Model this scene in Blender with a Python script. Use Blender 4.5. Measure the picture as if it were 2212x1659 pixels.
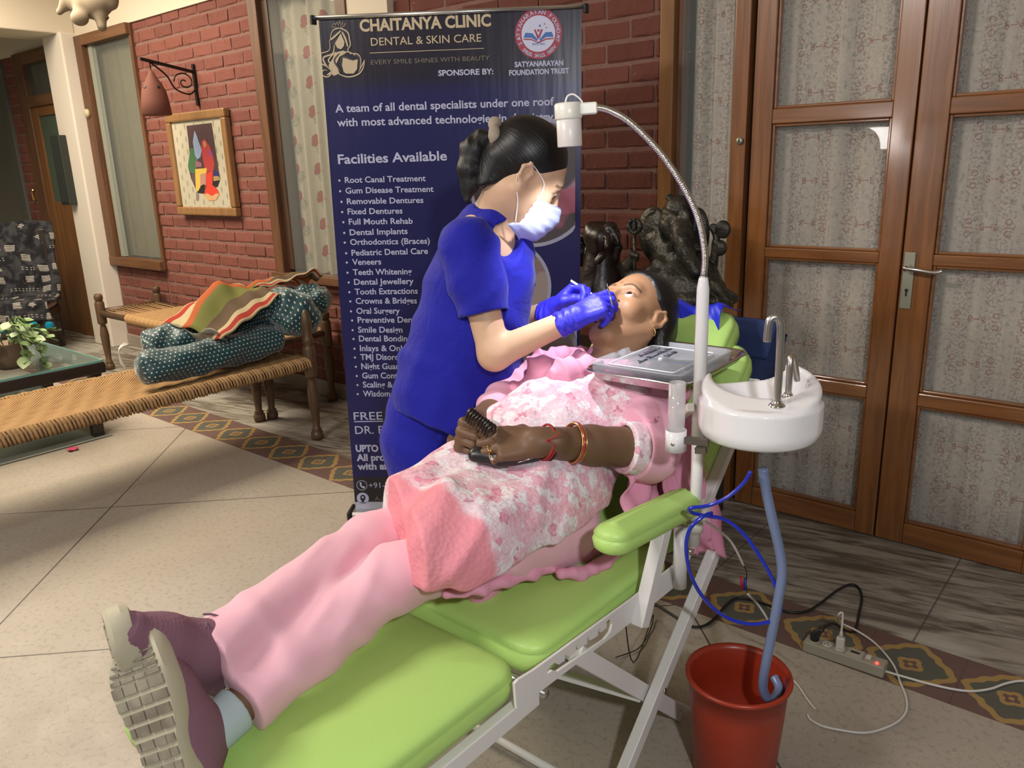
# Outdoor-veranda dental check-up scene. World: X along the long back wall, +Y towards it, Z up, metres.
import bpy, bmesh, math, random
import numpy as np
from mathutils import Vector, Matrix, Euler
random.seed(7); np.random.seed(7)
for o in list(bpy.data.objects): bpy.data.objects.remove(o)
scene = bpy.context.scene
COL = scene.collection
PI = math.pi
# ------------------------------------------------------------------ camera
F_PX, PITCH, ROLL, YAW, CAM_H = 1713.2, 0.272974, -0.0320155, 0.702574, 1.42
CX, CY = 1106.0, 829.5
FW = np.array([-math.sin(YAW)*math.cos(PITCH), math.cos(YAW)*math.cos(PITCH), -math.sin(PITCH)])
_rt = np.array([math.cos(YAW), math.sin(YAW), 0.0]); _up = np.cross(_rt, FW)
RT = _rt*math.cos(ROLL)+_up*math.sin(ROLL); UP = _up*math.cos(ROLL)-_rt*math.sin(ROLL)
cam_d = bpy.data.cameras.new('camera'); cam = bpy.data.objects.new('camera', cam_d); COL.objects.link(cam)
cam_d.sensor_fit = 'HORIZONTAL'; cam_d.sensor_width = 36.0; cam_d.lens = 36.0*F_PX/2212.0
cam_d.clip_start = 0.02; cam_d.clip_end = 60
cam.matrix_world = Matrix(((RT[0], UP[0], -FW[0], 0), (RT[1], UP[1], -FW[1], 0), (RT[2], UP[2], -FW[2], CAM_H), (0, 0, 0, 1)))
scene.camera = cam
# ------------------------------------------------------------------ world, lights, exposure
world = bpy.data.worlds.new('world'); scene.world = world; world.use_nodes = True
world.node_tree.nodes['Background'].inputs[0].default_value = (1.0, 0.94, 0.86, 1)
world.node_tree.nodes['Background'].inputs[1].default_value = 0.12
def area(name, loc, target, size, power, color, sy=None):
    d = bpy.data.lights.new(name, 'AREA'); d.energy = power; d.color = color; d.size = size
    if sy: d.shape = 'RECTANGLE'; d.size_y = sy
    o = bpy.data.objects.new(name, d); COL.objects.link(o); o.location = loc
    o.rotation_euler = (Vector(target)-Vector(loc)).to_track_quat('-Z', 'Y').to_euler(); return o
area('ceiling_tubes_left', (-5.4, 1.35, 2.98), (-5.35, 1.35, 0), 1.4, 165, (1.0, 0.86, 0.67), 2.4)
area('ceiling_tube_near', (-2.0, -0.9, 2.78), (-1.5, 1.3, 0.4), 0.9, 48, (1.0, 0.94, 0.88), 0.12)
area('side_lamp', (0.75, -0.25, 2.05), (-1.0, 1.4, 0.6), 0.12, 26, (0.95, 0.96, 1.0))
area('veranda_wall_lamp', (-2.1, -1.55, 1.52), (-.8, 3.0, 1.4), 0.42, 9, (1.0, 0.95, 0.9), .18)
sp = bpy.data.lights.new('exam_beam', 'SPOT'); sp.energy = 16; sp.color = (0.93, 0.93, 1.0); sp.spot_size = math.radians(96); sp.spot_blend = 0.85; sp.shadow_soft_size = 0.012
spo = bpy.data.objects.new('exam_beam', sp); COL.objects.link(spo)
spo.location = (-1.13, 1.545, 1.445); spo.rotation_euler = (Vector((-1.20, 1.70, 0.95))-Vector(spo.location)).to_track_quat('-Z', 'Y').to_euler()
vs = scene.view_settings
vs.view_transform = 'Standard'; vs.look = 'None'; vs.exposure = 0.16; vs.gamma = 1.0; vs.use_curve_mapping = False
# ------------------------------------------------------------------ measuring helpers (turn a photo pixel into a point on a real plane)
def ray(px, py): return RT*(px-CX)/F_PX - UP*(py-CY)/F_PX + FW
ORG = np.array([0, 0, CAM_H])
def onz(px, py, z=0.0): d = ray(px, py); return Vector(ORG+d*((z-CAM_H)/d[2]))
def onx(px, py, x): d = ray(px, py); return Vector(ORG+d*(x/d[0]))
def ony(px, py, y): d = ray(px, py); return Vector(ORG+d*(y/d[1]))
def ond(px, py, dep): return Vector(ORG+ray(px, py)*dep)
def onplane(px, py, p, n): d = Vector(ray(px, py)); o = Vector(ORG); return o+d*((Vector(p)-o).dot(n)/d.dot(n))
V = Vector
# ------------------------------------------------------------------ node expressions
class E:
    def __init__(s, nt, k): s.nt = nt; s.k = k
    def _m(s, op, *a, clamp=False):
        n = s.nt.nodes.new('ShaderNodeMath'); n.operation = op; n.use_clamp = clamp
        for i, v in enumerate((s,)+a):
            if isinstance(v, E): s.nt.links.new(v.k, n.inputs[i])
            else: n.inputs[i].default_value = v
        return E(s.nt, n.outputs[0])
    def __add__(s, o): return s._m('ADD', o)
    __radd__ = __add__
    def __sub__(s, o): return s._m('SUBTRACT', o)
    def __rsub__(s, o): return (s*-1.0)+o
    def __mul__(s, o): return s._m('MULTIPLY', o)
    __rmul__ = __mul__
    def __truediv__(s, o): return s._m('DIVIDE', o)
    def fract(s): return s._m('FRACT')
    def floor(s): return s._m('FLOOR')
    def abs(s): return s._m('ABSOLUTE')
    def sqrt(s): return s._m('SQRT')
    def sin(s): return s._m('SINE')
    def gt(s, v): return s._m('GREATER_THAN', v)
    def lt(s, v): return s._m('LESS_THAN', v)
    def mx(s, v): return s._m('MAXIMUM', v)
    def mn(s, v): return s._m('MINIMUM', v)
    def pw(s, v): return s._m('POWER', v)
    def clamp(s): return s._m('ADD', 0.0, clamp=True)
    def at2(s, o): return s._m('ARCTAN2', o)
    def mod(s, v): return s._m('FLOORED_MODULO', v)
    def step(s, a, b):          # smoothstep a..b
        n = s.nt.nodes.new('ShaderNodeMapRange'); n.interpolation_type = 'SMOOTHSTEP'; s.nt.links.new(s.k, n.inputs[0])
        n.inputs[1].default_value = a; n.inputs[2].default_value = b; return E(s.nt, n.outputs[0])
def hyp(a, b): return (a*a+b*b).sqrt()
class M:
    """Principled material with small node language."""
    def __init__(s, name, col=(.8, .8, .8), rough=.5, metal=0.0, spec=None, **kw):
        s.m = bpy.data.materials.new(name); s.m.use_nodes = True; s.nt = s.m.node_tree
        s.b = s.nt.nodes['Principled BSDF']
        s.b.inputs['Base Color'].default_value = (*col, 1); s.b.inputs['Roughness'].default_value = rough
        s.b.inputs['Metallic'].default_value = metal
        if spec is not None: s.b.inputs['Specular IOR Level'].default_value = spec
        for k, v in kw.items(): s.b.inputs[k.replace('_', ' ')].default_value = v
        s.m.diffuse_color = (*col, 1)
    def n(s, t): return s.nt.nodes.new(t)
    def coord(s, kind='Object'):
        t = s.n('ShaderNodeTexCoord'); x = s.n('ShaderNodeSeparateXYZ'); s.nt.links.new(t.outputs[kind], x.inputs[0])
        s.vec = t.outputs[kind]; return tuple(E(s.nt, x.outputs[i]) for i in range(3))
    def world(s):
        t = s.n('ShaderNodeNewGeometry'); x = s.n('ShaderNodeSeparateXYZ'); s.nt.links.new(t.outputs['Position'], x.inputs[0])
        s.vec = t.outputs['Position']; return tuple(E(s.nt, x.outputs[i]) for i in range(3))
    def combine(s, a, b, c):
        n = s.n('ShaderNodeCombineXYZ')
        for i, v in enumerate((a, b, c)):
            if isinstance(v, E): s.nt.links.new(v.k, n.inputs[i])
            else: n.inputs[i].default_value = v
        return n.outputs[0]
    def noise(s, scale, detail=3, vec=None, rough=.55, dist=0):
        n = s.n('ShaderNodeTexNoise'); n.inputs['Scale'].default_value = scale; n.inputs['Detail'].default_value = detail
        n.inputs['Roughness'].default_value = rough; n.inputs['Distortion'].default_value = dist
        s.nt.links.new(vec if vec is not None else s.vec, n.inputs['Vector']); return E(s.nt, n.outputs[0])
    def voro(s, scale, vec=None, feature='F1', out='Distance', rnd=1.0):
        n = s.n('ShaderNodeTexVoronoi'); n.inputs['Scale'].default_value = scale; n.feature = feature; n.inputs['Randomness'].default_value = rnd
        s.nt.links.new(vec if vec is not None else s.vec, n.inputs['Vector']); return E(s.nt, n.outputs[out])
    def rnd(s): n = s.n('ShaderNodeObjectInfo'); return E(s.nt, n.outputs['Random'])
    def mix(s, f, a, b):
        n = s.n('ShaderNodeMix'); n.data_type = 'RGBA'
        for v, i in ((f, 0), (a, 6), (b, 7)):
            if isinstance(v, E): s.nt.links.new(v.k, n.inputs[i])
            elif isinstance(v, bpy.types.NodeSocket): s.nt.links.new(v, n.inputs[i])
            elif i == 0: n.inputs[i].default_value = v
            else: n.inputs[i].default_value = (*v, 1)
        return n.outputs[2]
    def attr(s, name='Col'):
        n = s.n('ShaderNodeAttribute'); n.attribute_name = name; return n.outputs['Color']
    def color(s, k): s.nt.links.new(k, s.b.inputs['Base Color']); return s
    def set(s, inp, e): s.nt.links.new(e.k if isinstance(e, E) else e, s.b.inputs[inp]); return s
    def bump(s, h, dist=.002, strength=1.0):
        n = s.n('ShaderNodeBump'); n.inputs['Distance'].default_value = dist; n.inputs['Strength'].default_value = strength
        s.nt.links.new(h.k, n.inputs['Height']); s.nt.links.new(n.outputs[0], s.b.inputs['Normal']); return s
# ------------------------------------------------------------------ object helpers
def link(o, parent=None):
    COL.objects.link(o)
    if parent: o.parent = parent
    return o
def meshobj(name, verts, faces, mat, parent=None, smooth=False, mats=None, fm=None):
    me = bpy.data.meshes.new(name); me.from_pydata([tuple(v) for v in verts], [], faces); me.update()
    for m in ([mat] if mats is None else mats): me.materials.append(m.m if isinstance(m, M) else m)
    if fm is not None: me.polygons.foreach_set('material_index', fm)
    if smooth: me.polygons.foreach_set('use_smooth', [True]*len(me.polygons))
    return link(bpy.data.objects.new(name, me), parent)
def fast_mesh(name, v, q, mat, parent=None, smooth=True, cols=None):
    me = bpy.data.meshes.new(name); me.vertices.add(len(v)); me.vertices.foreach_set('co', np.asarray(v, np.float32).ravel())
    n = len(q); me.loops.add(n*4); me.loops.foreach_set('vertex_index', np.asarray(q, np.int32).ravel())
    me.polygons.add(n); me.polygons.foreach_set('loop_start', np.arange(0, 4*n, 4, dtype=np.int32)); me.polygons.foreach_set('loop_total', np.full(n, 4, np.int32))
    if smooth: me.polygons.foreach_set('use_smooth', np.ones(n, bool))
    me.update(calc_edges=True)
    if cols is not None:
        a = me.color_attributes.new('Col', 'FLOAT_COLOR', 'POINT'); c = np.ones((len(v), 4), np.float32); c[:, :3] = cols; a.data.foreach_set('color', c.ravel())
    me.materials.append(mat.m if isinstance(mat, M) else mat)
    return link(bpy.data.objects.new(name, me), parent)
def tag(o, label=None, cat=None, group=None, kind=None):
    if label: o['label'] = label
    if cat: o['category'] = cat
    if group: o['group'] = group
    if kind: o['kind'] = kind
    return o
def empty(name, loc=(0, 0, 0), label=None, cat=None, group=None, rot=(0, 0, 0), parent=None):
    o = bpy.data.objects.new(name, None); o.empty_display_size = .05; link(o, parent); o.location = loc; o.rotation_euler = rot
    return tag(o, label, cat, group)
class B:
    """collects shapes in one mesh"""
    def __init__(s): s.v = []; s.f = []; s.mi = []; s.cur = 0
    def add(s, vs, fs):
        k = len(s.v); s.v += [V(p) for p in vs]; s.f += [[i+k for i in f] for f in fs]; s.mi += [s.cur]*len(fs); return s
    def box(s, c, d, R=None, bev=0.0):
        c = V(c); hx, hy, hz = d[0]/2, d[1]/2, d[2]/2
        if bev <= 0:
            vs = [V((x, y, z)) for x in (-hx, hx) for y in (-hy, hy) for z in (-hz, hz)]
            fs = [[0, 1, 3, 2], [4, 6, 7, 5], [0, 4, 5, 1], [2, 3, 7, 6], [0, 2, 6, 4], [1, 5, 7, 3]]
        else:
            b = min(bev, hx*.99, hy*.99, hz*.99); vs = []; 
            for sx in (-1, 1):
                for sy in (-1, 1):
                    for sz in (-1, 1):
                        vs += [V((sx*hx, sy*(hy-b), sz*(hz-b))), V((sx*(hx-b), sy*hy, sz*(hz-b))), V((sx*(hx-b), sy*(hy-b), sz*hz))]
            def ix(a, bb, cc, k): return ((a > 0)*4+(bb > 0)*2+(cc > 0))*3+k
            fs = []
            for a in (-1, 1):
                q = [ix(a, -1, -1, 0), ix(a, 1, -1, 0), ix(a, 1, 1, 0), ix(a, -1, 1, 0)]; fs.append(q if a > 0 else q[::-1])
                q = [ix(-1, a, -1, 1), ix(-1, a, 1, 1), ix(1, a, 1, 1), ix(1, a, -1, 1)]; fs.append(q if a > 0 else q[::-1])
                q = [ix(-1, -1, a, 2), ix(1, -1, a, 2), ix(1, 1, a, 2), ix(-1, 1, a, 2)]; fs.append(q if a > 0 else q[::-1])
            for a in (-1, 1):
                for bb in (-1, 1):
                    for (i, j, f2) in (((a, bb, -1), (a, bb, 1), (0, 1)), ((a, -1, bb), (a, 1, bb), (0, 2)), ((-1, a, bb), (1, a, bb), (1, 2))):
                        fs.append([ix(*i, f2[0]), ix(*j, f2[0]), ix(*j, f2[1]), ix(*i, f2[1])])
                    for cc in (-1, 1): fs.append([ix(a, bb, cc, 0), ix(a, bb, cc, 1), ix(a, bb, cc, 2)])
        if R is not None: vs = [R @ v for v in vs]
        return s.add([v+c for v in vs], fs)
    def bb(s, lo, hi, bev=0.0):
        lo, hi = V(lo), V(hi); return s.box((lo+hi)/2, [abs(q) for q in (hi-lo)], None, bev)
    def bar(s, a, b, w, h, up=(0, 0, 1), bev=0.0):      # rectangular bar from a to b, w across, h along 'up'
        a, b = V(a), V(b); z = (b-a).normalized(); x = V(up).cross(z)
        if x.length < 1e-4: x = V((1, 0, 0))
        x.normalize(); y = z.cross(x); R = Matrix((x, y, z)).transposed()
        return s.box((a+b)/2, (w, h, (b-a).length), R, bev)
    def tube(s, pts, r, n=10, caps=True, closed=False):
        P = [V(p) for p in pts]; m = len(P); rs = r if isinstance(r, (list, tuple)) else [r]*m; vs = []
        t0 = (P[1]-P[0]).normalized(); nrm = t0.orthogonal().normalized()
        for i in range(m):
            if closed: t = (P[(i+1) % m]-P[i-1]).normalized()
            else: t = (P[min(i+1, m-1)]-P[max(i-1, 0)]).normalized()
            nrm = (nrm-t*nrm.dot(t)).normalized(); bn = t.cross(nrm)
            for k in range(n): a = 2*PI*k/n; vs.append(P[i]+(nrm*math.cos(a)+bn*math.sin(a))*rs[i])
        fs = []
        for i in range(m if closed else m-1):
            j = (i+1) % m
            for k in range(n): fs.append([i*n+k, i*n+(k+1) % n, j*n+(k+1) % n, j*n+k])
        if caps and not closed: fs.append(list(range(n))[::-1]); fs.append([(m-1)*n+k for k in range(n)])
        return s.add(vs, fs)
    def lathe(s, prof, c=(0, 0, 0), n=24, R=None, sx=1, sy=1):   # prof: (r,z)
        vs = []; c = V(c)
        for r, z in prof:
            for k in range(n):
                a = 2*PI*k/n; v = V((r*math.cos(a)*sx, r*math.sin(a)*sy, z)); vs.append((R @ v if R else v)+c)
        fs = [[i*n+k, i*n+(k+1) % n, (i+1)*n+(k+1) % n, (i+1)*n+k] for i in range(len(prof)-1) for k in range(n)]
        if prof[0][0] > 1e-5: fs.append(list(range(n))[::-1])
        if prof[-1][0] > 1e-5: fs.append([(len(prof)-1)*n+k for k in range(n)])
        return s.add(vs, fs)
    def prism(s, poly, mp, t):        # 2D polygon, mp(u,v,w) -> point, thickness t
        n = len(poly); vs = [mp(u, v, 0) for u, v in poly]+[mp(u, v, t) for u, v in poly]
        fs = [list(range(n))[::-1], [n+i for i in range(n)]]+[[i, (i+1) % n, n+(i+1) % n, n+i] for i in range(n)]
        return s.add(vs, fs)
    def grid(s, fn, nu, nv):
        vs = [fn(i/nu, j/nv) for i in range(nu+1) for j in range(nv+1)]
        return s.add(vs, [[i*(nv+1)+j, (i+1)*(nv+1)+j, (i+1)*(nv+1)+j+1, i*(nv+1)+j+1] for i in range(nu) for j in range(nv)])
    def build(s, name, mat, parent=None, smooth=False, mats=None, solid=0, sub=0, bevel=0):
        o = meshobj(name, s.v, s.f, mat, parent, smooth, mats, s.mi if mats else None)
        if solid: m = o.modifiers.new('s', 'SOLIDIFY'); m.thickness = solid; m.offset = 0
        if bevel: m = o.modifiers.new('b', 'BEVEL'); m.width = bevel; m.segments = 2; m.limit_method = 'ANGLE'
        if sub: m = o.modifiers.new('u', 'SUBSURF'); m.levels = sub; m.render_levels = sub
        return o
def smooth_pts(pts, n=6):
    P = [V(p) for p in pts]; out = []
    for i in range(len(P)-1):
        a, b, c, d = P[max(i-1, 0)], P[i], P[i+1], P[min(i+2, len(P)-1)]
        for k in range(n):
            t = k/n; out.append(.5*((2*b)+(c-a)*t+(2*a-5*b+4*c-d)*t*t+(3*b-a-3*c+d)*t**3))
    return out+[P[-1]]
def mk(name, fn, mat, parent=None, smooth=False, **kw):
    b = B(); fn(b); return b.build(name, mat, parent, smooth, **kw)
def copy_tree(o, parent=None):
    c = o.copy(); COL.objects.link(c); c.parent = parent
    for ch in list(o.children): copy_tree(ch, c)
    return c
# ------------------------------------------------------------------ signed-distance modelling (one continuous surface)
class SDF:
    def __init__(s): s.p = []
    def cone(s, a, b, ra, rb=None, k=.02, op=1): s.p.append(('c', np.array(a, float), np.array(b, float), ra, ra if rb is None else rb, k, op)); return s
    def chain(s, pts, rs, k=.02, op=1):
        for i in range(len(pts)-1): s.cone(pts[i], pts[i+1], rs[i], rs[i+1], k, op)
        return s
    def ell(s, c, r, R=None, k=.02, op=1): s.p.append(('e', np.array(c, float), np.array(r, float), np.eye(3) if R is None else np.array(R, float), 0, k, op)); return s
    def box(s, c, h, R=None, rd=.01, k=.02, op=1): s.p.append(('b', np.array(c, float), np.array(h, float), np.eye(3) if R is None else np.array(R, float), rd, k, op)); return s
    def plane(s, c, n, k=.002): s.p.append(('p', np.array(c, float), np.array(n, float)/np.linalg.norm(n), None, 0, k, -1)); return s
    @staticmethod
    def prim(P, q):
        t = q[0]
        if t == 'c':
            a, b, ra, rb = q[1:5]; ba = b-a; L2 = max(ba@ba, 1e-12); h = np.clip(((P-a)@ba)/L2, 0, 1)
            d = P-a-h[..., None]*ba; return np.sqrt((d*d).sum(-1))-(ra+(rb-ra)*h)
        if t == 'e':
            l = (P-q[1])@q[3]; r = q[2]; k0 = np.sqrt(((l/r)**2).sum(-1)); k1 = np.sqrt(((l/(r*r))**2).sum(-1)); return k0*(k0-1)/np.maximum(k1, 1e-9)
        if t == 'b':
            l = np.abs((P-q[1])@q[3])-(q[2]-q[4]); return np.sqrt((np.maximum(l, 0)**2).sum(-1))+np.minimum(l.max(-1), 0)-q[4]
        return -((P-q[1])@q[2])     # half space cut: removes the side the normal points to
    def bounds(s):
        lo = np.full(3, 1e9); hi = -lo
        for q in s.p:
            if q[6] < 0: continue
            if q[0] == 'c':
                for c, r in ((q[1], q[3]), (q[2], q[4])): lo = np.minimum(lo, c-r); hi = np.maximum(hi, c+r)
            elif q[0] == 'e': R = np.abs(q[3])@q[2]; lo = np.minimum(lo, q[1]-R); hi = np.maximum(hi, q[1]+R)
            elif q[0] == 'b': R = np.abs(q[3])@q[2]; lo = np.minimum(lo, q[1]-R); hi = np.maximum(hi, q[1]+R)
        return lo-.03, hi+.03
    def ev(s, P, idx=None):
        D = np.full(P.shape[:-1], .2)
        for i in (range(len(s.p)) if idx is None else idx):
            q = s.p[i]; d = s.prim(P, q); k = q[5]
            if q[6] > 0:
                h = np.maximum(k-np.abs(D-d), 0)/k; D = np.minimum(D, d)-h*h*k*.25
            else:
                d = -d; h = np.maximum(k-np.abs(D-d), 0)/k; D = np.maximum(D, d)+h*h*k*.25
        return D
    def mesh(s, res, disp=None, lo=None, hi=None, amp=0):
        if lo is None: lo, hi = s.bounds()
        nb = 12; n = np.ceil((hi-lo)/(res*nb)).astype(int)*nb+1
        G = np.full(n, .2, np.float32); bl = (n-1)//nb; half = res*nb*.5*1.7321
        cs = np.stack(np.meshgrid(*[lo[i]+(np.arange(bl[i])+.5)*nb*res for i in range(3)], indexing='ij'), -1)
        pd = np.stack([s.prim(cs, q) for q in s.p], 0)
        add = np.array([q[6] > 0 for q in s.p]); ks = np.array([q[5] for q in s.p])
        base = s.ev(cs)
        off = np.stack(np.meshgrid(*[np.arange(nb+1)*res]*3, indexing='ij'), -1)
        for I in np.argwhere(base <= -(half*1.35+amp+.012)):
            sl = tuple(slice(I[t]*nb, I[t]*nb+nb+1) for t in range(3)); G[sl] = -.2
        for I in np.argwhere(np.abs(base) < half*1.35+amp+.012):
            I = tuple(I); d = pd[(slice(None),)+I]
            dm = d[add].min() if add.any() else 0
            idx = [j for j in range(len(s.p)) if (add[j] and d[j] < dm+2*half+ks[j]+.01) or (not add[j] and d[j] < half*1.3+ks[j]+.01)]
            o = lo+np.array(I)*nb*res; P = off+o; val = s.ev(P, idx)
            if disp is not None:
                nr = np.abs(val) < amp+2.5*res
                if nr.any(): val[nr] -= disp(P[nr])
            sl = tuple(slice(I[a]*nb, I[a]*nb+nb+1) for a in range(3)); G[sl] = val
        return surface_nets(G, lo, res)
def surface_nets(G, lo, res):
    neg = G < 0; nx, ny, nz = G.shape
    cs = sum(neg[i:nx-1+i, j:ny-1+j, k:nz-1+k].astype(np.int8) for i in (0, 1) for j in (0, 1) for k in (0, 1))
    act = (cs > 0) & (cs < 8); ids = np.argwhere(act)
    num = np.full(act.shape, -1, np.int64); num[act] = np.arange(len(ids))
    acc = np.zeros((len(ids), 3)); cnt = np.zeros(len(ids))
    x, y, z = ids.T
    for ax in range(3):
        for u in (0, 1):
            for w in (0, 1):
                o = [0, 0, 0]; oth = [a for a in range(3) if a != ax]; o[oth[0]] = u; o[oth[1]] = w
                o2 = list(o); o2[ax] = 1
                g0 = G[x+o[0], y+o[1], z+o[2]].astype(float); g1 = G[x+o2[0], y+o2[1], z+o2[2]].astype(float)
                m = (g0 < 0) != (g1 < 0); t = np.where(m, g0/np.where(m, g0-g1, 1), 0)
                p = np.tile(np.array(o, float), (len(ids), 1)); p[:, ax] = t
                acc[m] += p[m]; cnt[m] += 1
    v = lo+(ids+acc/cnt[:, None])*res; quads = []
    for ax in range(3):
        a, b = [i for i in range(3) if i != ax]
        sl0 = [slice(1, -1)]*3; sl0[ax] = slice(0, -1); s1 = list(sl0); s1[ax] = slice(1, None)
        g0 = neg[tuple(sl0)]; g1 = neg[tuple(s1)]; e = np.argwhere(g0 != g1); 
        if len(e) == 0: continue
        base = e.copy(); base[:, a] += 1; base[:, b] += 1
        def c(da, db):
            q = base.copy(); q[:, a] += da; q[:, b] += db; return num[q[:, 0], q[:, 1], q[:, 2]]
        Q = np.stack([c(-1, -1), c(0, -1), c(0, 0), c(-1, 0)], 1)
        flip = g0[tuple(e.T)] if ax != 1 else ~g0[tuple(e.T)]
        Q[~flip] = Q[~flip][:, ::-1]; quads.append(Q)
    q = np.concatenate(quads); q = q[(q >= 0).all(1)]
    return v, q
def folds(P, d, f, seed=0, warp=1.0, sharp=1.6):
    """irregular cloth creases running across direction d (0..1 ridges)"""
    d = np.asarray(d, float); d = d/np.linalg.norm(d); w = vnoise(P, f*.35, seed)*2.2*warp+vnoise(P, f*.9, seed+1)*.7*warp
    r = .5+.5*np.sin((P@d)*f*1.5+w); a = np.clip(.55+1.1*vnoise(P, f*.4, seed+2), 0, 1); return r**sharp*a
def vnoise(P, sc, seed=0):
    """cheap smooth pseudo-noise from sines"""
    r = np.random.RandomState(seed); out = 0
    for i in range(4):
        d = r.randn(3); d /= np.linalg.norm(d); out = out+np.sin((P@d)*sc*(.7+.25*i)+r.rand()*6.28+1.3*np.sin((P@d[[1, 2, 0]])*sc*.6+i))
    return out/4
# ================================================================== THE SETTING
YW = 3.014                                   # face plane of the long wall
def wood(name, c1, c2, rough=.35, axis='z', sc=1.0, coat=.25):
    m = M(name, c1, rough); x, y, z = m.coord()
    v = m.combine(x*(30*sc), y*(30*sc), z*(2.2*sc)) if axis == 'z' else m.combine(x*(2.2*sc), y*(30*sc), z*(30*sc)) if axis == 'x' else m.combine(x*(30*sc), y*(2.2*sc), z*(30*sc))
    n = m.noise(1.0, 4, v, .6, .6); m.color(m.mix(n.step(.3, .72), c1, c2)); m.b.inputs['Coat Weight'].default_value = coat; m.b.inputs['Coat Roughness'].default_value = .12
    m.bump(n, .0006); return m
W_DOOR = wood('teak_upright', (.27, .105, .031), (.165, .060, .017), .3, coat=.6)
W_DOORX = wood('teak_rail', (.27, .105, .031), (.165, .060, .017), .3, 'x', coat=.6)
W_WARM = wood('teak_yellow', (.24, .105, .026), (.17, .070, .018), .4)
W_OLD = wood('old_frame_wood', (.145, .062, .026), (.085, .036, .017), .5, coat=.05)
W_OLDX = wood('old_frame_wood_rail', (.17, .075, .032), (.10, .043, .019), .5, 'x', coat=.05)
W_DARK = wood('dark_stained_wood', (.030, .018, .013), (.017, .010, .008), .38, 'y')
PLASTER = M('cream_plaster', (.62, .545, .43), .85); _c = PLASTER.coord(); PLASTER.bump(PLASTER.noise(60), .0015, .4)
PILLAR = M('white_pillar_paint', (.66, .60, .52), .7); _c = PILLAR.coord(); PILLAR.bump(PILLAR.noise(40), .001, .4)
def glass_mat(name, tint=(.85, .9, .88), alpha=.16, rough=.02):
    m = M(name, tint, rough); m.b.inputs['Alpha'].default_value = alpha; m.b.inputs['Specular IOR Level'].default_value = 1.0
    m.b.inputs['Coat Weight'].default_value = 1.0; m.b.inputs['Coat Roughness'].default_value = .01; return m
GLASS = glass_mat('window_glass', (.6, .65, .63), .08)
# ---- floor: one slab mesh whose material lays terrazzo, the patterned border tiles and the streaked marble
def floor_mat():
    m = M('terrazzo_border_marble', (.5, .45, .4), .32); x, y, z = m.world()
    # terrazzo
    big = m.noise(1.3, 4); chips = m.voro(95, out='Color'); sp = m.voro(150); n1 = m.noise(55, 3)
    base = m.mix(big.step(.3, .7), (.36, .315, .255), (.43, .385, .325))
    cc = m.voro(70, out='Distance'); base = m.mix((n1.step(.5, .66))*.42, base, (.25, .205, .155))
    base = m.mix(sp.lt(.16)*n1.gt(.52), base, (.70, .64, .54)); base = m.mix(cc.lt(.12)*n1.lt(.44), base, (.40, .20, .09))
    u = ((x+y+2.15)/1.6); w = ((x-y)/1.6)
    ju = (((u+.5).fract()-.5).abs()*1.6); jw = (((w+.5).fract()-.5).abs()*1.6)
    base = m.mix(ju.mn(jw).lt(.0045), base, (.10, .085, .07))
    # border tiles (quarter-metre cells)
    cx = ((x+.917)/.25+.5).fract()-.5; cy = (y-2.2175)/.25
    r = hyp(cx, cy); th = cy.at2(cx)
    qf = r-(((th*2.0).sin().abs())*-.10+.40)           # quatrefoil outline, lobes along the axes
    wav = ((th*12.0).sin())*.012
    maroon = m.mix(m.noise(14), (.165, .095, .082), (.12, .075, .066)); grn = m.mix(m.noise(9), (.115, .118, .095), (.085, .088, .07))
    och = (.36, .235, .085)
    t = m.mix((qf+wav).lt(.085), maroon, och); t = m.mix((qf+wav).lt(.0), t, grn)
    ring = (r+((th*4.0).sin())*.018); t = m.mix(ring.lt(.135), t, och); t = m.mix(ring.lt(.075), t, maroon); t = m.mix(r.lt(.03), t, och)
    edge = (cx.abs()-.5).abs(); t = m.mix(edge.lt(.006)*.6, t, (.07, .05, .04))
    # marble strip against the wall
    v = m.combine(x*.9+y*2.2, y*9.0-x*2.2, z); st = m.noise(2.3, 6, v, .62, .9); st2 = m.noise(5.5, 5, v, .6, .5)
    mar = m.mix(st.step(.36, .62), (.12, .10, .078), (.37, .34, .285)); mar = m.mix(st2.step(.58, .72)*.75, mar, (.07, .058, .046))
    pt = ((m.combine(x, y, z)))
    wh = m.noise(1.7, 1, pt).step(.56, .60); mar = m.mix(wh*.5, mar, (.52, .50, .45))
    jm = ((x+.44)/.66+.5).fract()-.5; mar = m.mix((jm.abs()*.66).lt(.003)*.7, mar, (.07, .06, .05))
    c = m.mix(y.gt(2.095), base, t); c = m.mix(y.gt(2.34), c, mar)
    c = m.mix(x.lt(-4.50)*y.lt(1.79), c, m.mix(m.noise(3), (.40, .43, .37), (.34, .37, .31)))
    c = m.mix((x+4.49).abs().lt(.012)*y.lt(1.79), c, (.07, .065, .055))
    m.color(c); m.set('Roughness', m.noise(8)*.25+.36); m.bump(ju.mn(jw).step(0, .006), .001, .5); return m
FLOOR = floor_mat()
tag(mk('floor', lambda b: b.bb((-11, -4, -.1), (3.2, YW+.35, 0)), FLOOR), kind='structure')
tag(mk('ceiling', lambda b: b.bb((-11, -4, 3.02), (3.2, YW+.5, 3.1)), PLASTER), kind='structure')
tag(mk('wall_left', lambda b: b.bb((-11.1, -4, 0), (-11, YW+.4, 3.1)), PLASTER), kind='structure')
tag(mk('wall_top', lambda b: b.bb((-11, YW-.02, 2.46), (3.2, YW+.16, 3.02)).bb((-3.576, YW-.045, .1), (-3.26, YW+.10, 2.46)), PLASTER), kind='structure')   # lintel strip + white pilaster
tag(mk('trim_1', lambda b: b.bb((-7.34, .6, 2.48), (-6.90, YW-.02, 3.02)), PLASTER, bevel=.01), kind='structure')    # beam running out from the pillar
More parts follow.
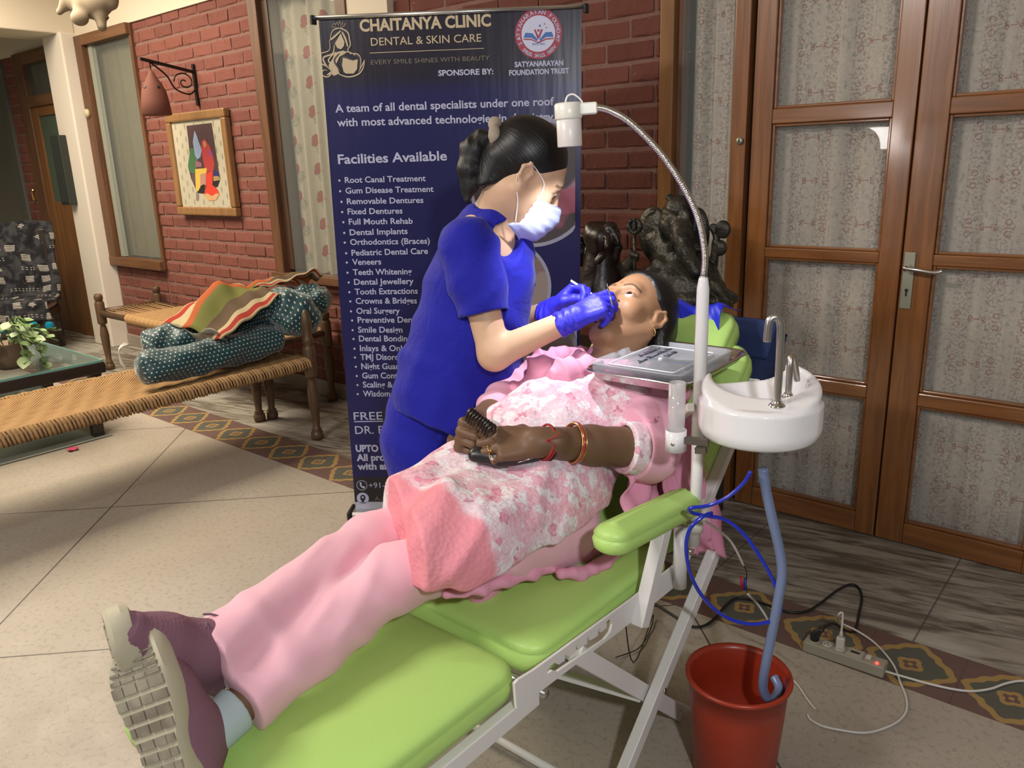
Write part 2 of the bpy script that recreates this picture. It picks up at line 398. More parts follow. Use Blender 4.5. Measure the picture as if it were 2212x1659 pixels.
pil = tag(mk('trim_2', lambda b: b.bb((-7.20, 2.86, 0), (-6.86, YW, 2.49)), PILLAR, bevel=.012), kind='structure')       # square pillar
tag(mk('baseboard_back', lambda b: b.bb((-6.86, YW-.022, 0), (-1.70, YW+.01, .10)), M('grey_skirting', (.30, .26, .21), .6), bevel=.004), kind='structure')
# ---- brickwork, brick by brick
MORTAR = M('mortar', (.155, .095, .075), .95); _c = MORTAR.coord(); MORTAR.color(MORTAR.mix(MORTAR.noise(25), (.17, .080, .062), (.23, .13, .105))); MORTAR.bump(MORTAR.noise(90), .003)
def brick_mat(name, c1, c2):
    m = M(name, c1, .8, spec=.2); x, y, z = m.world(); r = m.rnd(); n = m.noise(20, 4); n2 = m.noise(75, 3)
    c = m.mix(r, c1, c2); c = m.mix(n.step(.5, .75)*.5, c, (c1[0]*.62, c1[1]*.55, c1[2]*.55)); c = m.mix(n2.step(.71, .78)*.7, c, (.52, .40, .33))
    m.color(c); m.bump(m.noise(60, 5), .004, .8); return m
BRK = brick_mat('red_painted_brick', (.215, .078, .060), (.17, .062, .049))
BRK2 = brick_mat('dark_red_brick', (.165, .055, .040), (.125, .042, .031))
def brick_mesh(L, seed, mt):
    rr = random.Random(seed); b = B(); h = .0775; d = .05; nx = 3
    j = lambda a: rr.uniform(-a, a)
    vs = []; 
    for ix in range(nx+1):
        for (yy, zz) in ((0, 0), (-d+.004, .004), (-d, .012), (-d, h-.012), (-d+.004, h-.004), (0, h)):
            vs.append((ix*L/nx+(.004 if ix == 0 and yy else -.004 if ix == nx and yy else 0)+j(.0015), yy+j(.0022) if yy else 0, zz+j(.0016)))
    fs = [[i*6+k, i*6+k+1, (i+1)*6+k+1, (i+1)*6+k] for i in range(nx) for k in range(5)]
    fs = [f[::-1] for f in fs]+[[k for k in range(6)][::-1], [nx*6+k for k in range(6)]]
    me = bpy.data.meshes.new('brick'); me.from_pydata(vs, [], fs); me.materials.append(mt.m); return me
_bm = {}
def lay(parent, x0, x1, z0, z1, mt, cap=300, holes=()):
    CH = .0858; BL = .232; n = 0; rest = B(); k = int(z0/CH)
    z = k*CH
    while z < z1-.02:
        off = -(BL/2 if k % 2 else 0); x = math.floor(x0/BL)*BL+off
        while x < x1:
            a = max(x, x0)+.0038; c = min(x+BL, x1)-.0038; L = c-a; x += BL
            if L < .03 or any(hx0 < (a+c)/2 < hx1 and hz0 < z+.04 < hz1 for hx0, hx1, hz0, hz1 in holes): continue
            Lq = round(L, 3); key = (Lq, random.randrange(3), mt.m.name)
            if key not in _bm: _bm[key] = brick_mesh(Lq, hash(key[:2]) % 1000, mt)
            if n < cap and z > z0-.02:
                o = bpy.data.objects.new('brick', _bm[key]); link(o, parent); o.location = (a, YW+.044+random.uniform(-.002, .002), z+random.uniform(-.0015, .0015)); n += 1
            else: rest.bb((a, YW-.002, z), (c, YW+.04, z+.075))
        z += CH; k += 1
    if rest.v: tag(rest.build('brickwork', mt, parent), kind='stuff')
wl = tag(mk('wall_back', lambda b: b.bb((-6.02, YW-.0005, .0), (-4.44, YW+.2, 2.46)).bb((-6.87, YW-.0005, 0), (-6.02, YW+.2, .70)).bb((-4.44, YW-.0005, 0), (-3.576, YW+.2, .735)), MORTAR), kind='structure')
lay(wl, -6.02, -4.44, .10, 2.46, BRK, 215); 
wl2 = tag(mk('wall_back_low', lambda b: b.bb((-6.86, YW+.001, 0), (-6.85, YW+.1, .1)), MORTAR, wl), kind='structure') if False else wl
lay(wl, -6.86, -6.03, .10, .69, BRK, 40); lay(wl, -4.44, -3.58, .10, .735, BRK, 40)
wr = tag(mk('wall_center', lambda b: b.bb((-3.26, YW-.0005, 0), (-1.69, YW+.2, 2.46)), MORTAR), kind='structure')
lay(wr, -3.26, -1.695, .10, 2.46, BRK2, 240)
wf = tag(mk('wall_far', lambda b: b.bb((-8.52, YW-.0005, 0), (-8.17, YW+.2, 2.46)).bb((-7.36, YW-.0005, 0), (-6.87, YW+.2, 2.46)), MORTAR), kind='structure')
lay(wf, -8.52, -8.17, .0, 2.46, BRK, 120)
# far right jamb beyond the doors (outside the frame, keeps the wall closed)
tag(mk('wall_right', lambda b: b.bb((.28, YW-.01, 0), (3.2, YW+.2, 2.46)), PLASTER), kind='structure')
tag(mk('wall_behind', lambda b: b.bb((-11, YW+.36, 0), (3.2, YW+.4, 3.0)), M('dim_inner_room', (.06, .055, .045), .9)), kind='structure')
# ---- curtains
def curtain_print(name, c1, c2, motif, cell, mcol, style=0):
    m = M(name, c1, .9, spec=.1); x, y, z = m.coord('Object'); n = m.noise(35, 3)
    w = m.noise(120, 2); base = m.mix(n, c1, c2)
    vs = m.combine(x*60, y*0.0, z*3.0); base = m.mix(m.noise(1, 3, vs).step(.55, .75)*.35, base, (c2[0]*.5, c2[1]*.48, c2[2]*.5))
    u = (x/cell[0]); v = (z/cell[1]); fu = (u.fract()-.5)*cell[0]; fv = (v.fract()-.5)*cell[1]
    if style == 0:
        # rows of paired little hooks joined by a dash, and clusters of arcs
        def ring(cu, cv, r, t): return (hyp(fu-cu, fv-cv)-r).abs().lt(t)
        msk = ring(-.020, .006, .0045, .0019).mx(ring(-.020, -.005, .0045, .0019)).mx(ring(.022, .006, .0045, .0019)).mx(ring(.022, -.005, .0045, .0019))
        msk = msk.mx(((fv).abs().lt(.0016))*(fu.abs().lt(.012)))
        msk2 = ring(-.058, .020, .009, .002).mx(ring(-.058, -.020, .009, .002)).mx(ring(.060, .020, .009, .002)).mx(ring(.060, -.020, .009, .002))
        msk2 = msk2.mx((fv.abs().lt(.0015))*((fu.abs()-.062).abs().lt(.016)))
        bk_ = m.noise(150, 2).step(.28, .46); c = m.mix(msk*bk_*.85, base, mcol); c = m.mix(msk2*bk_*.75, c, mcol)
        scr = m.noise(75, 3, m.combine(x, 0.0, z)).step(.53, .58); c = m.mix(scr*.42, c, (.58, .54, .44)); col_ = ((fu.abs()-.05).abs().lt(.028)); c = m.mix(m.noise(110, 3, m.combine(x, 2.0, z)).step(.50, .56)*col_*.5, c, (.17, .12, .12))
        dv = m.noise(60, 3, m.combine(x.abs(), 1.0, z)).step(.57, .63); c = m.mix(dv*.42, c, (.12, .10, .10))
    else:
        rr = hyp(fu+.012, fv-.02); ang = m.noise(70, 2)*.01
        ro = (rr+ang).lt(.034).mx((hyp(fu+.028, fv+.006)+ang).lt(.022)); lf = (hyp(fu-.012, (fv+.03)*.8)+ang*1.5).lt(.040)*(m.noise(160, 1).gt(.47))
        c = m.mix(lf*.6, base, (.10, .115, .09)); c = m.mix(ro*.85, c, mcol); dot = hyp(fu-.06, fv).lt(.008); c = m.mix(dot*.6, c, (.35, .12, .05))
    m.color(c); m.bump(w, .0006, .3); return m
CUR1 = curtain_print('printed_curtain_scroll', (.54, .475, .40), (.42, .365, .305), 0, (.20, .155), (.26, .035, .04))
CUR2 = curtain_print('printed_curtain_rose', (.36, .335, .26), (.28, .26, .20), 1, (.19, .165), (.20, .018, .022), 1)
CUR3 = M('plain_khaki_curtain', (.17, .16, .10), .9); _c = CUR3.coord(); CUR3.color(CUR3.mix(CUR3.noise(9), (.10, .093, .055), (.14, .125, .078)))
def curtain(name, x0, x1, z0, z1, y, mat, label, amp=.012, waves=7, seed=1, group=None):
    rr = random.Random(seed); ph = [rr.uniform(0, 6) for _ in range(4)]; L = x1-x0
    def fn(u, v):
        a = u*waves*2*PI; f = amp*(math.sin(a+ph[0])+.5*math.sin(a*.53+ph[1])+.35*math.sin(a*1.7+ph[2]+v*.8))*(1+.3*math.sin(v*3+ph[3]))
        return V((x0+u*L, y+f, z0+v*(z1-z0)))
    b = B(); b.grid(fn, 110, 10); o = b.build(name, mat, None, True); return tag(o, label, 'curtain', group)
# ---- door_1: glazed double leaf on the right (leaf 1 x -1.30..-.735, leaf 2 x -.735..-.17)
ZR = [(.005, .085), (.54, .588), (1.038, 1.075), (1.524, 1.577), (2.02, 2.08), (2.36, 2.46)]
def beveled(lo, hi, mt, nm, par): return mk(nm, lambda b: b.bb(lo, hi), mt, par, bevel=.004)
d1 = empty('door_1'); tag(d1, kind='structure')
for (xa, xb, sl, sr) in ((-1.300, -.738, .075, .072), (-.732, -.165, .095, .09)):
    leaf = empty('leaf', parent=d1)
    yb = YW-.005; yf = YW-.045
    beveled((xa, yf, .005), (xa+sl, yb, 2.44), W_DOOR, 'stile', leaf); beveled((xb-sr, yf, .005), (xb, yb, 2.44), W_DOOR, 'stile', leaf)
    for i, (za, zb) in enumerate(ZR):
        beveled((xa+sl, yf+.002, za), (xb-sr, yb, zb), W_DOORX, 'rail', leaf)
    for (z0, z1) in [(ZR[i][1], ZR[i+1][0]) for i in range(5)]:
        def bead(b, z0=z0, z1=z1):
            a, c = xa+sl, xb-sr; t = .010
            b.bb((a, yf+.012, z0), (a+t, yb-.003, z1)).bb((c-t, yf+.012, z0), (c, yb-.003, z1)).bb((a+t, yf+.012, z0), (c-t, yb-.003, z0+t)).bb((a+t, yf+.012, z1-t), (c-t, yb-.003, z1))
        mk('glazing_bead', bead, W_DOORX, leaf, bevel=.003)
        mk('pane', lambda b: b.bb((xa+sl+.004, YW-.020, z0+.004), (xb-sr-.004, YW-.017, z1-.004)), GLASS, leaf)
BRASS = M('tarnished_plate', (.33, .33, .26), .45, .7); CHROME = M('brushed_steel', (.62, .60, .58), .25, 1.0)
hd = mk('lock_plate', lambda b: b.bb((-.726, YW-.050, .885), (-.690, YW-.045, 1.080)), BRASS, d1, bevel=.002)
tag(hd, 'tarnished metal lock plate')
mk('lever_handle', lambda b: (b.tube([(-.708, YW-.05, 1.03), (-.708, YW-.095, 1.03)], .009, 12), b.tube(smooth_pts([(-.708, YW-.093, 1.03), (-.67, YW-.098, 1.028), (-.62, YW-.096, 1.022), (-.595, YW-.090, 1.028)]), .0075, 10)), CHROME, hd, True)
mk('keyhole', lambda b: (b.lathe([(.0055, -.001), (.0055, .001)], (-.708, YW-.051, .950), 14, Matrix.Rotation(PI/2, 3, 'X')), b.bb((-.7105, YW-.052, .930), (-.7055, YW-.050, .948))), M('keyhole_dark', (.01, .01, .01), .8), hd)
# frame posts and the narrow sidelight
mk('frame_post', lambda b: b.bb((-1.378, YW-.055, 0), (-1.318, YW+.02, 2.46)), W_DOOR, d1, bevel=.004)
mk('frame_gap', lambda b: b.bb((-1.318, YW-.012, 0), (-1.300, YW+.03, 2.46)), M('deep_wood', (.045, .012, .005), .6), d1)
mk('frame_post', lambda b: b.bb((-.162, YW-.055, 0), (-.10, YW+.02, 2.46)), W_DOOR, d1, bevel=.004)
kn = mk('round_lock', lambda b: b.lathe([(0, -.012), (.012, -.012), (.014, -.008), (.014, 0)], (-1.338, YW-.055, 1.470), 18, Matrix.Rotation(-PI/2, 3, 'X')), BRASS, d1, True)
mk('slot', lambda b: b.bb((-1.340, YW-.069, 1.463), (-1.336, YW-.0665, 1.477)), M('slot_dark', (.02, .02, .02), .7), kn)
w1 = empty('window_1'); tag(w1, kind='structure')
mk('frame_post', lambda b: b.bb((-1.693, YW-.05, 0), (-1.632, YW+.03, 2.46)), W_WARM, w1, bevel=.004)
mk('inner_stop', lambda b: b.bb((-1.632, YW-.015, 0), (-1.607, YW+.03, 2.46)), W_OLD, w1, bevel=.002)
mk('bottom_rail', lambda b: b.bb((-1.607, YW-.04, 0), (-1.378, YW+.02, .09)), W_DOORX, w1, bevel=.003)
mk('top_rail', lambda b: b.bb((-1.607, YW-.04, 2.36), (-1.378, YW+.02, 2.46)), W_DOORX, w1, bevel=.003)
mk('pane', lambda b: b.bb((-1.606, YW-.022, .09), (-1.379, YW-.018, 2.36)), GLASS, w1)
curtain('curtain', -1.60, -1.37, .05, 2.4, YW+.05, CUR1, 'grey printed curtain gathered in deep folds behind the narrow side window', .020, 3.2, 3)
curtain('curtain', -1.29, -.72, .03, 2.4, YW+.035, CUR1, 'grey and red printed curtain behind the left door leaf of the pair', .007, 4.5, 5)
curtain('curtain', -.715, -.14, .03, 2.4, YW+.035, CUR1, 'grey and red printed curtain behind the right door leaf with the handle', .008, 5, 9)
# third leaf, beyond the right edge of the frame
mk('leaf', lambda b: b.bb((-.10, YW-.045, 0), (.28, YW-.005, 2.44)), W_DOOR, d1)
# ---- window_2: rose curtain behind glass, left of the banner
w2 = empty('window_2'); tag(w2, kind='structure')
mk('frame_post', lambda b: b.bb((-4.475, YW-.055, .735), (-4.385, YW+.03, 2.46)), W_OLD, w2, bevel=.004)
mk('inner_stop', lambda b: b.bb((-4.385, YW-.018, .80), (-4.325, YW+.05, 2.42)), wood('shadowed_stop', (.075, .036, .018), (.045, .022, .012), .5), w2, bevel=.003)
mk('frame_post', lambda b: b.bb((-3.66, YW-.055, .735), (-3.577, YW+.03, 2.46)), W_OLD, w2, bevel=.004)
mk('window_sill', lambda b: b.bb((-4.50, YW-.075, .735), (-3.577, YW+.03, .782)), W_OLDX, w2, bevel=.004)
mk('top_rail', lambda b: b.bb((-4.385, YW-.05, 2.39), (-3.66, YW+.03, 2.46)), W_OLDX, w2, bevel=.004)
mk('pane', lambda b: b.bb((-4.325, YW-.012, .782), (-3.66, YW-.008, 2.39)), GLASS, w2)
curtain('curtain', -4.34, -3.62, .78, 2.42, YW+.06, CUR2, 'cream curtain with red roses behind the window left of the banner', .012, 6, 4)
# ---- window_3: khaki curtain beside the pillar
w3 = empty('window_3'); tag(w3, kind='structure')
mk('frame_post', lambda b: b.bb((-6.858, YW-.06, .70), (-6.74, YW+.03, 2.46)), W_OLD, w3, bevel=.004)
mk('frame_post', lambda b: b.bb((-6.03, YW-.03, .70), (-5.995, YW+.03, 2.46)), W_OLD, w3, bevel=.004)
mk('window_sill', lambda b: b.bb((-6.858, YW-.065, .695), (-6.0, YW+.03, .765)), W_OLDX, w3, bevel=.004)
mk('top_rail', lambda b: b.bb((-6.74, YW-.06, 2.385), (-6.0, YW+.03, 2.46)), W_OLDX, w3, bevel=.004)
mk('glass_edge', lambda b: b.bb((-6.72, YW-.02, .77), (-6.655, YW+.01, 2.385)), M('sliding_glass_edge', (.30, .32, .27), .3), w3)
mk('pane', lambda b: b.bb((-6.74, YW-.012, .77), (-6.03, YW-.008, 2.385)), GLASS, w3)
curtain('curtain', -6.72, -6.01, .77, 2.4, YW+.06, CUR3, 'dull khaki curtain behind the window beside the white pillar', .006, 4, 6)
# ---- door_2: old wooden door with transom on the far left, window_4 beyond it
d2 = empty('door_2'); tag(d2, kind='structure')
W_LEAF = wood('orange_brown_door', (.20, .085, .022), (.15, .060, .017), .5, coat=.05)
mk('frame_post', lambda b: b.bb((-8.17, YW-.05, 0), (-7.98, YW+.03, 2.46)), W_OLD, d2, bevel=.005)
mk('frame_post', lambda b: b.bb((-7.38, YW-.03, 0), (-7.22, YW+.03, 2.46)), W_OLD, d2, bevel=.005)
mk('top_rail', lambda b: b.bb((-7.98, YW-.05, 2.36), (-7.30, YW+.03, 2.46)), W_OLDX, d2, bevel=.005)
mk('transom_rail', lambda b: b.bb((-8.02, YW-.055, 2.01), (-7.30, YW+.03, 2.10)), W_OLDX, d2, bevel=.005)
mk('transom_pane', lambda b: b.bb((-7.98, YW-.01, 2.10), (-7.3, YW-.005, 2.36)), glass_mat('dark_glass', (.10, .11, .10), .55), d2)
lf = mk('leaf', lambda b: (b.bb((-7.98, YW-.035, 0), (-7.86, YW, 2.01)), b.bb((-7.42, YW-.035, 0), (-7.30, YW, 2.01)), b.bb((-7.86, YW-.033, 0), (-7.42, YW, 1.20)), b.bb((-7.86, YW-.034, 1.93), (-7.42, YW, 2.01))), W_LEAF, d2, bevel=.004)
mk('mesh_panel', lambda b: b.bb((-7.87, YW-.02, 1.19), (-7.41, YW-.012, 1.94)), M('green_wire_mesh', (.060, .088, .062), .7), lf)
mk('light_gap_post', lambda b: b.bb((-8.0, YW+.1, 1.9), (-7.80, YW+.15, 2.46)), M('pale_inner_post', (.22, .22, .18), .8), d2)
w4 = empty('window_4'); tag(w4, kind='structure')
mk('frame_post', lambda b: b.bb((-8.70, YW-.03, 0), (-8.52, YW+.03, 2.46)), M('grey_painted_frame', (.10, .10, .085), .6), w4, bevel=.005)
mk('pane', lambda b: b.bb((-10.9, YW-.01, .0), (-8.70, YW-.005, 2.46)), glass_mat('dark_pane', (.045, .055, .05), .8), w4)
# door_2 mark: little brass clasp on the far brick strip
tag(mk('hook', lambda b: (b.lathe([(.0, -.012), (.018, -.010), (.022, 0)], (-8.33, YW-.02, 1.30), 12, Matrix.Rotation(-PI/2, 3, 'X')), b.bar((-8.33, YW-.03, 1.28), (-8.30, YW-.035, 1.21), .014, .008)), M('brass', (.5, .35, .12), .35, 1.0)), 'small brass hook on the narrow brick strip at far left', 'hook')
# ---- fixtures on the wall
tag(mk('bell_push', lambda b: b.lathe([(0, -.030), (.020, -.028), (.032, -.018), (.034, 0)], (-6.80, YW-.06, 1.893), 20, Matrix.Rotation(-PI/2, 3, 'X')), M('cream_plastic', (.50, .43, .27), .45), None, True), 'round cream knob on the brown window frame beside the pillar', 'knob')
bx = mk('wall_speaker', lambda b: b.bb((-7.215, 2.795, 1.19), (-7.055, 2.858, 1.74)), M('black_cabinet', (.018, .022, .017), .6), None, bevel=.006)
tag(bx, 'tall narrow black box hung on the white pillar', 'box')
mk('front_grille', lambda b: b.bb((-7.205, 2.789, 1.21), (-7.065, 2.796, 1.72)), M('grille_cloth', (.010, .014, .011), .9), bx, bevel=.003)
# ================================================================== DENTAL CHAIR AND ITS EQUIPMENT
def leather(name, c):
    m = M(name, c, .42); _ = m.coord(); m.bump(m.voro(420), .0006, .35); m.color(m.mix(m.noise(5), c, (c[0]*.93, c[1]*.94, c[2]*.9))); return m
LIME = leather('lime_leatherette', (.48, .73, .20)); LIME_SEAM = M('lime_thread', (.55, .78, .24), .6)
WHITE_MET = M('white_powder_coat', (.74, .72, .70), .38); WHITE_PL = M('white_glossy_plastic', (.80, .79, .80), .12); WHITE_PL.b.inputs['Coat Weight'].default_value = .6
STEEL = M('polished_steel', (.66, .65, .63), .16, 1.0); STEEL2 = M('satin_steel', (.55, .54, .52), .3, 1.0)
BLACK = M('black_plastic', (.012, .012, .013), .45)
def pad(name, w, l, t, rc, parent, R=None, loc=(0, 0, 0), dome=.012):
    """padded cushion, local x width, y length, z up; top at z=t"""
    prof = [(-.012, 0), (-.002, .006), (.003, .45*t), (0, t-.022), (-.002, t-.019), (.001, t-.015), (-.010, t-.003), (-.03, t+.002), (-.09, t+dome), (-.17, t+dome*1.3)]
    lim = .42*min(w, l); prof = [(-lim*(1-math.exp(i_*1.0/lim)) if i_ < 0 else i_, z_) for i_, z_ in prof]
    nc = 7; vs = []; per = nc*4
    for ins, z in prof:
        a = w/2+ins; b = l/2+ins; r = max(.006, min(rc+ins, a*.98, b*.98))
        for q, (sx, sy) in enumerate(((1, 1), (-1, 1), (-1, -1), (1, -1))):
            for k in range(nc):
                th = q*PI/2+k/(nc-1)*PI/2; vs.append(V((sx*(a-r)+r*math.cos(th), sy*(b-r)+r*math.sin(th), z)))
    fs = [[i*per+k, i*per+(k+1) % per, (i+1)*per+(k+1) % per, (i+1)*per+k] for i in range(len(prof)-1) for k in range(per)]
    fs += [list(range(per))[::-1], [(len(prof)-1)*per+k for k in range(per)]]
    o = meshobj(name, vs, fs, LIME, parent, True); o.location = loc
    if R: o.rotation_euler = R
    sm = [vs[4*per+k]+V((0, 0, .001)) for k in range(per)]; b = B(); b.tube(sm, .0014, 5, closed=True); b.build('stitching', LIME_SEAM, o, True)
    return o
chair = empty('dental_chair', (-1.095, 1.3, 0), 'lime green reclining dental chair on a white folding metal frame', 'dental chair')
def rel(o): o.location = V(o.location)-V((-1.095, 1.3, 0)); return o
rel(pad('leg_rest', .51, .545, .062, .06, chair, None, (-1.095, .7275, .443)))
rel(pad('seat', .51, .535, .068, .055, chair, None, (-1.095, 1.308, .435)))
bk = rel(pad('backrest', .50, .62, .07, .06, chair, (math.radians(43), 0, 0), (-1.095, 1.83, .665)))
hr = rel(pad('headrest', .36, .20, .075, .05, chair, (math.radians(43), 0, 0), (-1.085, 2.02, .885), .02))
for i, X in enumerate((-.80,)):
    ar = rel(pad('armrest', .082, .372, .052, .040, chair, (math.radians(-6), 0, 0), (X, 1.392 if i == 0 else 1.52, .635), .008))
CR = V((-1.095, 1.3, 0))
def part(name, fn, mat, smooth=False, parent=None, **kw):
    b = B(); fn(b); b.v = [v-CR for v in b.v]; return b.build(name, mat, parent or chair, smooth, **kw)
from mathutils.geometry import tessellate_polygon
def side_plate(X, mirror):
    S = lambda x, y: onx(900+x/2.724, 1050+y/2.724, -.812)
    outer = [S(*p) for p in ((590, 1315), (578, 1165), (600, 1140), (690, 1085), (1275, 660), (1560, 435), (1560, 560), (1240, 820))]
    hole = [S(*p) for p in ((768, 1142), (776, 1108), (800, 1085), (830, 1092), (1105, 905), (1140, 862), (1153, 815), (1148, 790), (1130, 787), (1119, 800), (1118, 832), (1086, 862), (1078, 838), (1068, 842), (1066, 882), (1024, 908), (1016, 884), (1005, 888), (1003, 928), (958, 958), (950, 932), (939, 937), (937, 975), (893, 1003), (886, 980), (875, 986), (872, 1026), (838, 1050), (812, 1040), (788, 1058), (770, 1090))]
    al = outer+hole; al = [V((0, p.y, p.z)) for p in al]
    tris = tessellate_polygon([[V((p.y, p.z, 0)) for p in al[:len(outer)]], [V((p.y, p.z, 0)) for p in al[len(outer):]]])
    t = .006; vs = [V((X, p.y, p.z))-CR for p in al]+[V((X-t*mirror, p.y, p.z))-CR for p in al]; n = len(al)
    fs = [list(f) for f in tris]+[[n+i for i in f][::-1] for f in tris]; o = len(outer)
    fs += [[i, (i+1) % o, n+(i+1) % o, n+i] for i in range(o)]+[[o+i, o+(i+1) % (n-o), n+o+(i+1) % (n-o), n+o+i] for i in range(n-o)]
    meshobj('side_plate', vs, fs, WHITE_MET, chair)
side_plate(-.812, 1); side_plate(-1.378, -1)
for X, s in ((-.80, 1), (-1.39, -1)):
    P = lambda px, py, xx=X: V((xx, *onx(px, py, -.80)[1:]))
    part('leg', lambda b: b.bar(P(1541, 1195), V((X, P(1337, 1659).y-.055, 0.0)), .035, .026, (1, 0, 0)), WHITE_MET, bevel=.002)
    part('leg', lambda b: b.bar(V((X-.03*s, 1.155, .445)), V((X-.03*s, 1.615, .015)), .040, .022, (1, 0, 0)), WHITE_MET, bevel=.002)
    part('pivot_bolt', lambda b: b.lathe([(0, .004), (.007, .003), (.008, 0)], V((X+.014*s, P(1425, 1487).y, P(1425, 1487).z)), 12, Matrix.Rotation(s*PI/2, 3, 'Y')), STEEL, True)
    if s > 0: part('arm_post', lambda b: b.bar(P(1382, 1352), P(1432, 1140), .034, .030, (1, 0, 0)), WHITE_MET, bevel=.002)
    if s > 0: part('arm_post_back', lambda b: b.bar(V((X-.012*s, 1.36, .42)), V((X-.012*s, 1.545, .645)), .022, .008, (1, 0, 0)), WHITE_MET, bevel=.002)
    part('leg_rest_bar', lambda b: b.bar(V((X-.03*s, .50, .427)), V((X-.03*s, 1.02, .427)), .022, .036, (0, 0, 1)), WHITE_MET, bevel=.002)
    part('front_leg', lambda b: b.bar(V((X-.05*s, .68, .42)), V((X-.05*s, .60, 0)), .026, .030, (1, 0, 0)), WHITE_MET, bevel=.002)
    part('back_bar', lambda b: b.bar(V((X-.03*s, 1.58, .44)), V((X-.03*s, 2.0, .83)), .022, .030, (1, 0, 0)), WHITE_MET, bevel=.002)
part('cross_brace', lambda b: b.bar((-1.36, 1.15, .30), (-.83, 1.42, .18), .030, .012), WHITE_MET, bevel=.002)
part('cross_tube', lambda b: b.tube([(-1.38, 1.03, .43), (-.81, 1.03, .43)], .010, 12), STEEL2, True)
part('cross_tube', lambda b: b.tube([(-1.39, 1.61, .04), (-.80, 1.61, .04)], .010, 12), WHITE_MET, True)
part('cross_tube', lambda b: b.tube([(-1.39, 1.235, .03), (-.80, 1.235, .03)], .010, 12), WHITE_MET, True)
part('cross_tube', lambda b: b.tube([(-1.345, .62, .12), (-.845, .62, .12)], .010, 12), WHITE_MET, True)
part('recline_cam', lambda b: b.lathe([(.012, -.006), (.026, -.006), (.026, .006), (.012, .006)], (-.812, 1.585, .505), 20, Matrix.Rotation(PI/2, 3, 'Y')), WHITE_PL, True)
part('cam_bolt', lambda b: b.lathe([(0, .016), (.008, .015), (.009, -.01)], (-.805, 1.585, .505), 12, Matrix.Rotation(PI/2, 3, 'Y')), STEEL, True)
# ---- service pole with lamp, tray and basin
pole = empty('service_pole', (-.775, 1.56, .43), 'white service pole clamped to the right side of the green chair', 'pole')
PR = V((-.775, 1.56, .43))
def pp(name, fn, mat, parent=pole, smooth=True, org=PR, **kw):
    b = B(); fn(b); b.v = [v-org for v in b.v]; return b.build(name, mat, parent, smooth, **kw)
px_, py_ = -.775, 1.56
pp('socket', lambda b: b.tube([(px_-.025, py_-.02, .43), (px_-.025, py_-.02, .585)], .0165, 20), WHITE_MET)
pp('lower_tube', lambda b: b.tube([(px_, py_, .54), (px_, py_, .83)], .0135, 20), WHITE_MET)
pp('collar', lambda b: b.tube([(px_, py_, .575), (px_, py_, .60)], .019, 20), M('pale_collar', (.62, .62, .52), .4))
pp('upper_tube', lambda b: b.tube([(px_, py_, .81), (px_, py_, 1.145), (px_, py_, 1.165), (px_, py_, 1.17)], [.0155, .0135, .0105, .009], 24), WHITE_PL)
# ---- exam lamp
lamp = empty('exam_lamp', (px_, py_, 1.165), 'white cylinder exam lamp on a chrome gooseneck above the dentist', 'lamp')
LR = V((px_, py_, 1.165))
gn = smooth_pts([(px_, py_, 1.165), onx(1522, 540, -.785), onx(1500, 450, -.82), onx(1440, 348, -.885), onx(1370, 272, -.97), onx(1320, 240, -1.03), onx(1283, 231, -1.075)], 22)
gr = [.0072+.0009*math.sin(i*2.4) for i in range(len(gn))]
dn = []
for i in range(len(gn)-1):
    for k in range(4): dn.append(gn[i].lerp(gn[i+1], k/4))
dn.append(gn[-1]); gr = [.0070+.0010*math.sin(i*1.7) for i in range(len(dn))]
pp('gooseneck', lambda b: b.tube(dn, gr, 10), STEEL, lamp, org=LR)
pp('ferrule', lambda b: b.tube([dn[0], dn[16]], .0088, 14), STEEL2, lamp, org=LR)
L0 = V(onx(1228, 250, -1.12)); L1 = V(onx(1231, 313, -1.118)); ax = (L1-L0).normalized(); up_ = -ax
def frame_to(zdir, xdir):
    z = V(zdir).normalized(); x = V(xdir); x = (x-z*x.dot(z)).normalized(); return Matrix((x, z.cross(x), z)).transposed()
LF = frame_to(up_, V(RT))
hd_ = pp('lamp_head', lambda b: b.lathe([(.0275, -.036), (.0285, -.034), (.0285, .036), (.020, .04), (0, .04)], (L0+L1)/2, 36, LF), M('warm_white_plastic', (.72, .68, .66), .35), lamp, org=LR)
pp('lens', lambda b: b.lathe([(0, -.0335), (.0272, -.0335), (.0272, -.0355), (0, -.0355)], (L0+L1)/2, 30, LF), None or (lambda m: (m.b.inputs['Emission Color'].__setattr__('default_value', (1, .93, .8, 1)), m.b.inputs['Emission Strength'].__setattr__('default_value', 6.0), m)[2])(M('lit_lens', (1, .9, .7), .3)), lamp, org=LR)
cap_c = L0+up_*.014
pp('cap', lambda b: (b.lathe([(.030, -.022), (.0315, -.018), (.0315, .010), (.028, .014), (0, .0145)], cap_c, 36, LF)), M('cream_white_plastic', (.78, .77, .70), .3), lamp, org=LR)
pp('bracket', lambda b: b.box(cap_c+V(RT)*.040+up_*.001, (.050, .034, .026), LF, .003), M('cream_bracket', (.78, .77, .70), .3), lamp, smooth=False, org=LR)
pp('cable_loop', lambda b: b.tube(smooth_pts([cap_c+up_*.012-V(RT)*.006, cap_c+up_*.028+V(RT)*.0, cap_c+up_*.032+V(RT)*.014, cap_c+up_*.020+V(RT)*.030, cap_c+up_*.010+V(RT)*.034], 6), .0022, 8), WHITE_PL, lamp, org=LR)
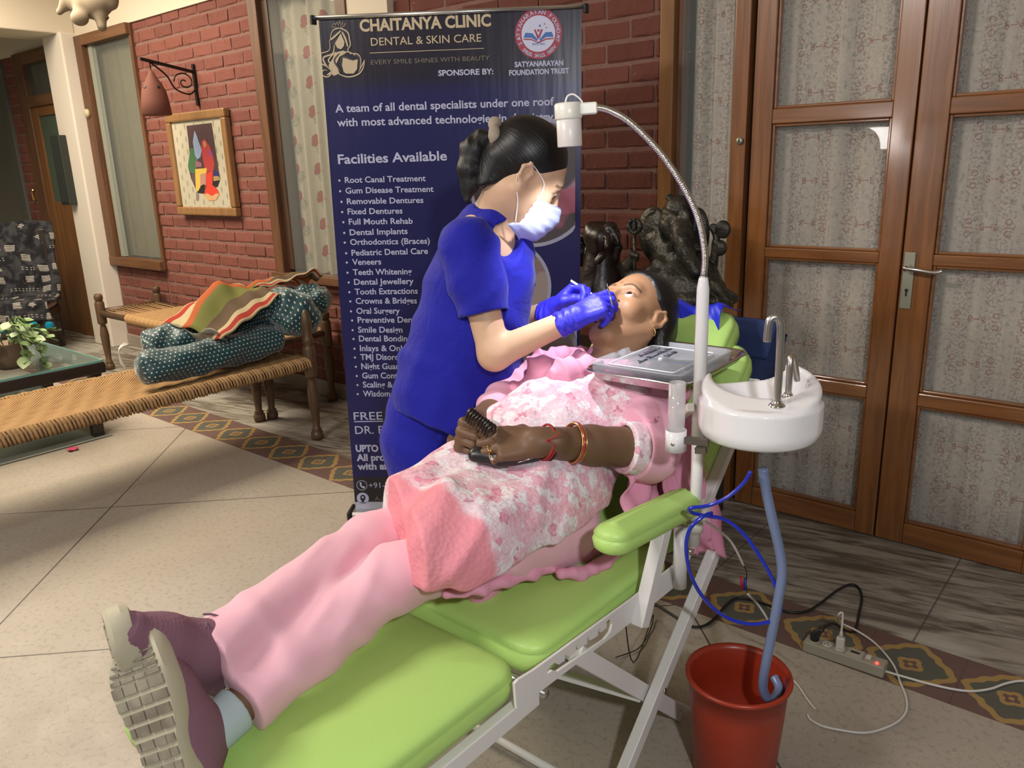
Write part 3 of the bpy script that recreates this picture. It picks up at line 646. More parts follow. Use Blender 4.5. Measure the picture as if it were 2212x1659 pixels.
# ---- instrument tray (with rim) and the frosted box lid lying in it
tray = empty('instrument_tray', (-.93, 1.70, .935), 'rectangular stainless steel instrument tray over the patient\'s shoulder', 'tray')
TR = V((-.93, 1.70, .935)); rz = Matrix.Rotation(math.radians(2), 3, 'Z')
def rr_loop(w, l, r, z, n=6):
    out = []
    for q, (sx, sy) in enumerate(((1, 1), (-1, 1), (-1, -1), (1, -1))):
        for k in range(n): th = q*PI/2+k/(n-1)*PI/2; out.append(rz @ V((sx*(w/2-r)+r*math.cos(th), sy*(l/2-r)+r*math.sin(th), z)))
    return out
def shell(b, prof, c, closed_ends=(True, True)):
    n = 24; vs = []
    for (w, l, r, z) in prof: vs += [p+V(c) for p in rr_loop(w, l, r, z)]
    fs = [[i*n+k, i*n+(k+1) % n, (i+1)*n+(k+1) % n, (i+1)*n+k] for i in range(len(prof)-1) for k in range(n)]
    if closed_ends[0]: fs.append(list(range(n))[::-1])
    if closed_ends[1]: fs.append([(len(prof)-1)*n+k for k in range(n)])
    b.add(vs, fs)
TW, TL = .275, .385
pp('dish', lambda b: shell(b, [(TW-.05, TL-.05, .03, -.022), (TW-.04, TL-.04, .035, -.020), (TW-.018, TL-.018, .036, -.004), (TW-.006, TL-.006, .040, .001), (TW, TL, .042, .000), (TW, TL, .042, .003), (TW-.008, TL-.008, .040, .0045), (TW-.022, TL-.022, .034, 0), (TW-.044, TL-.044, .034, -.0175)], TR), STEEL, tray, org=TR)
FROST = M('frosted_plastic', (.55, .57, .62), .22); FROST.b.inputs['Alpha'].default_value = .42; FROST.b.inputs['Coat Weight'].default_value = .6
lid = empty('box_lid', (-.930, 1.668, .940), 'frosted plastic box lid with black handwriting lying in the steel tray', 'lid'); LQ = V((-.930, 1.668, .940))
pp('lid_shell', lambda b: shell(b, [(.236, .285, .022, -.012), (.242, .292, .024, .012), (.246, .297, .026, .012), (.246, .297, .026, .0145), (.232, .283, .022, .0145), (.226, .276, .020, .002), (.176, .226, .010, .002), (.170, .220, .008, .008)], LQ), FROST, lid, org=LQ)
pp('raised_rim', lambda b: b.tube(rr0, .0013, 5, closed=True), M('rim_plastic', (.85, .87, .92), .2), lid, org=LQ) if False else None
b = B(); b.tube([p+LQ for p in rr_loop(.172, .222, .009, .0085)], .0016, 5, closed=True); b.v = [v-LQ for v in b.v]; b.build('raised_rim', M('rim_plastic', (.85, .87, .92), .2), lid, True)
b = B(); b.lathe([(0, .0115), (.004, .011), (.006, .008)], LQ+V((.0, -.01, 0)), 12); b.v = [v-LQ for v in b.v]; b.build('mould_point', M('pale_point', (.85, .87, .9), .3), lid, True)
INK = M('black_marker_ink', (.02, .02, .045), .6)
def text_mesh(name, s, mat, parent, O, X, Y, width=None, size=.02, bold=0.0, ext=.0004, align='LEFT', spacing=1.0, height=None):
    """flat lettering: O origin (baseline left), X/Y unit directions"""
    cu = bpy.data.curves.new('t', 'FONT'); cu.body = s; cu.size = 1.0; cu.offset = bold; cu.extrude = 0; cu.space_character = spacing; cu.resolution_u = 3
    t = bpy.data.objects.new('t', cu); COL.objects.link(t); dg = bpy.context.evaluated_depsgraph_get(); me = t.evaluated_get(dg).to_mesh()
    vs = [v.co.copy() for v in me.vertices]; fs = [list(p.vertices) for p in me.polygons]; t.evaluated_get(dg).to_mesh_clear(); bpy.data.objects.remove(t); bpy.data.curves.remove(cu)
    x1 = max(v.x for v in vs); x0 = min(v.x for v in vs); hh = .70
    sy = (height/hh) if height else size; sx = (width/(x1-x0)) if width else sy
    X = V(X).normalized(); Y = V(Y).normalized(); N = X.cross(Y)
    out = [V(O)+X*((v.x-x0)*sx)+Y*(v.y*sy)+N*ext for v in vs]
    return meshobj(name, out, fs, mat, parent)
hw = B(); rn = random.Random(3)
def scribble(x0, x1, y, amp):   # handwriting: slanted joined strokes, unreadable in the photo too
    pts = []; x = x0; k = 0
    while x < x1:
        h = amp*(rn.uniform(.5, 1.0) if k % 2 else rn.uniform(-.15, .15)); 
        if rn.random() < .13: h *= 1.8
        pts.append(LQ+rz @ V((x+h*.25, y+h, .0095))); x += rn.uniform(.003, .0058); k += 1
        if rn.random() < .10 and len(pts) > 3: hw.tube(smooth_pts(pts, 3), .0011, 5); pts = []; x += .006
    if len(pts) > 2: hw.tube(smooth_pts(pts, 3), .0011, 5)
LOCAL = lambda u, v: LQ+rz @ V((u, v, .0098))
# writing runs along the long side (local y), lines stacked in -x
def strokes(lines):
    for (x, y0, y1, amp) in lines:
        pts = []; y = y0; k = 0
        while y < y1:
            if k % 6 == 0: A_m = amp*rn.choice((.35, .45, .55, 1.1)); st_ = rn.uniform(.0010, .0019)
            th_ = k*1.05; pts.append(LOCAL(x-A_m*.5*(1-math.cos(th_)), y+.0022*math.sin(th_)+A_m*.25)); y += st_; k += 1
            if rn.random() < .03 and len(pts) > 3: hw.tube(smooth_pts(pts, 3), .0011, 5); pts = []; y += .006
        if len(pts) > 2: hw.tube(smooth_pts(pts, 3), .0011, 5)
strokes([(-.050, -.02, .085, .013), (-.022, -.075, .095, .013), (.006, .015, .075, .013)])
hw.v = [v-LQ for v in hw.v]; hw.build('handwriting', INK, lid)
# support arm, cup ring and clear cup, clamp
pp('tray_arm', lambda b: b.bar((px_-.005, py_-.03, .885), (-.885, 1.66, .80), .018, .020, bev=.002), WHITE_MET, pole, False)
pp('tray_post', lambda b: b.tube([(-.885, 1.66, .79), (-.885, 1.66, .915)], .009, 14), WHITE_MET)
CP = V(onx(1460, 950, -.735)); CLEAR = M('clear_acrylic', (.88, .86, .88), .06); CLEAR.b.inputs['Alpha'].default_value = .35; CLEAR.b.inputs['Coat Weight'].default_value = 1
ring = empty('cup_holder', CP, 'short white ring cup holder left of the basin', 'cup holder')
b = B(); b.lathe([(.0185, -.022), (.0215, -.022), (.0215, .022), (.0185, .022), (.0185, -.022)], (0, 0, 0), 28); b.build('ring', WHITE_PL, ring, True)
b = B(); b.lathe([(0, .0212), (.004, .0215), (.004, .02)], (0, 0, 0), 10, Matrix.Rotation(PI/2, 3, 'X')); o = b.build('screw', STEEL2, ring, True); o.location = (.004, 0, -.003)
cup = mk('clear_tube', lambda b: b.lathe([(.0155, -.018), (.0175, -.018), (.0175, .118), (.0155, .118), (.0155, -.018)], (0, 0, 0), 28), CLEAR, None, True); cup.location = CP+V((0, 0, .004))
tag(cup, 'clear plastic tube standing in the white ring under the steel tray', 'tube')
pp('clamp_bar', lambda b: (b.bar(CP+V((.020, .0, .004)), CP+V((.066, .012, .004)), .012, .014), b.bar(CP+V((.045, .0, -.012)), CP+V((.066, .004, -.010)), .016, .012)), M('brown_grey_steel', (.16, .14, .12), .4, .6), pole, False)
# ---- spittoon basin
BC = V((-.606, 1.488, .868)); basin = empty('spittoon_basin', BC, 'white oval spittoon basin with two steel taps on the service pole', 'basin')
def fbasin(P):
    x = P[..., 0]-BC.x; y = P[..., 1]-BC.y; z = P[..., 2]-BC.z; r = np.sqrt(x*x+y*y)
    # unit vector towards the viewer side (front)
    fx, fy = .38, -.925; fr = x*fx+y*fy
    top = .112-.030*np.clip((fr+.02)/.12, -.6, 1.0)
    rad = .116+.006*np.clip((.085-z)/.01, 0, 1)-.012*np.clip((.03-z)/.03, 0, 1)**2
    d = np.maximum(r-rad, np.maximum(z-top, -z)); 
    q = np.stack([np.maximum(r-rad+.008, 0), np.maximum(np.maximum(z-top, -z)+.008, 0)], -1)
    return np.sqrt((q**2).sum(-1))-.008+np.minimum(np.maximum(r-rad+.008, np.maximum(z-top, -z)+.008), 0)
class FB(SDF):
    def ev(s, P, idx=None):
        d = fbasin(P); c = np.array([BC.x-.018, BC.y+.030, BC.z+.118]); l = P-c; rr = np.array([.096, .082, .078])
        k0 = np.sqrt(((l/rr)**2).sum(-1)); e = k0*(k0-1)/np.maximum(np.sqrt(((l/rr**2)**2).sum(-1)), 1e-9); e = -e
        h = np.maximum(.012-np.abs(d-e), 0)/.012; return np.maximum(d, e)+h*h*.003
fb = FB(); fb.ell(BC+V((0, 0, .06)), (.13, .13, .08)); v, q = fb.mesh(.0032); fast_mesh('bowl', v-np.array(BC), q, WHITE_PL, basin)
def tap(base, pts, r, name='tap'):
    b = B(); b.tube(smooth_pts(pts, 8), r, 14); b.v = [v-BC for v in b.v]; o = b.build(name, STEEL2, basin, True)
    b = B(); b.lathe([(.0165, 0), (.0165, .003), (.012, .006), (.0085, .010), (.0085, .012)], V(base), 22); b.v = [v-BC for v in b.v]; b.build('tap_flange', STEEL, o, True)
ZD = BC.z+.085
t1 = onz(1678, 878, ZD); t2 = onz(1702, 862, ZD)
sd = V(RT); sd.z = 0; sd.normalize()
tap(t1, [t1, t1+V((0, 0, .08)), t1+V((0, 0, .145))-sd*.001, t1+V((0, 0, .166))-sd*.004, t1+V((0, 0, .174))-sd*.014, t1+V((0, 0, .165))-sd*.024, t1+V((0, 0, .128))-sd*.026], .0075)
bk2 = V((-.3, .8, 0)).normalized()
tap(t2, [t2, t2+V((0, 0, .04)), t2+V((0, 0, .070)), t2+V((0, 0, .084))+bk2*.007+sd*.001, t2+V((0, 0, .078))+bk2*.018+sd*.006, t2+V((0, 0, .03))+bk2*.03+sd*.016], .0065)
b = B(); b.lathe([(0, 0), (.02, 0), (.02, .012)], BC+V((0, 0, -.012)), 18); b.v = [v-BC for v in b.v]; b.build('drain_cap', M('navy_plastic', (.01, .02, .10), .5), basin, True)
pp('basin_arm', lambda b: b.bar((px_, py_, .90), (-.70, 1.53, .91), .016, .02), WHITE_MET, pole, False)
# ---- hoses
HOSE = M('grey_blue_hose', (.15, .20, .34), .35); _ = HOSE.coord(); HOSE.b.inputs['Coat Weight'].default_value = .3
hp = [ond(1648, 1012, 1.64), ond(1655, 1060, 1.655), ond(1668, 1120, 1.67), ond(1684, 1190, 1.69), ond(1689, 1240, 1.70), ond(1680, 1300, 1.715), ond(1667, 1370, 1.74), ond(1655, 1430, 1.76), ond(1648, 1480, 1.785), ond(1657, 1507, 1.80), ond(1672, 1508, 1.81), ond(1683, 1487, 1.83), ond(1672, 1462, 1.85)]
tag(mk('drain_hose', lambda b: b.tube(smooth_pts(hp, 6), .0105, 14), HOSE, None, True), 'thick grey-blue drain hose hanging from the basin into the red bucket', 'hose')
BLU = M('blue_tube', (.004, .02, .42), .18); BLU.b.inputs['Coat Weight'].default_value = .7
bp = [(1622, 1018, 1.62), (1605, 1045, 1.63), (1570, 1075, 1.65), (1530, 1092, 1.67), (1490, 1098, 1.68), (1497, 1108, 1.70), (1530, 1115, 1.70), (1565, 1122, 1.70), (1605, 1152, 1.70), (1640, 1200, 1.70), (1668, 1250, 1.71), (1686, 1300, 1.72), (1680, 1332, 1.73), (1645, 1347, 1.73), (1600, 1345, 1.73), (1555, 1325, 1.73), (1515, 1285, 1.72), (1490, 1235, 1.71), (1482, 1180, 1.70), (1492, 1140, 1.69), (1520, 1115, 1.69), (1538, 1108, 1.70)]
tag(mk('water_tube', lambda b: b.tube(smooth_pts([ond(*p) for p in bp], 5), .0042, 10), BLU, None, True), 'thin bright blue tube looped beside the green armrest', 'tube')
# ---- bucket
BK = V((-.636, 1.525, 0)); RED = M('red_bucket_plastic', (.30, .028, .010), .35); _ = RED.coord()
bucket = empty('bucket', BK, 'red plastic bucket on the floor under the basin', 'bucket')
mk('shell', lambda b: b.lathe([(0, .004), (.086, .004), (.090, .0), (.093, .004), (.108, .20), (.112, .262), (.119, .262), (.1205, .267), (.119, .272), (.112, .272), (.106, .262), (.102, .20), (.088, .012), (0, .012)], (0, 0, 0), 48), RED, bucket, True)
mk('water', lambda b: b.lathe([(0, .055), (.0915, .055)], (0, 0, 0), 40), M('dark_water', (.03, .02, .022), .04), bucket, True)
tag(bucket.children[1], None, None)
# ---- blue disposable sheet over the head end, dark bag behind
SHEET = M('blue_plastic_sheet', (.012, .028, .62), .38)
Rb = Matrix.Rotation(math.radians(43), 3, 'X')
def sheet(u, v):
    x = -.16+u*.29; s = -.03+v*.15; fold = .010*math.sin(u*13+v*4)+.007*math.sin(u*29+v*9)
    p = V((x, s, .085+fold+.035*math.sin(v*PI)))
    if v > .6: p = p+V((0, .0, -(v-.6)*.12))
    return V((-1.065, 2.06, .89))+Rb @ p
tag(mk('disposable_sheet', lambda b: b.grid(sheet, 40, 24), SHEET, None, True, solid=.002), 'crumpled bright blue disposable sheet tucked behind the green headrest', 'sheet')
BAG = M('navy_canvas', (.008, .022, .085), .8)
def bag(b): b.box((0, 0, 0), (.40, .34, .085), None, .03)
bg = mk('bag', bag, BAG, None, False, bevel=.02); bg.location = (-1.045, 2.145, .80); bg.rotation_euler = (math.radians(55), 0, 0); tag(bg, 'navy blue bag hung behind the top of the green chair back', 'bag')
mk('flap', lambda b: b.box((0, .10, .045), (.38, .12, .010), None, .004), M('navy_flap', (.010, .028, .11), .8), bg)
# ---- power strip and cables
CABW = M('white_cable', (.66, .64, .60), .4); CABB = M('black_cable', (.012, .012, .012), .4); GREYP = M('beige_grey_plastic', (.34, .32, .25), .45)
a0 = onz(1733, 1407); a1 = onz(1907, 1467); ps = empty('power_strip', (a0+a1)/2, 'grey power strip with plugs and glowing red light on the marble floor', 'power strip')
dx = (a1-a0).normalized(); dy = V((-dx.y, dx.x, 0)); Lp = (a1-a0).length; RP = Matrix((dx, dy, V((0, 0, 1)))).transposed()
def pl(u, v, z): return dx*u+dy*v+V((0, 0, z))
def psb(name, fn, mat, parent=ps, **kw): b = B(); fn(b); return b.build(name, mat, parent, **kw)
psb('housing', lambda b: b.box(pl(0, .024, .017), (Lp, .048, .034), RP, .003), GREYP)
IV = M('ivory_plastic', (.62, .60, .52), .4)
for k, u in enumerate((-.086, -.050, -.014)):
    so = psb('socket', lambda b: b.lathe([(.0135, .034), (.0135, .0362), (0, .0362)], pl(u, .024, 0), 20), IV)
    for a in (0, 2.1, 4.2): psb('socket_hole', lambda b: b.lathe([(.002, .0361), (.002, .0368), (0, .0368)], pl(u+.006*math.cos(a+1.57), .024+.006*math.sin(a+1.57), 0), 8), BLACK, so)
psb('socket_plate', lambda b: b.box(pl(.028, .024, .0355), (.044, .040, .003), RP), M('plate_beige', (.42, .40, .33), .4))
psb('usb_slot', lambda b: b.box(pl(.028, .026, .0375), (.024, .007, .002), RP), BLACK)
psb('switch', lambda b: b.box(pl(.064, .026, .037), (.014, .018, .006), RP, .001), IV)
LED = M('red_light', (.8, .02, .02), .3); LED.b.inputs['Emission Color'].default_value = (1, .03, .02, 1); LED.b.inputs['Emission Strength'].default_value = 6
psb('indicator_light', lambda b: b.lathe([(.0045, .034), (.004, .0375), (0, .0385)], pl(.090, .013, 0), 14), LED)
C0 = (a0+a1)/2
bpg = empty('black_plug', C0+pl(-.086, .024, .0365), 'black round plug pushed into the left socket of the power strip', 'plug')
mk('plug_body', lambda b: b.tube([(0, 0, 0), (0, 0, .012), dx*.004+V((0, 0, .022)), dx*.014+V((0, 0, .036)), dx*.022+V((0, 0, .044))], [.013, .0135, .012, .008, .005], 14), BLACK, bpg, True)
kz = .005
def F(px, py, z=kz): return onz(px, py, z)
cb = [C0+pl(-.066, .024, .082), F(1800, 1347, .06), F(1828, 1362, .02), F(1847, 1362), F(1856, 1325), F(1862, 1290), F(1853, 1268), F(1835, 1263), F(1808, 1276), F(1770, 1305), F(1740, 1321), F(1700, 1321), F(1650, 1304), F(1615, 1294), F(1588, 1293), F(1566, 1310), F(1545, 1335), F(1520, 1352), F(1490, 1352), F(1455, 1330), F(1405, 1298)]
mk('cord', lambda b: b.tube([V(p)-bpg.location for p in smooth_pts(cb, 6)], .0042, 8), CABB, bpg, True)
wpg = empty('white_plug', C0+pl(-.014, .024, .0365), 'white two-pin plug standing in the third socket of the power strip', 'plug')
mk('plug_body', lambda b: b.box((0, 0, .018), (.022, .016, .036), RP, .003), IV, wpg); mk('strain_relief', lambda b: b.tube([(0, 0, .034), (0, 0, .05), (0, 0, .056)], [.006, .0045, .0028], 10), IV, wpg, True)
cw = [C0+pl(-.014, .024, .088), C0+pl(-.014, .024, .125), C0+pl(-.018, .03, .148), C0+pl(-.028, .03, .135), F(1816, 1345, .04), F(1850, 1362, .02), F(1885, 1385), F(1912, 1412), F(1932, 1440), F(1945, 1475), F(1957, 1505), F(1958, 1535), F(1940, 1558), F(1905, 1575), F(1865, 1583), F(1815, 1577), F(1775, 1568), F(1752, 1555), F(1744, 1543)]
mk('cord', lambda b: b.tube([V(p)-wpg.location for p in smooth_pts(cw, 6)], .0031, 8), CABW, wpg, True)
sc_ = [F(1912, 1450, .012), F(1960, 1464), F(2010, 1478), F(2060, 1489), F(2100, 1493), F(2140, 1488), F(2175, 1476), F(2215, 1471), F(2300, 1478), F(2420, 1500)]
tag(mk('supply_cord', lambda b: b.tube(smooth_pts(sc_, 6), .0034, 8), CABW, None, True), 'white supply cord running from the power strip to the right edge', 'cord')
lc = [ond(1518, 1122, 1.80), ond(1545, 1140, 1.82), ond(1580, 1172, 1.85), ond(1606, 1222, 1.88)]
lc2 = [ond(1614, 1282, 1.92), ond(1640, 1310, 1.98), ond(1662, 1350, 2.03), F(1672, 1405), F(1685, 1440), F(1702, 1462), F(1722, 1478), F(1745, 1512), F(1761, 1532)]
lcord = empty('lamp_cord', lc[0], 'thin white lamp cord with a taped red and blue joint', 'cord'); O_ = V(lc[0])
mk('upper_cord', lambda b: b.tube([p-O_ for p in smooth_pts(lc, 6)], .0028, 8), CABW, lcord, True)
mk('bare_wire', lambda b: b.tube([p-O_ for p in smooth_pts([lc[-1], ond(1613, 1236, 1.89), ond(1612, 1262, 1.91), lc2[0]], 5)], .0013, 6), CABB, lcord, True)
mk('red_tape', lambda b: b.tube([ond(1601, 1246, 1.90)-O_, ond(1603, 1271, 1.905)-O_], .0034, 8), M('red_tape', (.45, .01, .02), .5), lcord, True)
mk('blue_tape', lambda b: b.tube([ond(1610, 1250, 1.90)-O_, ond(1608, 1274, 1.91)-O_], .0038, 8), M('blue_tape', (.02, .04, .32), .5), lcord, True)
mk('lower_cord', lambda b: b.tube([p-O_ for p in smooth_pts(lc2, 6)], .0029, 8), CABW, lcord, True)
tag(mk('thin_black_wire', lambda b: b.tube(smooth_pts([V((-.9, 1.45, .40)), V((-.90, 1.50, .2)), F(1410, 1330, .03), F(1405, 1360), F(1380, 1400), F(1330, 1420)], 6), .0016, 6), CABB, None, True), 'thin black wire hanging from the chair seat to the floor', 'wire')
# ================================================================== THE TWO PEOPLE
def npv(v): return np.array(v, float)
def nrm(v): v = npv(v); return v/np.linalg.norm(v)
def skin(name):
    m = M(name, (.5, .3, .2), .5); _ = m.coord(); m.color(m.attr()); m.b.inputs['Subsurface Weight'].default_value = .08
    m.b.inputs['Subsurface Radius'].default_value = (.02, .008, .004); m.b.inputs['Subsurface Scale'].default_value = .2; m.b.inputs['Specular IOR Level'].default_value = .35
    m.bump(m.noise(300, 2), .0003, .5); return m
SK1 = skin('fair_skin'); SK2 = skin('brown_skin')
def hairmat(name, c=(.005, .0045, .0055)):
    m = M(name, c, .34, spec=.45); x, y, z = m.coord(); m.b.inputs['Anisotropic'].default_value = .0; return m
HAIR = hairmat('black_hair'); _a = HAIR.attr(); HAIR.vec = _a
_n = HAIR.noise(1.0, 4, _a); HAIR.bump(_n, .0016, .8); HAIR.set('Roughness', _n*.30+.22)
def strands(F, pole, ref):
    pole = nrm(pole); ref = npv(ref); ref = nrm(ref-pole*(ref@pole)); oth = np.cross(pole, ref)
    def cf(P):
        l = P-F.o; a = np.arctan2(l@oth, l@ref); r = np.linalg.norm(l, axis=1); t = np.arccos(np.clip((l@pole)/np.maximum(r, 1e-6), -1, 1)); return np.stack([np.cos(a)*26, np.sin(a)*26, t*2.0+r*30], 1)
    return cf
class Frame:
    """local frame: s = subject's left, f = forward, u = up"""
    def __init__(s, o, f, u, k=1.0):
        s.o = npv(o); s.f = nrm(f); u = npv(u); s.u = nrm(u-s.f*(u@s.f)); s.s = np.cross(s.u, s.f); s.k = k; s.R = np.stack([s.s, s.f, s.u], 1)
    def __call__(s, a, b, c): return s.o+s.k*(s.s*a+s.f*b+s.u*c)
    def inv(s, P): return ((P-s.o)@s.R)/s.k
pony0 = npv(ond(1068, 300, 2.02))
def head(S, F, open_=0.0, k=1.0):
    q = F.k
    S.ell(F(0, -.012, .040), npv((.073, .092, .082))*q, F.R, .02); S.ell(F(0, .028, -.012), npv((.062, .062, .078))*q, F.R, .03)
    dj = -.030*open_
    for a in (-1, 1):
        S.cone(F(.055*a, -.008, -.040), F(.020*a, .058, -.088+dj), .020*q, .017*q, .03); S.ell(F(.036*a, .055, -.022+dj*.2), npv((.024, .026, .028))*q, F.R, .02)
    S.cone(F(-.012, .070, -.092+dj), F(.012, .070, -.092+dj), .017*q, .017*q, .025)
    S.cone(F(0, .0, -.055), F(0, .045, -.080+dj*.6), .045*q, .030*q, .03)
    S.cone(F(-.034, .070, .026), F(.034, .070, .026), .015*q, .015*q, .02)
    S.cone(F(0, .082, .022), F(0, .101, -.016), .0075*q, .0105*q, .012)
    for a in (-1, 1):
        S.ell(F(.012*a, .092, -.024), npv((.0075, .009, .007))*q, F.R, .008)
    for a in (-1, 1): S.ell(F(.033*a, .091, .004), npv((.020, .013, .0125))*q, F.R, .012, -1)
    for a in (-1, 1):
        S.ell(F(.032*a, .0695, .004), npv((.0165, .0150, .0145))*q, F.R, .004)
        S.cone(F(.018*a, .078, .010), F(.048*a, .068, .009), .0042*q, .0038*q, .005); S.ell(F(.033*a, .0865, .0035), npv((.0118, .009, .0052))*q, F.R, .002, -1)
    S.ell(F(0, .080, -.050), npv((.023, .012, .0055))*q, F.R, .006); S.ell(F(0, .079, -.061+dj), npv((.019, .012, .006))*q, F.R, .006)
    if open_ > 0: S.ell(F(0, .088, -.055+dj*.45), npv((.016, .026, .003+.012*open_))*q, F.R, .005, -1)
    else: S.cone(F(-.02, .093, -.0555), F(.02, .093, -.0555), .0014*q, .0014*q, .003, -1)
    for a in (-1, 1):
        E_ = [F(a*.070, .004, .008), F(a*.079, -.014, .024), F(a*.082, -.026, .010), F(a*.078, -.022, -.012), F(a*.071, -.006, -.026), F(a*.069, .003, -.022)]
        S.chain(E_, [.0042*q, .0045*q, .0045*q, .0045*q, .0060*q, .005*q], .005); S.ell(F(a*.072, -.010, -.002), npv((.006, .015, .022))*q, F.R, .006); S.ell(F(a*.081, -.008, .002), npv((.0055, .009, .014))*q, F.R, .004, -1)
def eye(F, a, parent, org, look=(0, 1, 0)):
    c = F(.032*a, .0725, .004); d = nrm(F.R@npv(look)); b = B(); n = 20; r = .0128*F.k
    vs = []; fs = []
    z = V(d); R = frame_to(z, V(F.s)); prof = [(math.sin(t*PI/14)*r, math.cos(t*PI/14)*r) for t in range(15)]
    for i, (rr, zz) in enumerate(prof):
        for k in range(n): vs.append(R @ V((rr*math.cos(2*PI*k/n), rr*math.sin(2*PI*k/n), zz))+V(c)-org)
    fs = [[i*n+k, (i+1)*n+k, (i+1)*n+(k+1) % n, i*n+(k+1) % n] for i in range(14) for k in range(n)]
    o = meshobj('eyeball', vs, fs, None, parent, True, [EYEW, EYEI, EYEP], [2 if i < 2 else 1 if i < 4 else 0 for i in range(14) for k in range(n)]); return o
EYEW = M('eye_white', (.72, .68, .64), .15); EYEI = M('brown_iris', (.035, .014, .007), .1); EYEP = M('pupil', (.004, .004, .004), .08)
HB, HD = [], []
def hand(S, w, f, n, side, curls, thumb, q=1.0, spread=.0175, tr=1.0):
    """five-fingered hand; side=+1 right, -1 left; curls: four tuples (a,b,c) degrees; thumb: list of 3 local points"""
    f = nrm(f); n = npv(n); n = nrm(n-f*(n@f)); s = np.cross(n, f)*side; R = np.stack([s, f, n], 1); w = npv(w)
    L = lambda a, b, c: w+q*(s*a+f*b+n*c)
    S.cone(L(0, -.03, 0), L(0, .012, 0), .0245*q*tr, .025*q*tr, .012)
    for i in range(4):
        x = (.0265-.0178*i); S.cone(L(x*.55, .008, 0), L(x, .080-.004*abs(i-1), .001), .0155*q*tr, .0112*q*tr, .010)
    S.ell(L(.0, .046, -.004), npv((.034, .040, .012))*q*tr, R, .008)
    S.ell(L(.022, .030, -.012), npv((.016, .026, .014))*q*tr, R, .010)
    Ls = (.070, .078, .072, .056); rs = (.0094, .0096, .0090, .0080); tips = []
    for i in range(4):
        x = (.0265-.0178*i); p = L(x, .082-.004*abs(i-1)-(.008 if i == 3 else 0), .001); ang = 0; fan = (1.5-i)*.045
        for j, (fr, c) in enumerate(zip((.46, .30, .24), curls[i])):
            ang += math.radians(c); d = nrm(R@npv((fan, math.cos(ang), -math.sin(ang)))); p2 = p+d*Ls[i]*fr*q
            r1 = rs[i]*(1-.08*j)*q*tr; S.cone(p, p2, r1*1.04, r1*.93, .0035); p = p2
        tips.append(p)
        if i > 1: HB.append(L(x, .082, .001)*.55+.45*(L(x, .082, .001)+nrm(R@npv((fan, math.cos(math.radians(curls[i][0])), -math.sin(math.radians(curls[i][0])))))*Ls[i]*.46*q)); HD.append(nrm(R@npv((fan, math.cos(math.radians(curls[i][0])), -math.sin(math.radians(curls[i][0]))))))
    T = [L(*t) for t in thumb]; S.chain(T, [.0135*q*tr, .0112*q*tr, .0102*q*tr, .0088*q*tr][:len(T)], .008); tips.append(T[-1])
    return R, tips
def person(name, loc, label): return empty(name, loc, label, 'person')
def put(S, res, name, mat, parent, cf=None, disp=None, amp=0):
    v, q = S.mesh(res, disp, amp=amp); cols = cf(v) if cf else None
    return fast_mesh(name, v-npv(parent.location), q, mat, parent, True, cols)
def facecol(base, lip, F, extra=None):
    base = npv(base); lip = npv(lip)
    def cf(P):
        C = np.tile(base, (len(P), 1)); l = F.inv(P)
        C *= (1+.06*vnoise(P, 60, 3))[:, None]
        def blend(mask, c): 
            nonlocal C
            C = C*(1-mask[:, None])+npv(c)*mask[:, None]
        ck = np.exp(-(((np.abs(l[:, 0])-.040)/.018)**2+((l[:, 1]-.07)/.03)**2+((l[:, 2]+.025)/.02)**2)); blend(ck*.25, base*[1.15, .85, .8])
        for (c, h, s) in (((-.050), .0045, 1), ((-.062), .0055, 1)):
            m = np.clip(1.25-np.sqrt((l[:, 0]/.025)**2+((l[:, 2]-c)/.0065)**2), 0, .35)/.35*(l[:, 1] > .070); blend(m*.8, lip)
        ax = np.abs(l[:, 0]); by = .0265+.006*np.sin(np.clip((ax-.012)/.042, 0, 1)*PI)-.004*np.clip((ax-.03)/.02, 0, 1)
        m = np.clip(1.4-np.abs(l[:, 2]-by)/.0034, 0, 1)*((ax > .012) & (ax < .054) & (l[:, 1] > .045)); blend(m*.80, (.022, .014, .010))
        e = np.sqrt((((ax-.033)/.0165)**2+((l[:, 2]-.0045)/.0080)**2)); m = np.clip(1-np.abs(e-1)/.22, 0, 1)*(l[:, 1] > .055)*(l[:, 2] > .0015); blend(m*.75, (.02, .012, .010))
        m = np.clip(1.5-e, 0, 1)*(l[:, 1] > .05)*.30; blend(m, base*.6)
        if extra is not None: C = extra(P, l, C)
        return np.clip(C, 0, 1)
    return cf
# ------------------------------------------------------------------ PATIENT, lying back, feet to the viewer's left
PO = V((-1.12, 1.35, .50)); pat = person('person', PO, 'woman in pink floral tunic lying back in the green chair, mouth open, purple trainers')
pf = nrm((-.16, -.66, .74)); pu = nrm((.0, .735, .68))
PH = Frame((-1.095, 1.802, 1.012), pf, pu, 1.06)
JX = lambda px, py, X: npv(onx(px, py, X))
hipL, hipR = npv((-1.03, 1.36, .60)), npv((-1.21, 1.36, .60))
kL, kR = JX(858, 1238, -1.10), JX(800, 1172, -1.25)
LF_, LU_ = nrm(-RT*.36+UP*.93+FW*.10), nrm(FW*1.0+RT*.30-UP*.22); RF_, RU_ = nrm(-RT*.28+UP*.64-FW*.72), nrm(RT*.75+UP*.55+FW*.20)
ASL = npv(ond(388, 1702, 1.17))+LF_*.062+LU_*.090; ASR = npv(ond(480, 1390, 1.33))
aL, aR = ASL+nrm(kL-ASL)*.012, ASR+nrm(kR-ASR)*.012
shL, shR = npv((-.935, 1.62, .800)), npv((-1.275, 1.64, .82))
elL = JX(1395, 968, -.885); wrL = JX(1168, 955, -1.0); elR = JX(1112, 850, -1.34); wrR = npv(ond(1022, 925, 1.86))
S = SDF(); head(S, PH, .55)
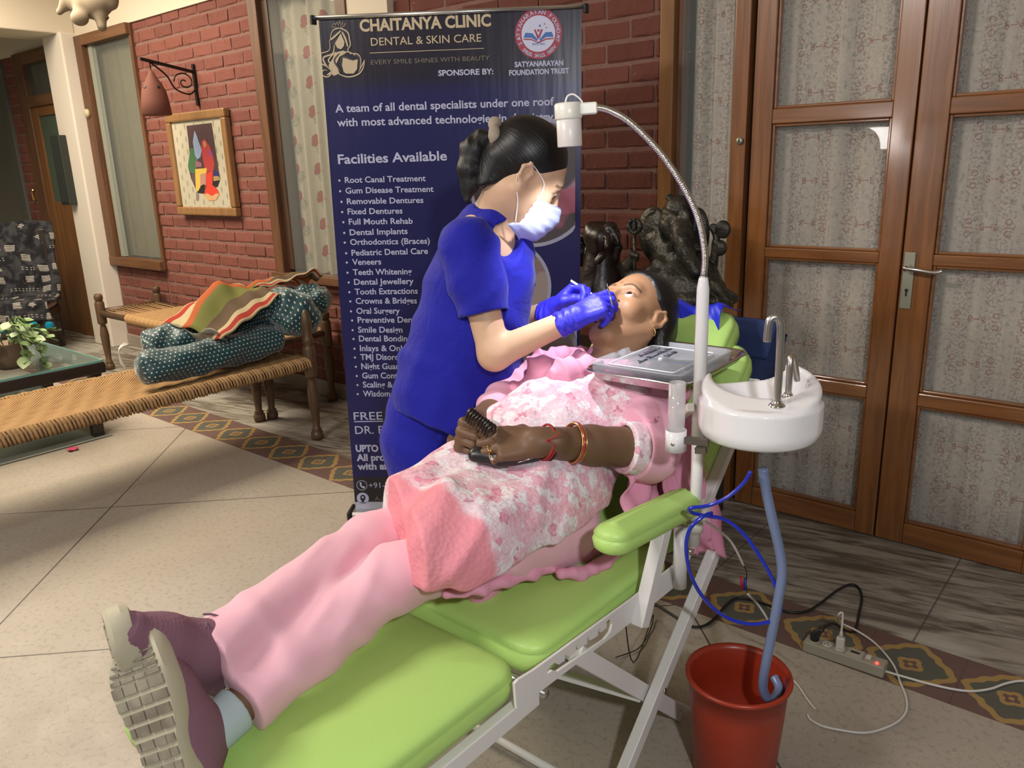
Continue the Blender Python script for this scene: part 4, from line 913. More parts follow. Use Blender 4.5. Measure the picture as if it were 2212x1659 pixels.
S.cone(PH(0, -.015, -.05), npv((-1.10, 1.665, .885)), .052, .056, .03)
S.chain([npv((-1.10, 1.60, .78)), npv((-1.12, 1.48, .70)), npv((-1.12, 1.37, .60))], [.10, .11, .12], .05)
S.cone(shL, shR, .056, .056, .06)
S.chain([shL, elL, elL*.45+wrL*.55, wrL], [.055, .050, .042, .032], .02); S.chain([shR, elR, wrR], [.055, .046, .032], .02)
S.chain([hipL, kL, aL], [.075, .044, .030], .03); S.chain([hipR, kR, aR], [.075, .044, .030], .03)
hL = hand(S, wrL, -RT*1.0-UP*.05+FW*.06, -FW*.80+UP*.55, -1, [(16, 92, 60), (20, 95, 60), (24, 98, 60), (30, 98, 60)], [(.012, .006, -.006), (.036, .035, -.014), (.040, .066, -.022), (.030, .094, -.026)], 1.14)
hR = hand(S, wrR, -FW*.9-RT*.25-UP*.12, -RT*.95+UP*.25+FW*.2, 1, [(75, 75, 45)]*4, [(.014, .006, -.004), (.036, .030, -.010), (.042, .055, -.022), (.040, .075, -.040)], 1.12)
def pex(P, l, C):
    m = np.clip(1.3-np.sqrt(((l[:, 0])**2+(l[:, 2]-.037)**2))/.0042, 0, 1)*(l[:, 1] > .06); C = C*(1-m[:, None])+npv((.42, .02, .015))*m[:, None]
    far = np.linalg.norm(P-PH.o, axis=1); hd = np.clip((far-.14)/.05, 0, 1); C = C*(1-hd[:, None]*.58*(P[:, 1] < 1.5)[:, None])  # shade on forearms, hands and legs painted into the skin colour
    mo = (np.abs(l[:, 0]) < .02)*(np.abs(l[:, 2]+.069) < .014)*(l[:, 1] < .082)*(l[:, 1] > .03); C[mo] = (.09, .015, .012)
    return C
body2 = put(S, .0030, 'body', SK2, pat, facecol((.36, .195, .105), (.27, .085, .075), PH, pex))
for a in (1, -1): eye(PH, a, pat, PO, (.10, .74, .62))
# hair
S = SDF(); S.ell(PH(0, -.020, .048), npv((.083, .099, .090))*1.06, PH.R, .02); S.cone(PH(.03, -.075, .0), PH(.055, -.085, -.10), .050, .045, .04); S.cone(PH(-.03, -.075, .0), PH(-.05, -.085, -.12), .055, .05, .04); S.cone(PH(.060, -.045, .01), PH(.066, -.055, -.11), .030, .022, .03)
S.plane(PH(0, .036, .055), PH.f*.80-PH.u*.58, .012)
S.ell(PH(.090, .012, -.004), npv((.045, .037, .038)), PH.R, .012, -1); S.ell(PH(-.090, .012, -.004), npv((.045, .037, .038)), PH.R, .012, -1)
def strand(fr, amp=.0022, k=150):
    def d(P):
        l = fr.inv(P); a = np.arctan2(l[..., 0], l[..., 2]+.02+0*l[..., 0]); return amp*np.sin(a*k*.35+6*np.sin(a*7)+l[..., 1]*14)*.5+amp*.5*np.sin(a*k*.8+l[..., 1]*25)
    return d
put(S, .0028, 'hair', HAIR, pat, strands(PH, PH.u*.7+PH.f*.75, PH.s), lambda P: .0012*vnoise(P, 70, 3), .002)
GOLD = M('gold', (.72, .46, .15), .25, 1.0)
er = PH(.078, -.001, -.036); EL = V(er)
def ringm(nm, c, r, t, ax, mat, parent, org, n=24, sq=1.0):
    R = frame_to(ax, V(RT) if abs(V(ax).normalized().dot(V(RT))) < .9 else V(UP)); b = B()
    b.tube([V(c)-org+R @ V((r*math.cos(2*PI*k/n), r*sq*math.sin(2*PI*k/n), 0)) for k in range(n)], t, 8, closed=True); return b.build(nm, mat, parent, True)
tag(ringm('earring', EL+V((0, 0, -.010)), .0095, .0014, V(RT)*.8+V(FW)*.5, GOLD, pat, PO), 'small gold hoop earring')
mk('nose_pin', lambda b: b.lathe([(0, -.003), (.003, 0), (0, .003)], V(PH(.0215, .092, -.022))-PO, 10), GOLD, pat, True)
# trousers
PINK2 = M('soft_pink_cotton', (.80, .42, .54), .85, spec=.15); _ = PINK2.coord(); PINK2.bump(PINK2.noise(22, 4), .004, .5)
PINK = M('plain_pink_cotton', (.80, .45, .53), .85, spec=.15); _ = PINK.coord(); PINK.bump(PINK.noise(16, 4), .003, .4); PINK.b.inputs['Sheen Weight'].default_value = .2
S = SDF(); cL, cR = aL+nrm(kL-aL)*.062, aR+nrm(kR-aR)*.070
S.chain([hipL, npv(kL)+npv((0, 0, -.004)), cL-nrm(kL-aL)*.12], [.105, .064, .048], .03); S.chain([hipR, kR, cR-nrm(kR-aR)*.12], [.108, .064, .048], .03)
S.cone(npv((-1.12, 1.42, .62)), npv((-1.12, 1.30, .60)), .14, .12, .05)
S.plane(cL, -(nrm(kL-aL)), .004)
def fold(P):
    return .007*folds(P, (.5, .75, .75), 50, 3)+.005*folds(P, (.9, .5, -.3), 64, 8)+.005*vnoise(P, 13, 4)-.003
put(S, .0050, 'trousers', PINK, pat, None, fold, .022)
# left cuff slit flap of the upper leg: open trouser hem
# tunic
def floral(name):
    m = M(name, (.8, .4, .45), .85, spec=.15); x, y, z = m.coord(); 
    n = m.noise(30, 3); n2 = m.noise(58, 4); n3 = m.noise(24, 2, m.combine(x+.3, y*1.0, z)); ln_ = m.noise(46, 2, dist=1.2)
    c = m.mix(m.noise(7, 2).step(.38, .62), (.78, .42, .50), (.80, .62, .68)); c = m.mix(n.step(.50, .58)*.9, c, (.80, .77, .80)); c = m.mix(n3.step(.60, .66)*.6, c, (.74, .16, .28)); c = m.mix((n3-.64).abs().lt(.012)*.5, c, (.40, .10, .18))
    c = m.mix(n2.step(.60, .68)*.55, c, (.42, .28, .34)); c = m.mix((ln_-.5).abs().lt(.014)*.45, c, (.45, .30, .36)); c = m.mix((n2-.42).abs().lt(.012)*.5, c, (.86, .84, .86))
    pl_ = m.attr(); sep = m.n('ShaderNodeSeparateColor'); m.nt.links.new(pl_, sep.inputs[0]); mk_ = E(m.nt, sep.outputs[0])
    c = m.mix(mk_, c, m.mix(m.noise(6), (.80, .30, .36), (.74, .27, .32))); m.color(c)
    m.bump(m.voro(95, out='Distance')+m.noise(14, 4)*1.2, .0022, .6); return m
TUNIC = floral('pink_floral_print')
S = SDF(); X0 = -1.115
S.cone(npv((-1.00, 1.60, .800)), npv((-1.22, 1.61, .81)), .098, .098, .05)
S.chain([npv((X0, 1.60, .80)), npv((X0, 1.50, .745)), npv((X0, 1.38, .69)), npv((X0, 1.26, .66))], [.112, .148, .160, .135], .05)
S.ell(npv((X0-.01, 1.43, .765)), (.155, .14, .105), None, .04)
S.cone(npv((-1.03, 1.36, .66)), npv((-1.04, 1.06, .655)), .112, .104, .05); S.cone(npv((-1.21, 1.36, .66)), npv((-1.21, 1.05, .66)), .112, .100, .05)
S.cone(npv((-1.04, 1.06, .655)), kL+npv((.0, -.015, .012)), .104, .094, .04); S.cone(npv((-1.21, 1.05, .66)), kR+npv((.0, -.01, -.005)), .100, .092, .05)
S.chain([JX(992, 1000, -1.22), JX(905, 1078, -1.20), JX(812, 1160, -1.21)], [.046, .042, .036], .04)
S.cone(JX(1010, 1060, -1.08), JX(910, 1190, -1.04), .060, .060, .05)
kd = nrm(hipL-kL)
S.plane(kL+kd*.030+npv((0, 0, 0)), -kd*.9-npv((.35, 0, 0)), .006)
S.ell(npv(ond(1085, 1010, 1.66)), (.12, .10, .035), None, .03, -1)
# lower edge of the side panel, seen as a diagonal from knee to hip
p1, p2 = JX(925, 1288, -.975), JX(1350, 1085, -.905); dd = p2-p1; nn = np.cross(dd, npv((1, 0, 0))); nn = -nn if nn[2] > 0 else nn
S.plane(p1, nn, .006)
def tf(P):
    up = np.clip((P[..., 1]-1.22)/.12, 0, 1)
    return .006*vnoise(P, 16, 8)+.014*folds(P, (.2, .7, .7), 30, 5)*up+.014*folds(P, (.95, .35, -.2), 30, 9)*(1-up)+.005*folds(P, (.5, .6, -.6), 60, 2)
def tmask(v):
    w = .012*vnoise(v, 60, 2); pl = 1/(1+np.exp(((v[:, 1]-(1.035+.10*np.clip(-v[:, 0]-1.05, -.1, .3)))+w)*340)); return np.stack([pl]*3, 1)
tun = put(S, .0046, 'tunic', TUNIC, pat, tmask, tf, .03)
# sleeve (near) with printed cuff, far sleeve
S = SDF(); fd = nrm(wrL-elL); cu = elL+fd*.062
S.chain([shL+npv((-.01, .02, .0)), shL*.4+elL*.6, elL+npv((0, .01, -.004)), cu+fd*.06], [.078, .076, .070, .060], .03); S.plane(cu-fd*.032, fd, .004)
S.cone(cu-fd*.001, cu+fd*.06, .046, .044, .003, -1)
slf = lambda P: .004*vnoise(P, 26, 12)+.011*folds(P, nrm(shL-elL)+npv((.4, 0, 0)), 55, 6)
put(S, .0036, 'left_sleeve', PINK2, pat, None, slf, .018)
S = SDF(); S.chain([shR, shR*.4+elR*.6, elR, elR*.5+wrR*.5], [.076, .072, .062, .05], .03)
put(S, .0036, 'right_sleeve', PINK2, pat, None, slf, .018)
S = SDF(); S.cone(cu-fd*.050, cu+fd*.03, .0635, .0605, .01); S.plane(cu+fd*.003, fd, .002); S.plane(cu-fd*.034, -fd, .002); S.cone(cu-fd*.05, cu+fd*.06, .047, .045, .002, -1)
put(S, .0034, 'printed_cuff', TUNIC, pat, lambda v: np.zeros((len(v), 3)), lambda P: .003*vnoise(P, 50, 12), .004)
# scarf (dupatta) rumpled over the chest and shoulders
SCARF = M('pink_chiffon', (.80, .35, .50), .8, spec=.15); _ = SCARF.coord(); SCARF.bump(SCARF.noise(30, 4), .002, .5)
S = SDF()
S.chain([JX(1470, 850, -.94), JX(1405, 815, -.99), JX(1330, 800, -1.04), JX(1262, 795, -1.10), JX(1222, 805, -1.16)], [.026, .026, .026, .028, .026], .02)
S.chain([JX(1440, 790, -1.0), JX(1380, 770, -1.06), JX(1310, 770, -1.12), JX(1240, 780, -1.17)], [.020, .022, .022, .02], .02)
S.chain([JX(1222, 805, -1.12), JX(1195, 835, -1.18), JX(1172, 800, -1.22), JX(1168, 778, -1.25)], [.036, .034, .032, .022], .025)
S.chain([JX(1165, 782, -1.25), JX(1210, 768, -1.24), JX(1262, 762, -1.23)], [.020, .020, .016], .02)
S.chain([JX(1350, 820, -1.03), JX(1290, 830, -1.07), JX(1230, 835, -1.13)], [.018, .018, .016], .02)
S.cone(JX(1190, 800, -1.22), JX(1110, 870, -1.27), .030, .036, .03); S.cone(JX(1110, 870, -1.27), JX(1075, 910, -1.27), .036, .030, .03)
put(S, .0034, 'scarf', SCARF, pat, None, lambda P: .013*folds(P, (.5, .7, .3), 95, 5, 1.4)+.004*vnoise(P, 30, 6), .018)
# scarf end hanging over the chair edge behind the armrest
def hang(u, v):
    tl, tr, bl, br = V(onx(1395, 905, -.875)), V(onx(1492, 868, -.845)), V(onx(1462, 1190, -.845)), V(onx(1562, 1196, -.835))
    p = tl.lerp(tr, u).lerp(bl.lerp(br, u), v); bulge = math.sin(v*PI)*.035*(u-.1); p = p+V((.0, bulge*.5, 0))
    p.x += .011*math.sin(u*17+v*3)+.006*math.sin(u*41+v*7)+.004*math.sin(v*22+u*5); p.z += .012*math.sin(u*11)*(v > .9)
    return p-PO
mk('scarf_end', lambda b: b.grid(hang, 60, 50), SCARF, pat, True, solid=.003)
def hang2(u, v):
    tl, tr, bl, br = V(onx(1352, 1022, -.905)), V(onx(1490, 930, -.890)), V(onx(1345, 1140, -.885)), V(onx(1520, 1150, -.86))
    p = tl.lerp(tr, u).lerp(bl.lerp(br, u), v); p.x += .012*math.sin(u*15+v*9)+.006*math.sin(u*33); return p-PO
mk('scarf_fold', lambda b: b.grid(hang2, 40, 30), SCARF, pat, True, solid=.003)
# back panel of the tunic spread on the seat
S = SDF()
S.chain([JX(965, 1284, -1.02), JX(1040, 1270, -1.0), JX(1150, 1235, -.985), JX(1260, 1198, -.965), JX(1380, 1150, -.94)], [.009, .012, .015, .016, .014], .015)
S.chain([JX(1215, 1238, -.94), JX(1255, 1240, -.925), JX(1300, 1218, -.915), JX(1345, 1185, -.905)], [.011, .014, .014, .010], .012)
S.cone(npv((-1.06, 1.42, .545)), npv((-1.06, 1.12, .525)), .045, .03, .03)
put(S, .0036, 'tunic_back_panel', SCARF, pat, None, lambda P: .005*folds(P, (.6, .7, .3), 90, 15), .008)
# ankle socks
SOCK = M('pale_blue_sock', (.42, .50, .52), .9, spec=.1)
def shoe(A, toe_dir, up_dir, side, parent, k=1.0, ld=None):
    """trainer: A = ankle centre, toe_dir heel->toe, up_dir sole->ankle"""
    F = Frame(A, toe_dir, up_dir, k)      # s=left, f=toe, u=up (away from sole)
    Q = lambda a, b, c: F(a, b, c)
    S = SDF(); S.chain([Q(0, -.045, -.055), Q(0, .03, -.052), Q(side*-.006, .10, -.060), Q(side*-.008, .160, -.066)], [.036*k, .041*k, .043*k, .033*k], .03)
    S.ell(Q(0, -.005, -.02), npv((.036, .055, .055))*k, F.R, .03); S.cone(Q(0, .01, -.015), Q(0, .075, -.045), .036*k, .036*k, .03)
    S.ell(Q(0, -.012, .035), npv((.030, .036, .05))*k, F.R, .006, -1); S.plane(Q(0, -.02, .022), F.u, .004); S.plane(Q(0, 0, -.081), -F.u, .004)
    put(S, .0032, 'shoe_upper', PURP, parent, None, lambda P: .0006*np.sin(((P-F.o)@F.f)*900)*(((P-F.o)@F.f) > .06*k), .001)
    # sole
    out = [(-.028, -.090), (.028, -.090), (.037, -.060), (.034, -.01), (.036, .04), (.047, .09), (.049, .125), (.040, .165), (.018, .192), (-.008, .197), (-.030, .182), (-.043, .150), (-.048, .11), (-.043, .06), (-.033, .01), (-.036, -.05), (-.036, -.075)]
    out = [(a*side*-1, b) for a, b in out]; n = len(out); P2 = smooth_pts([V((a, b, 0)) for a, b in out+[out[0]]], 3)[:-1]; n = len(P2); vs = []
    prof = [(.90, -.104), (.97, -.104), (1.03, -.100), (1.06, -.090), (1.03, -.074), (.97, -.066)]
    for sc, z in prof:
        for p in P2: lift = .020*max(0, (p.y-.12)/.07)**2+.004*max(0, (-p.y-.06)/.03); vs.append(V(Q(p.x*sc, .05+(p.y-.05)*sc, z+lift))-PO)
    fs = [[i*n+k2, i*n+(k2+1) % n, (i+1)*n+(k2+1) % n, (i+1)*n+k2] for i in range(len(prof)-1) for k2 in range(n)]+[list(range(n))[::-1], [(len(prof)-1)*n+i for i in range(n)]]
    sole = meshobj('sole', vs, fs, SOLE, parent, True); m_ = sole.modifiers.new('b', 'EDGE_SPLIT')
    # tread blocks
    tb = B()
    def inside(a, b):
        c = False; j = n-1
        for i in range(n):
            if (P2[i].y > b) != (P2[j].y > b) and a < (P2[j].x-P2[i].x)*(b-P2[i].y)/(P2[j].y-P2[i].y)+P2[i].x: c = not c
            j = i
        return c
    rows = [(-.083, .016), (-.062, .018), (-.040, .018), (-.018, .017), (.003, .017), (.024, .017), (.046, .019), (.068, .019), (.090, .019), (.112, .019), (.131, .011), (.144, .009), (.156, .008), (.167, .007)]
    for (y0, h) in rows:
        for (a0, a1) in ((-.047, -.027), (-.0255, -.002), (-.0005, .019), (.0205, .047)):
            lo, hi = None, None; st = .0015; xs = [a0+st*i for i in range(int((a1-a0)/st)+1) if inside(a0+st*i, y0) and inside(a0+st*i, y0+h)]
            if len(xs) < 4: continue
            lo, hi = xs[0], xs[-1]; lift = .020*max(0, (y0-.12)/.07)**2; z = -.1035+lift; t = .0032
            pts = [(lo, y0), (hi, y0), (hi, y0+h-.0035), (lo, y0+h-.0035)]; 
            vv = [V(Q(p[0], .05+(p[1]-.05)*.95, z))-PO for p in pts]+[V(Q(p[0]*.97, .05+(p[1]-.05)*.95+(.0008 if j < 2 else -.0008), z-t))-PO for j, p in enumerate(pts)]
            tb.add(vv, [[0, 1, 2, 3], [7, 6, 5, 4], [0, 4, 5, 1], [1, 5, 6, 2], [2, 6, 7, 3], [3, 7, 4, 0]])
    tag(tb.build('tread_blocks', TREAD, sole), kind='stuff')
    lc = B()
    for i in range(5):
        y = .035+i*.018; z = .016-i*.0105
        for sg in (-1, 1): lc.tube(smooth_pts([V(Q(sg*.020, y, z-.010))-PO, V(Q(sg*.004, y+.006, z+.004))-PO, V(Q(-sg*.018, y+.013, z-.008))-PO], 4), .0019*k, 6)
    lc.tube(smooth_pts([V(Q(0, .03, .014))-PO, V(Q(.016, .022, .028))-PO, V(Q(.024, .036, .024))-PO, V(Q(.004, .034, .013))-PO], 5), .0019*k, 6)
    lc.tube(smooth_pts([V(Q(0, .03, .014))-PO, V(Q(-.016, .026, .026))-PO, V(Q(-.028, .040, .018))-PO, V(Q(-.034, .05, .006))-PO], 5), .0019*k, 6)
    lc.build('laces', M('purple_lace', (.17, .085, .13), .7), parent, True)
    S = SDF(); S.cone(Q(0, -.008, -.02), npv(A)+ld*.068, .036*k, .041*k, .01); S.plane(npv(A)+ld*.060, ld, .003); put(S, .003, 'sock', SOCK, parent)
    return F
PURP = M('mauve_knit_upper', (.2, .1, .13), .85, spec=.2); _ = PURP.coord(); PURP.color(PURP.mix(PURP.noise(5), (.25, .125, .17), (.18, .092, .12))); PURP.bump(PURP.noise(220, 2), .0008)
SOLE = M('dirty_cream_midsole', (.46, .42, .30), .75); TREAD = M('worn_grey_rubber', (.30, .27, .20), .85); _ = TREAD.coord(); TREAD.color(TREAD.mix(TREAD.noise(16).step(.35, .65), (.30, .27, .20), (.17, .145, .105)))
legd = nrm(aL-kL)
shoeL = empty('left_shoe', parent=pat); shoeR = empty('right_shoe', parent=pat)
def shoe_group(e, *a): e.location = (0, 0, 0); return shoe(*a)
class _P:   # parts of a shoe sit one level below the person
    pass
def put_into(S, res, name, mat, parent, cf=None, disp=None, amp=0):
    v, q = S.mesh(res, disp, amp=amp); return fast_mesh(name, v-npv(PO), q, mat, parent, True, cf(v) if cf else None)
_put = put; put = put_into
shoe(ASL, LF_, LU_, 1, shoeL, 1.0, nrm(kL-ASL))
shoe(ASR, RF_, RU_, -1, shoeR, 1.0, nrm(kR-ASR))
put = _put
# bangles, thread bracelet, rings
fdv = V(nrm(elL-wrL)); W0 = V(wrL)
RB = M('red_glass_bangle', (.26, .035, .018), .15); RB.b.inputs['Coat Weight'].default_value = .8; TH = M('red_thread', (.34, .022, .02), .8)
bgl = empty('bangle', V(JX(1240, 957, -.962)), 'red bangle with gold edges on the reclining woman\'s forearm', 'bangle')
def bangle(nm, c, r, t, mat, sq=1.0, tilt=0): return ringm(nm, c, r, t, (fdv+V(UP)*tilt), mat, bgl, V(bgl.location), 36, sq)
bangle('band', V(bgl.location), .0435, .0048, RB); bangle('gold_edge', V(bgl.location)+fdv*.0055, .0440, .0014, GOLD); bangle('gold_edge', V(bgl.location)-fdv*.0055, .0440, .0014, GOLD)
th = empty('thread_bracelet', V(JX(1181, 955, -.995)), 'knotted red thread bracelet on the wrist beside the gold-edged bangle', 'bracelet')
for i, d in enumerate((-.004, 0, .004)): ringm('thread', V(th.location)+fdv*d, .0385, .0026, fdv+V(UP)*.1*(i-1), TH if i < 2 else M('dark_thread', (.05, .01, .012), .8), th, V(th.location))
kn0 = -V(FW)*.040+V(UP)*.006; mk('knot', lambda b: (b.tube(smooth_pts([kn0, kn0+V(RT)*.008+V(UP)*.004, kn0+V(RT)*.018+V(UP)*.008, kn0+V(RT)*.026+V(UP)*.018], 4), .0016, 6), b.tube(smooth_pts([kn0, kn0+V(RT)*.010-V(UP)*.004, kn0+V(RT)*.016-V(UP)*.012], 4), .0016, 6), b.lathe([(0, -.005), (.005, 0), (0, .005)], kn0, 8)), TH, th, True)
def fring(px, py, dep, nm, label):
    c = V(ond(px, py, dep)); o = empty(nm, c, label, 'ring'); ringm('band', c, .0098, .0011, V(RT)*.95-V(UP)*.2, GOLD, o, c, 20)
    mk('stone', lambda b: b.lathe([(0, .0035), (.0028, .0015), (.0032, 0), (0, -.001)], -V(FW)*.0100, 10, frame_to(-V(FW), V(RT))), M('ring_stone', (.75, .72, .70), .1, .3), o, True); return o
for i_, (lb, sx_) in enumerate((('gold ring with a triangular setting on the nearer hand', 1), ('gold ring with a pale round stone on the little finger', 0))):
    c_ = V(HB[i_]); o_ = empty('ring', c_, lb, 'ring'); ringm('band', c_, .0122 if sx_ else .0108, .0013, V(HD[i_]), GOLD, o_, c_, 20)
    q_ = -V(FW)*.0125; mk('stone', lambda b: b.lathe([(0, .0045), (.0035, .002), (.0042, 0), (0, -.002)], q_, 10 if not sx_ else 3, frame_to(-V(FW), V(RT))), M('ring_stone_%s' % ('pale' if not sx_ else 'gold'), (.75, .72, .70) if not sx_ else (.72, .46, .15), .15, .5), o_, True)
# ------------------------------------------------------------------ DENTIST, standing and leaning in
DHc = npv(ond(1134, 380, 2.04)); hz = nrm(npv(FW)*npv((1, 1, 0))); rth = nrm(npv(_rt))
dh = nrm(rth*.985+hz*.12); df = nrm(dh*.78-npv((0, 0, .62))); du = nrm(npv((0, 0, .78))+dh*.62)
DH = Frame(DHc, df, du, 1.06)
DO = V((-1.62, 1.50, 0)); den = person('person', DO, 'dentist in royal blue scrubs, face mask and gloves leaning over the patient')
D = lambda px, py, d: npv(ond(px, py, d))
sR, eR, wR = D(1012, 535, 2.0), D(1068, 765, 2.0), D(1238, 688, 1.97)
sL, eL, wL = D(1090, 540, 2.30), D(1120, 700, 2.28), D(1196, 668, 2.14)
hp0 = D(955, 930, 2.26)
S = SDF(); head(S, DH, 0.0)
S.cone(DH(0, -.02, -.055), D(1058, 478, 2.10), .050, .055, .03)
S.chain([D(1040, 545, 2.13), D(1010, 700, 2.16), hp0], [.10, .10, .11], .05); S.cone(sR, sL, .055, .055, .06)
S.chain([sR, eR, wR], [.047, .040, .027], .02); S.chain([sL, eL, wL], [.045, .038, .027], .02)
fR = RT*.86+UP*.48+FW*.10; nR = -FW*.72+UP*.55-RT*.3
cR_ = [(18, 30, 22), (32, 42, 25), (50, 55, 35), (58, 60, 40)]; tR = [(.016, .010, -.006), (.030, .038, -.018), (.030, .068, -.024), (.022, .094, -.026)]
hand(S, wR, fR, nR, 1, cR_, tR, 1.0, tr=.9)
fL = RT*.75+UP*.62-FW*.15; nL = -RT*.62+UP*.62+FW*.50
cL_ = [(50, 60, 30), (55, 62, 35), (62, 66, 40), (68, 70, 40)]; tL = [(.016, .010, -.008), (.034, .036, -.020), (.032, .062, -.034), (.022, .082, -.046)]
hand(S, wL, fL, nL, -1, cL_, tL, .98, tr=.9)
S.chain([hp0+rth*0+hz*.06, D(900, 1200, 2.36)], [.08, .06], .03)
lgN, lgF = npv((hp0[0]-.05, hp0[1]-.045, 0)), npv((hp0[0]+.07-.08, hp0[1]+.10, 0))
S.chain([hp0+npv((-.03, -.04, -.03)), npv((lgN[0], lgN[1], .42)), npv((lgN[0], lgN[1], .08))], [.085, .055, .036], .03); S.chain([hp0+npv((.0, .06, -.03)), npv((lgF[0], lgF[1], .42)), npv((lgF[0], lgF[1], .08))], [.085, .055, .036], .03)
put(S, .0032, 'body', SK1, den, facecol((.60, .385, .25), (.45, .16, .14), DH))
for a in (1, -1): eye(DH, a, den, DO, (0, .8, -.55))
# hair with high ponytail
S = SDF(); S.ell(DH(0, -.022, .046), npv((.081, .098, .088))*1.06, DH.R, .02); S.cone(DH(0, -.070, -.005), DH(0, -.048, -.088), .055, .044, .03)
S.plane(DH(0, .050, .045), DH.f*.72-DH.u*.69, .010)
for a in (-1, 1): S.ell(DH(a*.088, .008, -.014), npv((.036, .034, .036)), DH.R, .012, -1)
put(S, .0028, 'hair', HAIR, den, strands(DH, pony0-DH.o, DH.s), lambda P: .0010*vnoise(P, 60, 3), .002)
pony0 = D(1068, 300, 2.02)
S = SDF(); S.chain([D(1082, 305, 2.04), pony0, D(1040, 300, 2.02), D(1020, 325, 2.02), D(1012, 365, 2.02), D(1015, 400, 2.03), D(1008, 432, 2.03)], [.024, .018, .022, .028, .026, .021, .008], .012)
put(S, .0028, 'ponytail', HAIR, den, lambda P: np.stack([((P-pony0)@npv(RT))*900+4*np.sin(((P-pony0)@npv(UP))*25), ((P-pony0)@npv(UP))*20, ((P-pony0)@npv(FW))*900], 1), lambda P: .0035*folds(P, RT, 160, 4)+.002*vnoise(P, 60, 2), .005)
SCR = M('beige_scrunchie', (.30, .25, .19), .85); S = SDF(); ax_ = nrm(D(1040, 300, 2.02)-pony0)
rr1 = nrm(np.cross(ax_, FW)); rr2 = np.cross(ax_, rr1); cen = pony0-ax_*.002-npv(FW)*.012
S.chain([cen+(rr1*math.cos(t)+rr2*math.sin(t))*.031 for t in np.linspace(0, 2*PI, 15)], [.013+.003*math.sin(i*2.3) for i in range(15)], .006)
put(S, .0024, 'scrunchie', SCR, den, None, lambda P: .003*vnoise(P, 130, 3), .004)
# scrubs
SCRUB = M('royal_blue_scrubs', (.010, .012, .30), .75, spec=.2); _ = SCRUB.coord(); SCRUB.bump(SCRUB.noise(16, 5, dist=1.0), .010, .6); SCRUB.b.inputs['Sheen Weight'].default_value = .1
S = SDF()
S.cone(sR+npv((0, 0, -.03))+nrm(sL-sR)*.02, sL+npv((0, 0, -.03)), .082, .080, .06)
S.chain([D(1045, 560, 2.13), D(1025, 640, 2.14), D(1000, 740, 2.16), D(975, 840, 2.20), D(955, 930, 2.22)], [.128, .135, .138, .150, .152], .05)
S.cone(D(1085, 590, 2.12), D(1075, 700, 2.14), .085, .085, .05); S.cone(D(1060, 760, 2.16), D(1040, 850, 2.18), .085, .080, .05)
S.cone(D(1060, 505, 2.10), D(1040, 530, 2.12), .070, .09, .04)
h1, h2 = D(845, 888, 2.2), D(965, 938, 2.1); S.plane(h2, nrm(np.cross(h2-h1, npv(FW)))*(1 if np.cross(h2-h1, npv(FW))[2] < 0 else -1), .004)
S.cone(D(1063, 470, 2.10)+df*.0, D(1118, 545, 2.0), .052, .030, .01, -1)
sl_d = nrm(eR-sR); cf_ = sR+sl_d*(.63*np.linalg.norm(eR-sR))
def sfold(P):
    return .005*vnoise(P, 16, 21)+.012*folds(P, UP*1.0+RT*.6, 40, 3)+.006*folds(P, UP*.5-RT*1.0, 48, 13)-.007
put(S, .0050, 'scrub_top', SCRUB, den, None, sfold, .026)
S = SDF(); S.chain([sR+npv((0, 0, .0)), sR*.5+cf_*.5, cf_+sl_d*.08], [.080, .071, .064], .03); S.plane(cf_, sl_d-npv(RT)*.12, .004); S.cone(cf_-sl_d*.03, cf_+sl_d*.1, .052, .052, .003, -1)
cfl = sL*.45+eL*.55; sd2 = nrm(eL-sL); S2 = SDF(); S2.chain([sL, cfl+sd2*.06], [.08, .066], .03); S2.plane(cfl, sd2, .004)
put(S, .0038, 'sleeve', SCRUB, den, None, lambda P: .003*vnoise(P, 22, 31)+.007*folds(P, sl_d+npv(RT)*.8, 50, 7)-.003, .010); put(S2, .0045, 'sleeve', SCRUB, den, None, lambda P: .004*vnoise(P, 28, 32), .005)
S = SDF(); S.chain([hp0+npv((-.02, -.03, .05)), hp0+npv((-.03, -.04, -.05)), npv((lgN[0], lgN[1], .40)), npv((lgN[0], lgN[1], .03))], [.118, .108, .086, .075], .04)
S.chain([hp0+npv((.0, .05, .05)), hp0+npv((.0, .06, -.05)), npv((lgF[0], lgF[1], .40)), npv((lgF[0], lgF[1], .03))], [.118, .108, .086, .075], .04); S.plane(npv((0, 0, .04)), npv((0, 0, -1)), .003)
put(S, .0055, 'scrub_trousers', SCRUB, den, None, lambda P: .004*vnoise(P, 14, 41)+.012*folds(P, UP+RT*.5, 24, 17), .018)
SHOE2 = M('black_clog', (.015, .015, .017), .4)
for lg in (lgN, lgF):
    S = SDF(); S.chain([npv((lg[0], lg[1], .04))-dh*.03, npv((lg[0], lg[1], .035))+dh*.13], [.045, .038], .03); S.plane(npv((0, 0, .001)), npv((0, 0, -1)), .003); put(S, .005, 'shoe', SHOE2, den)
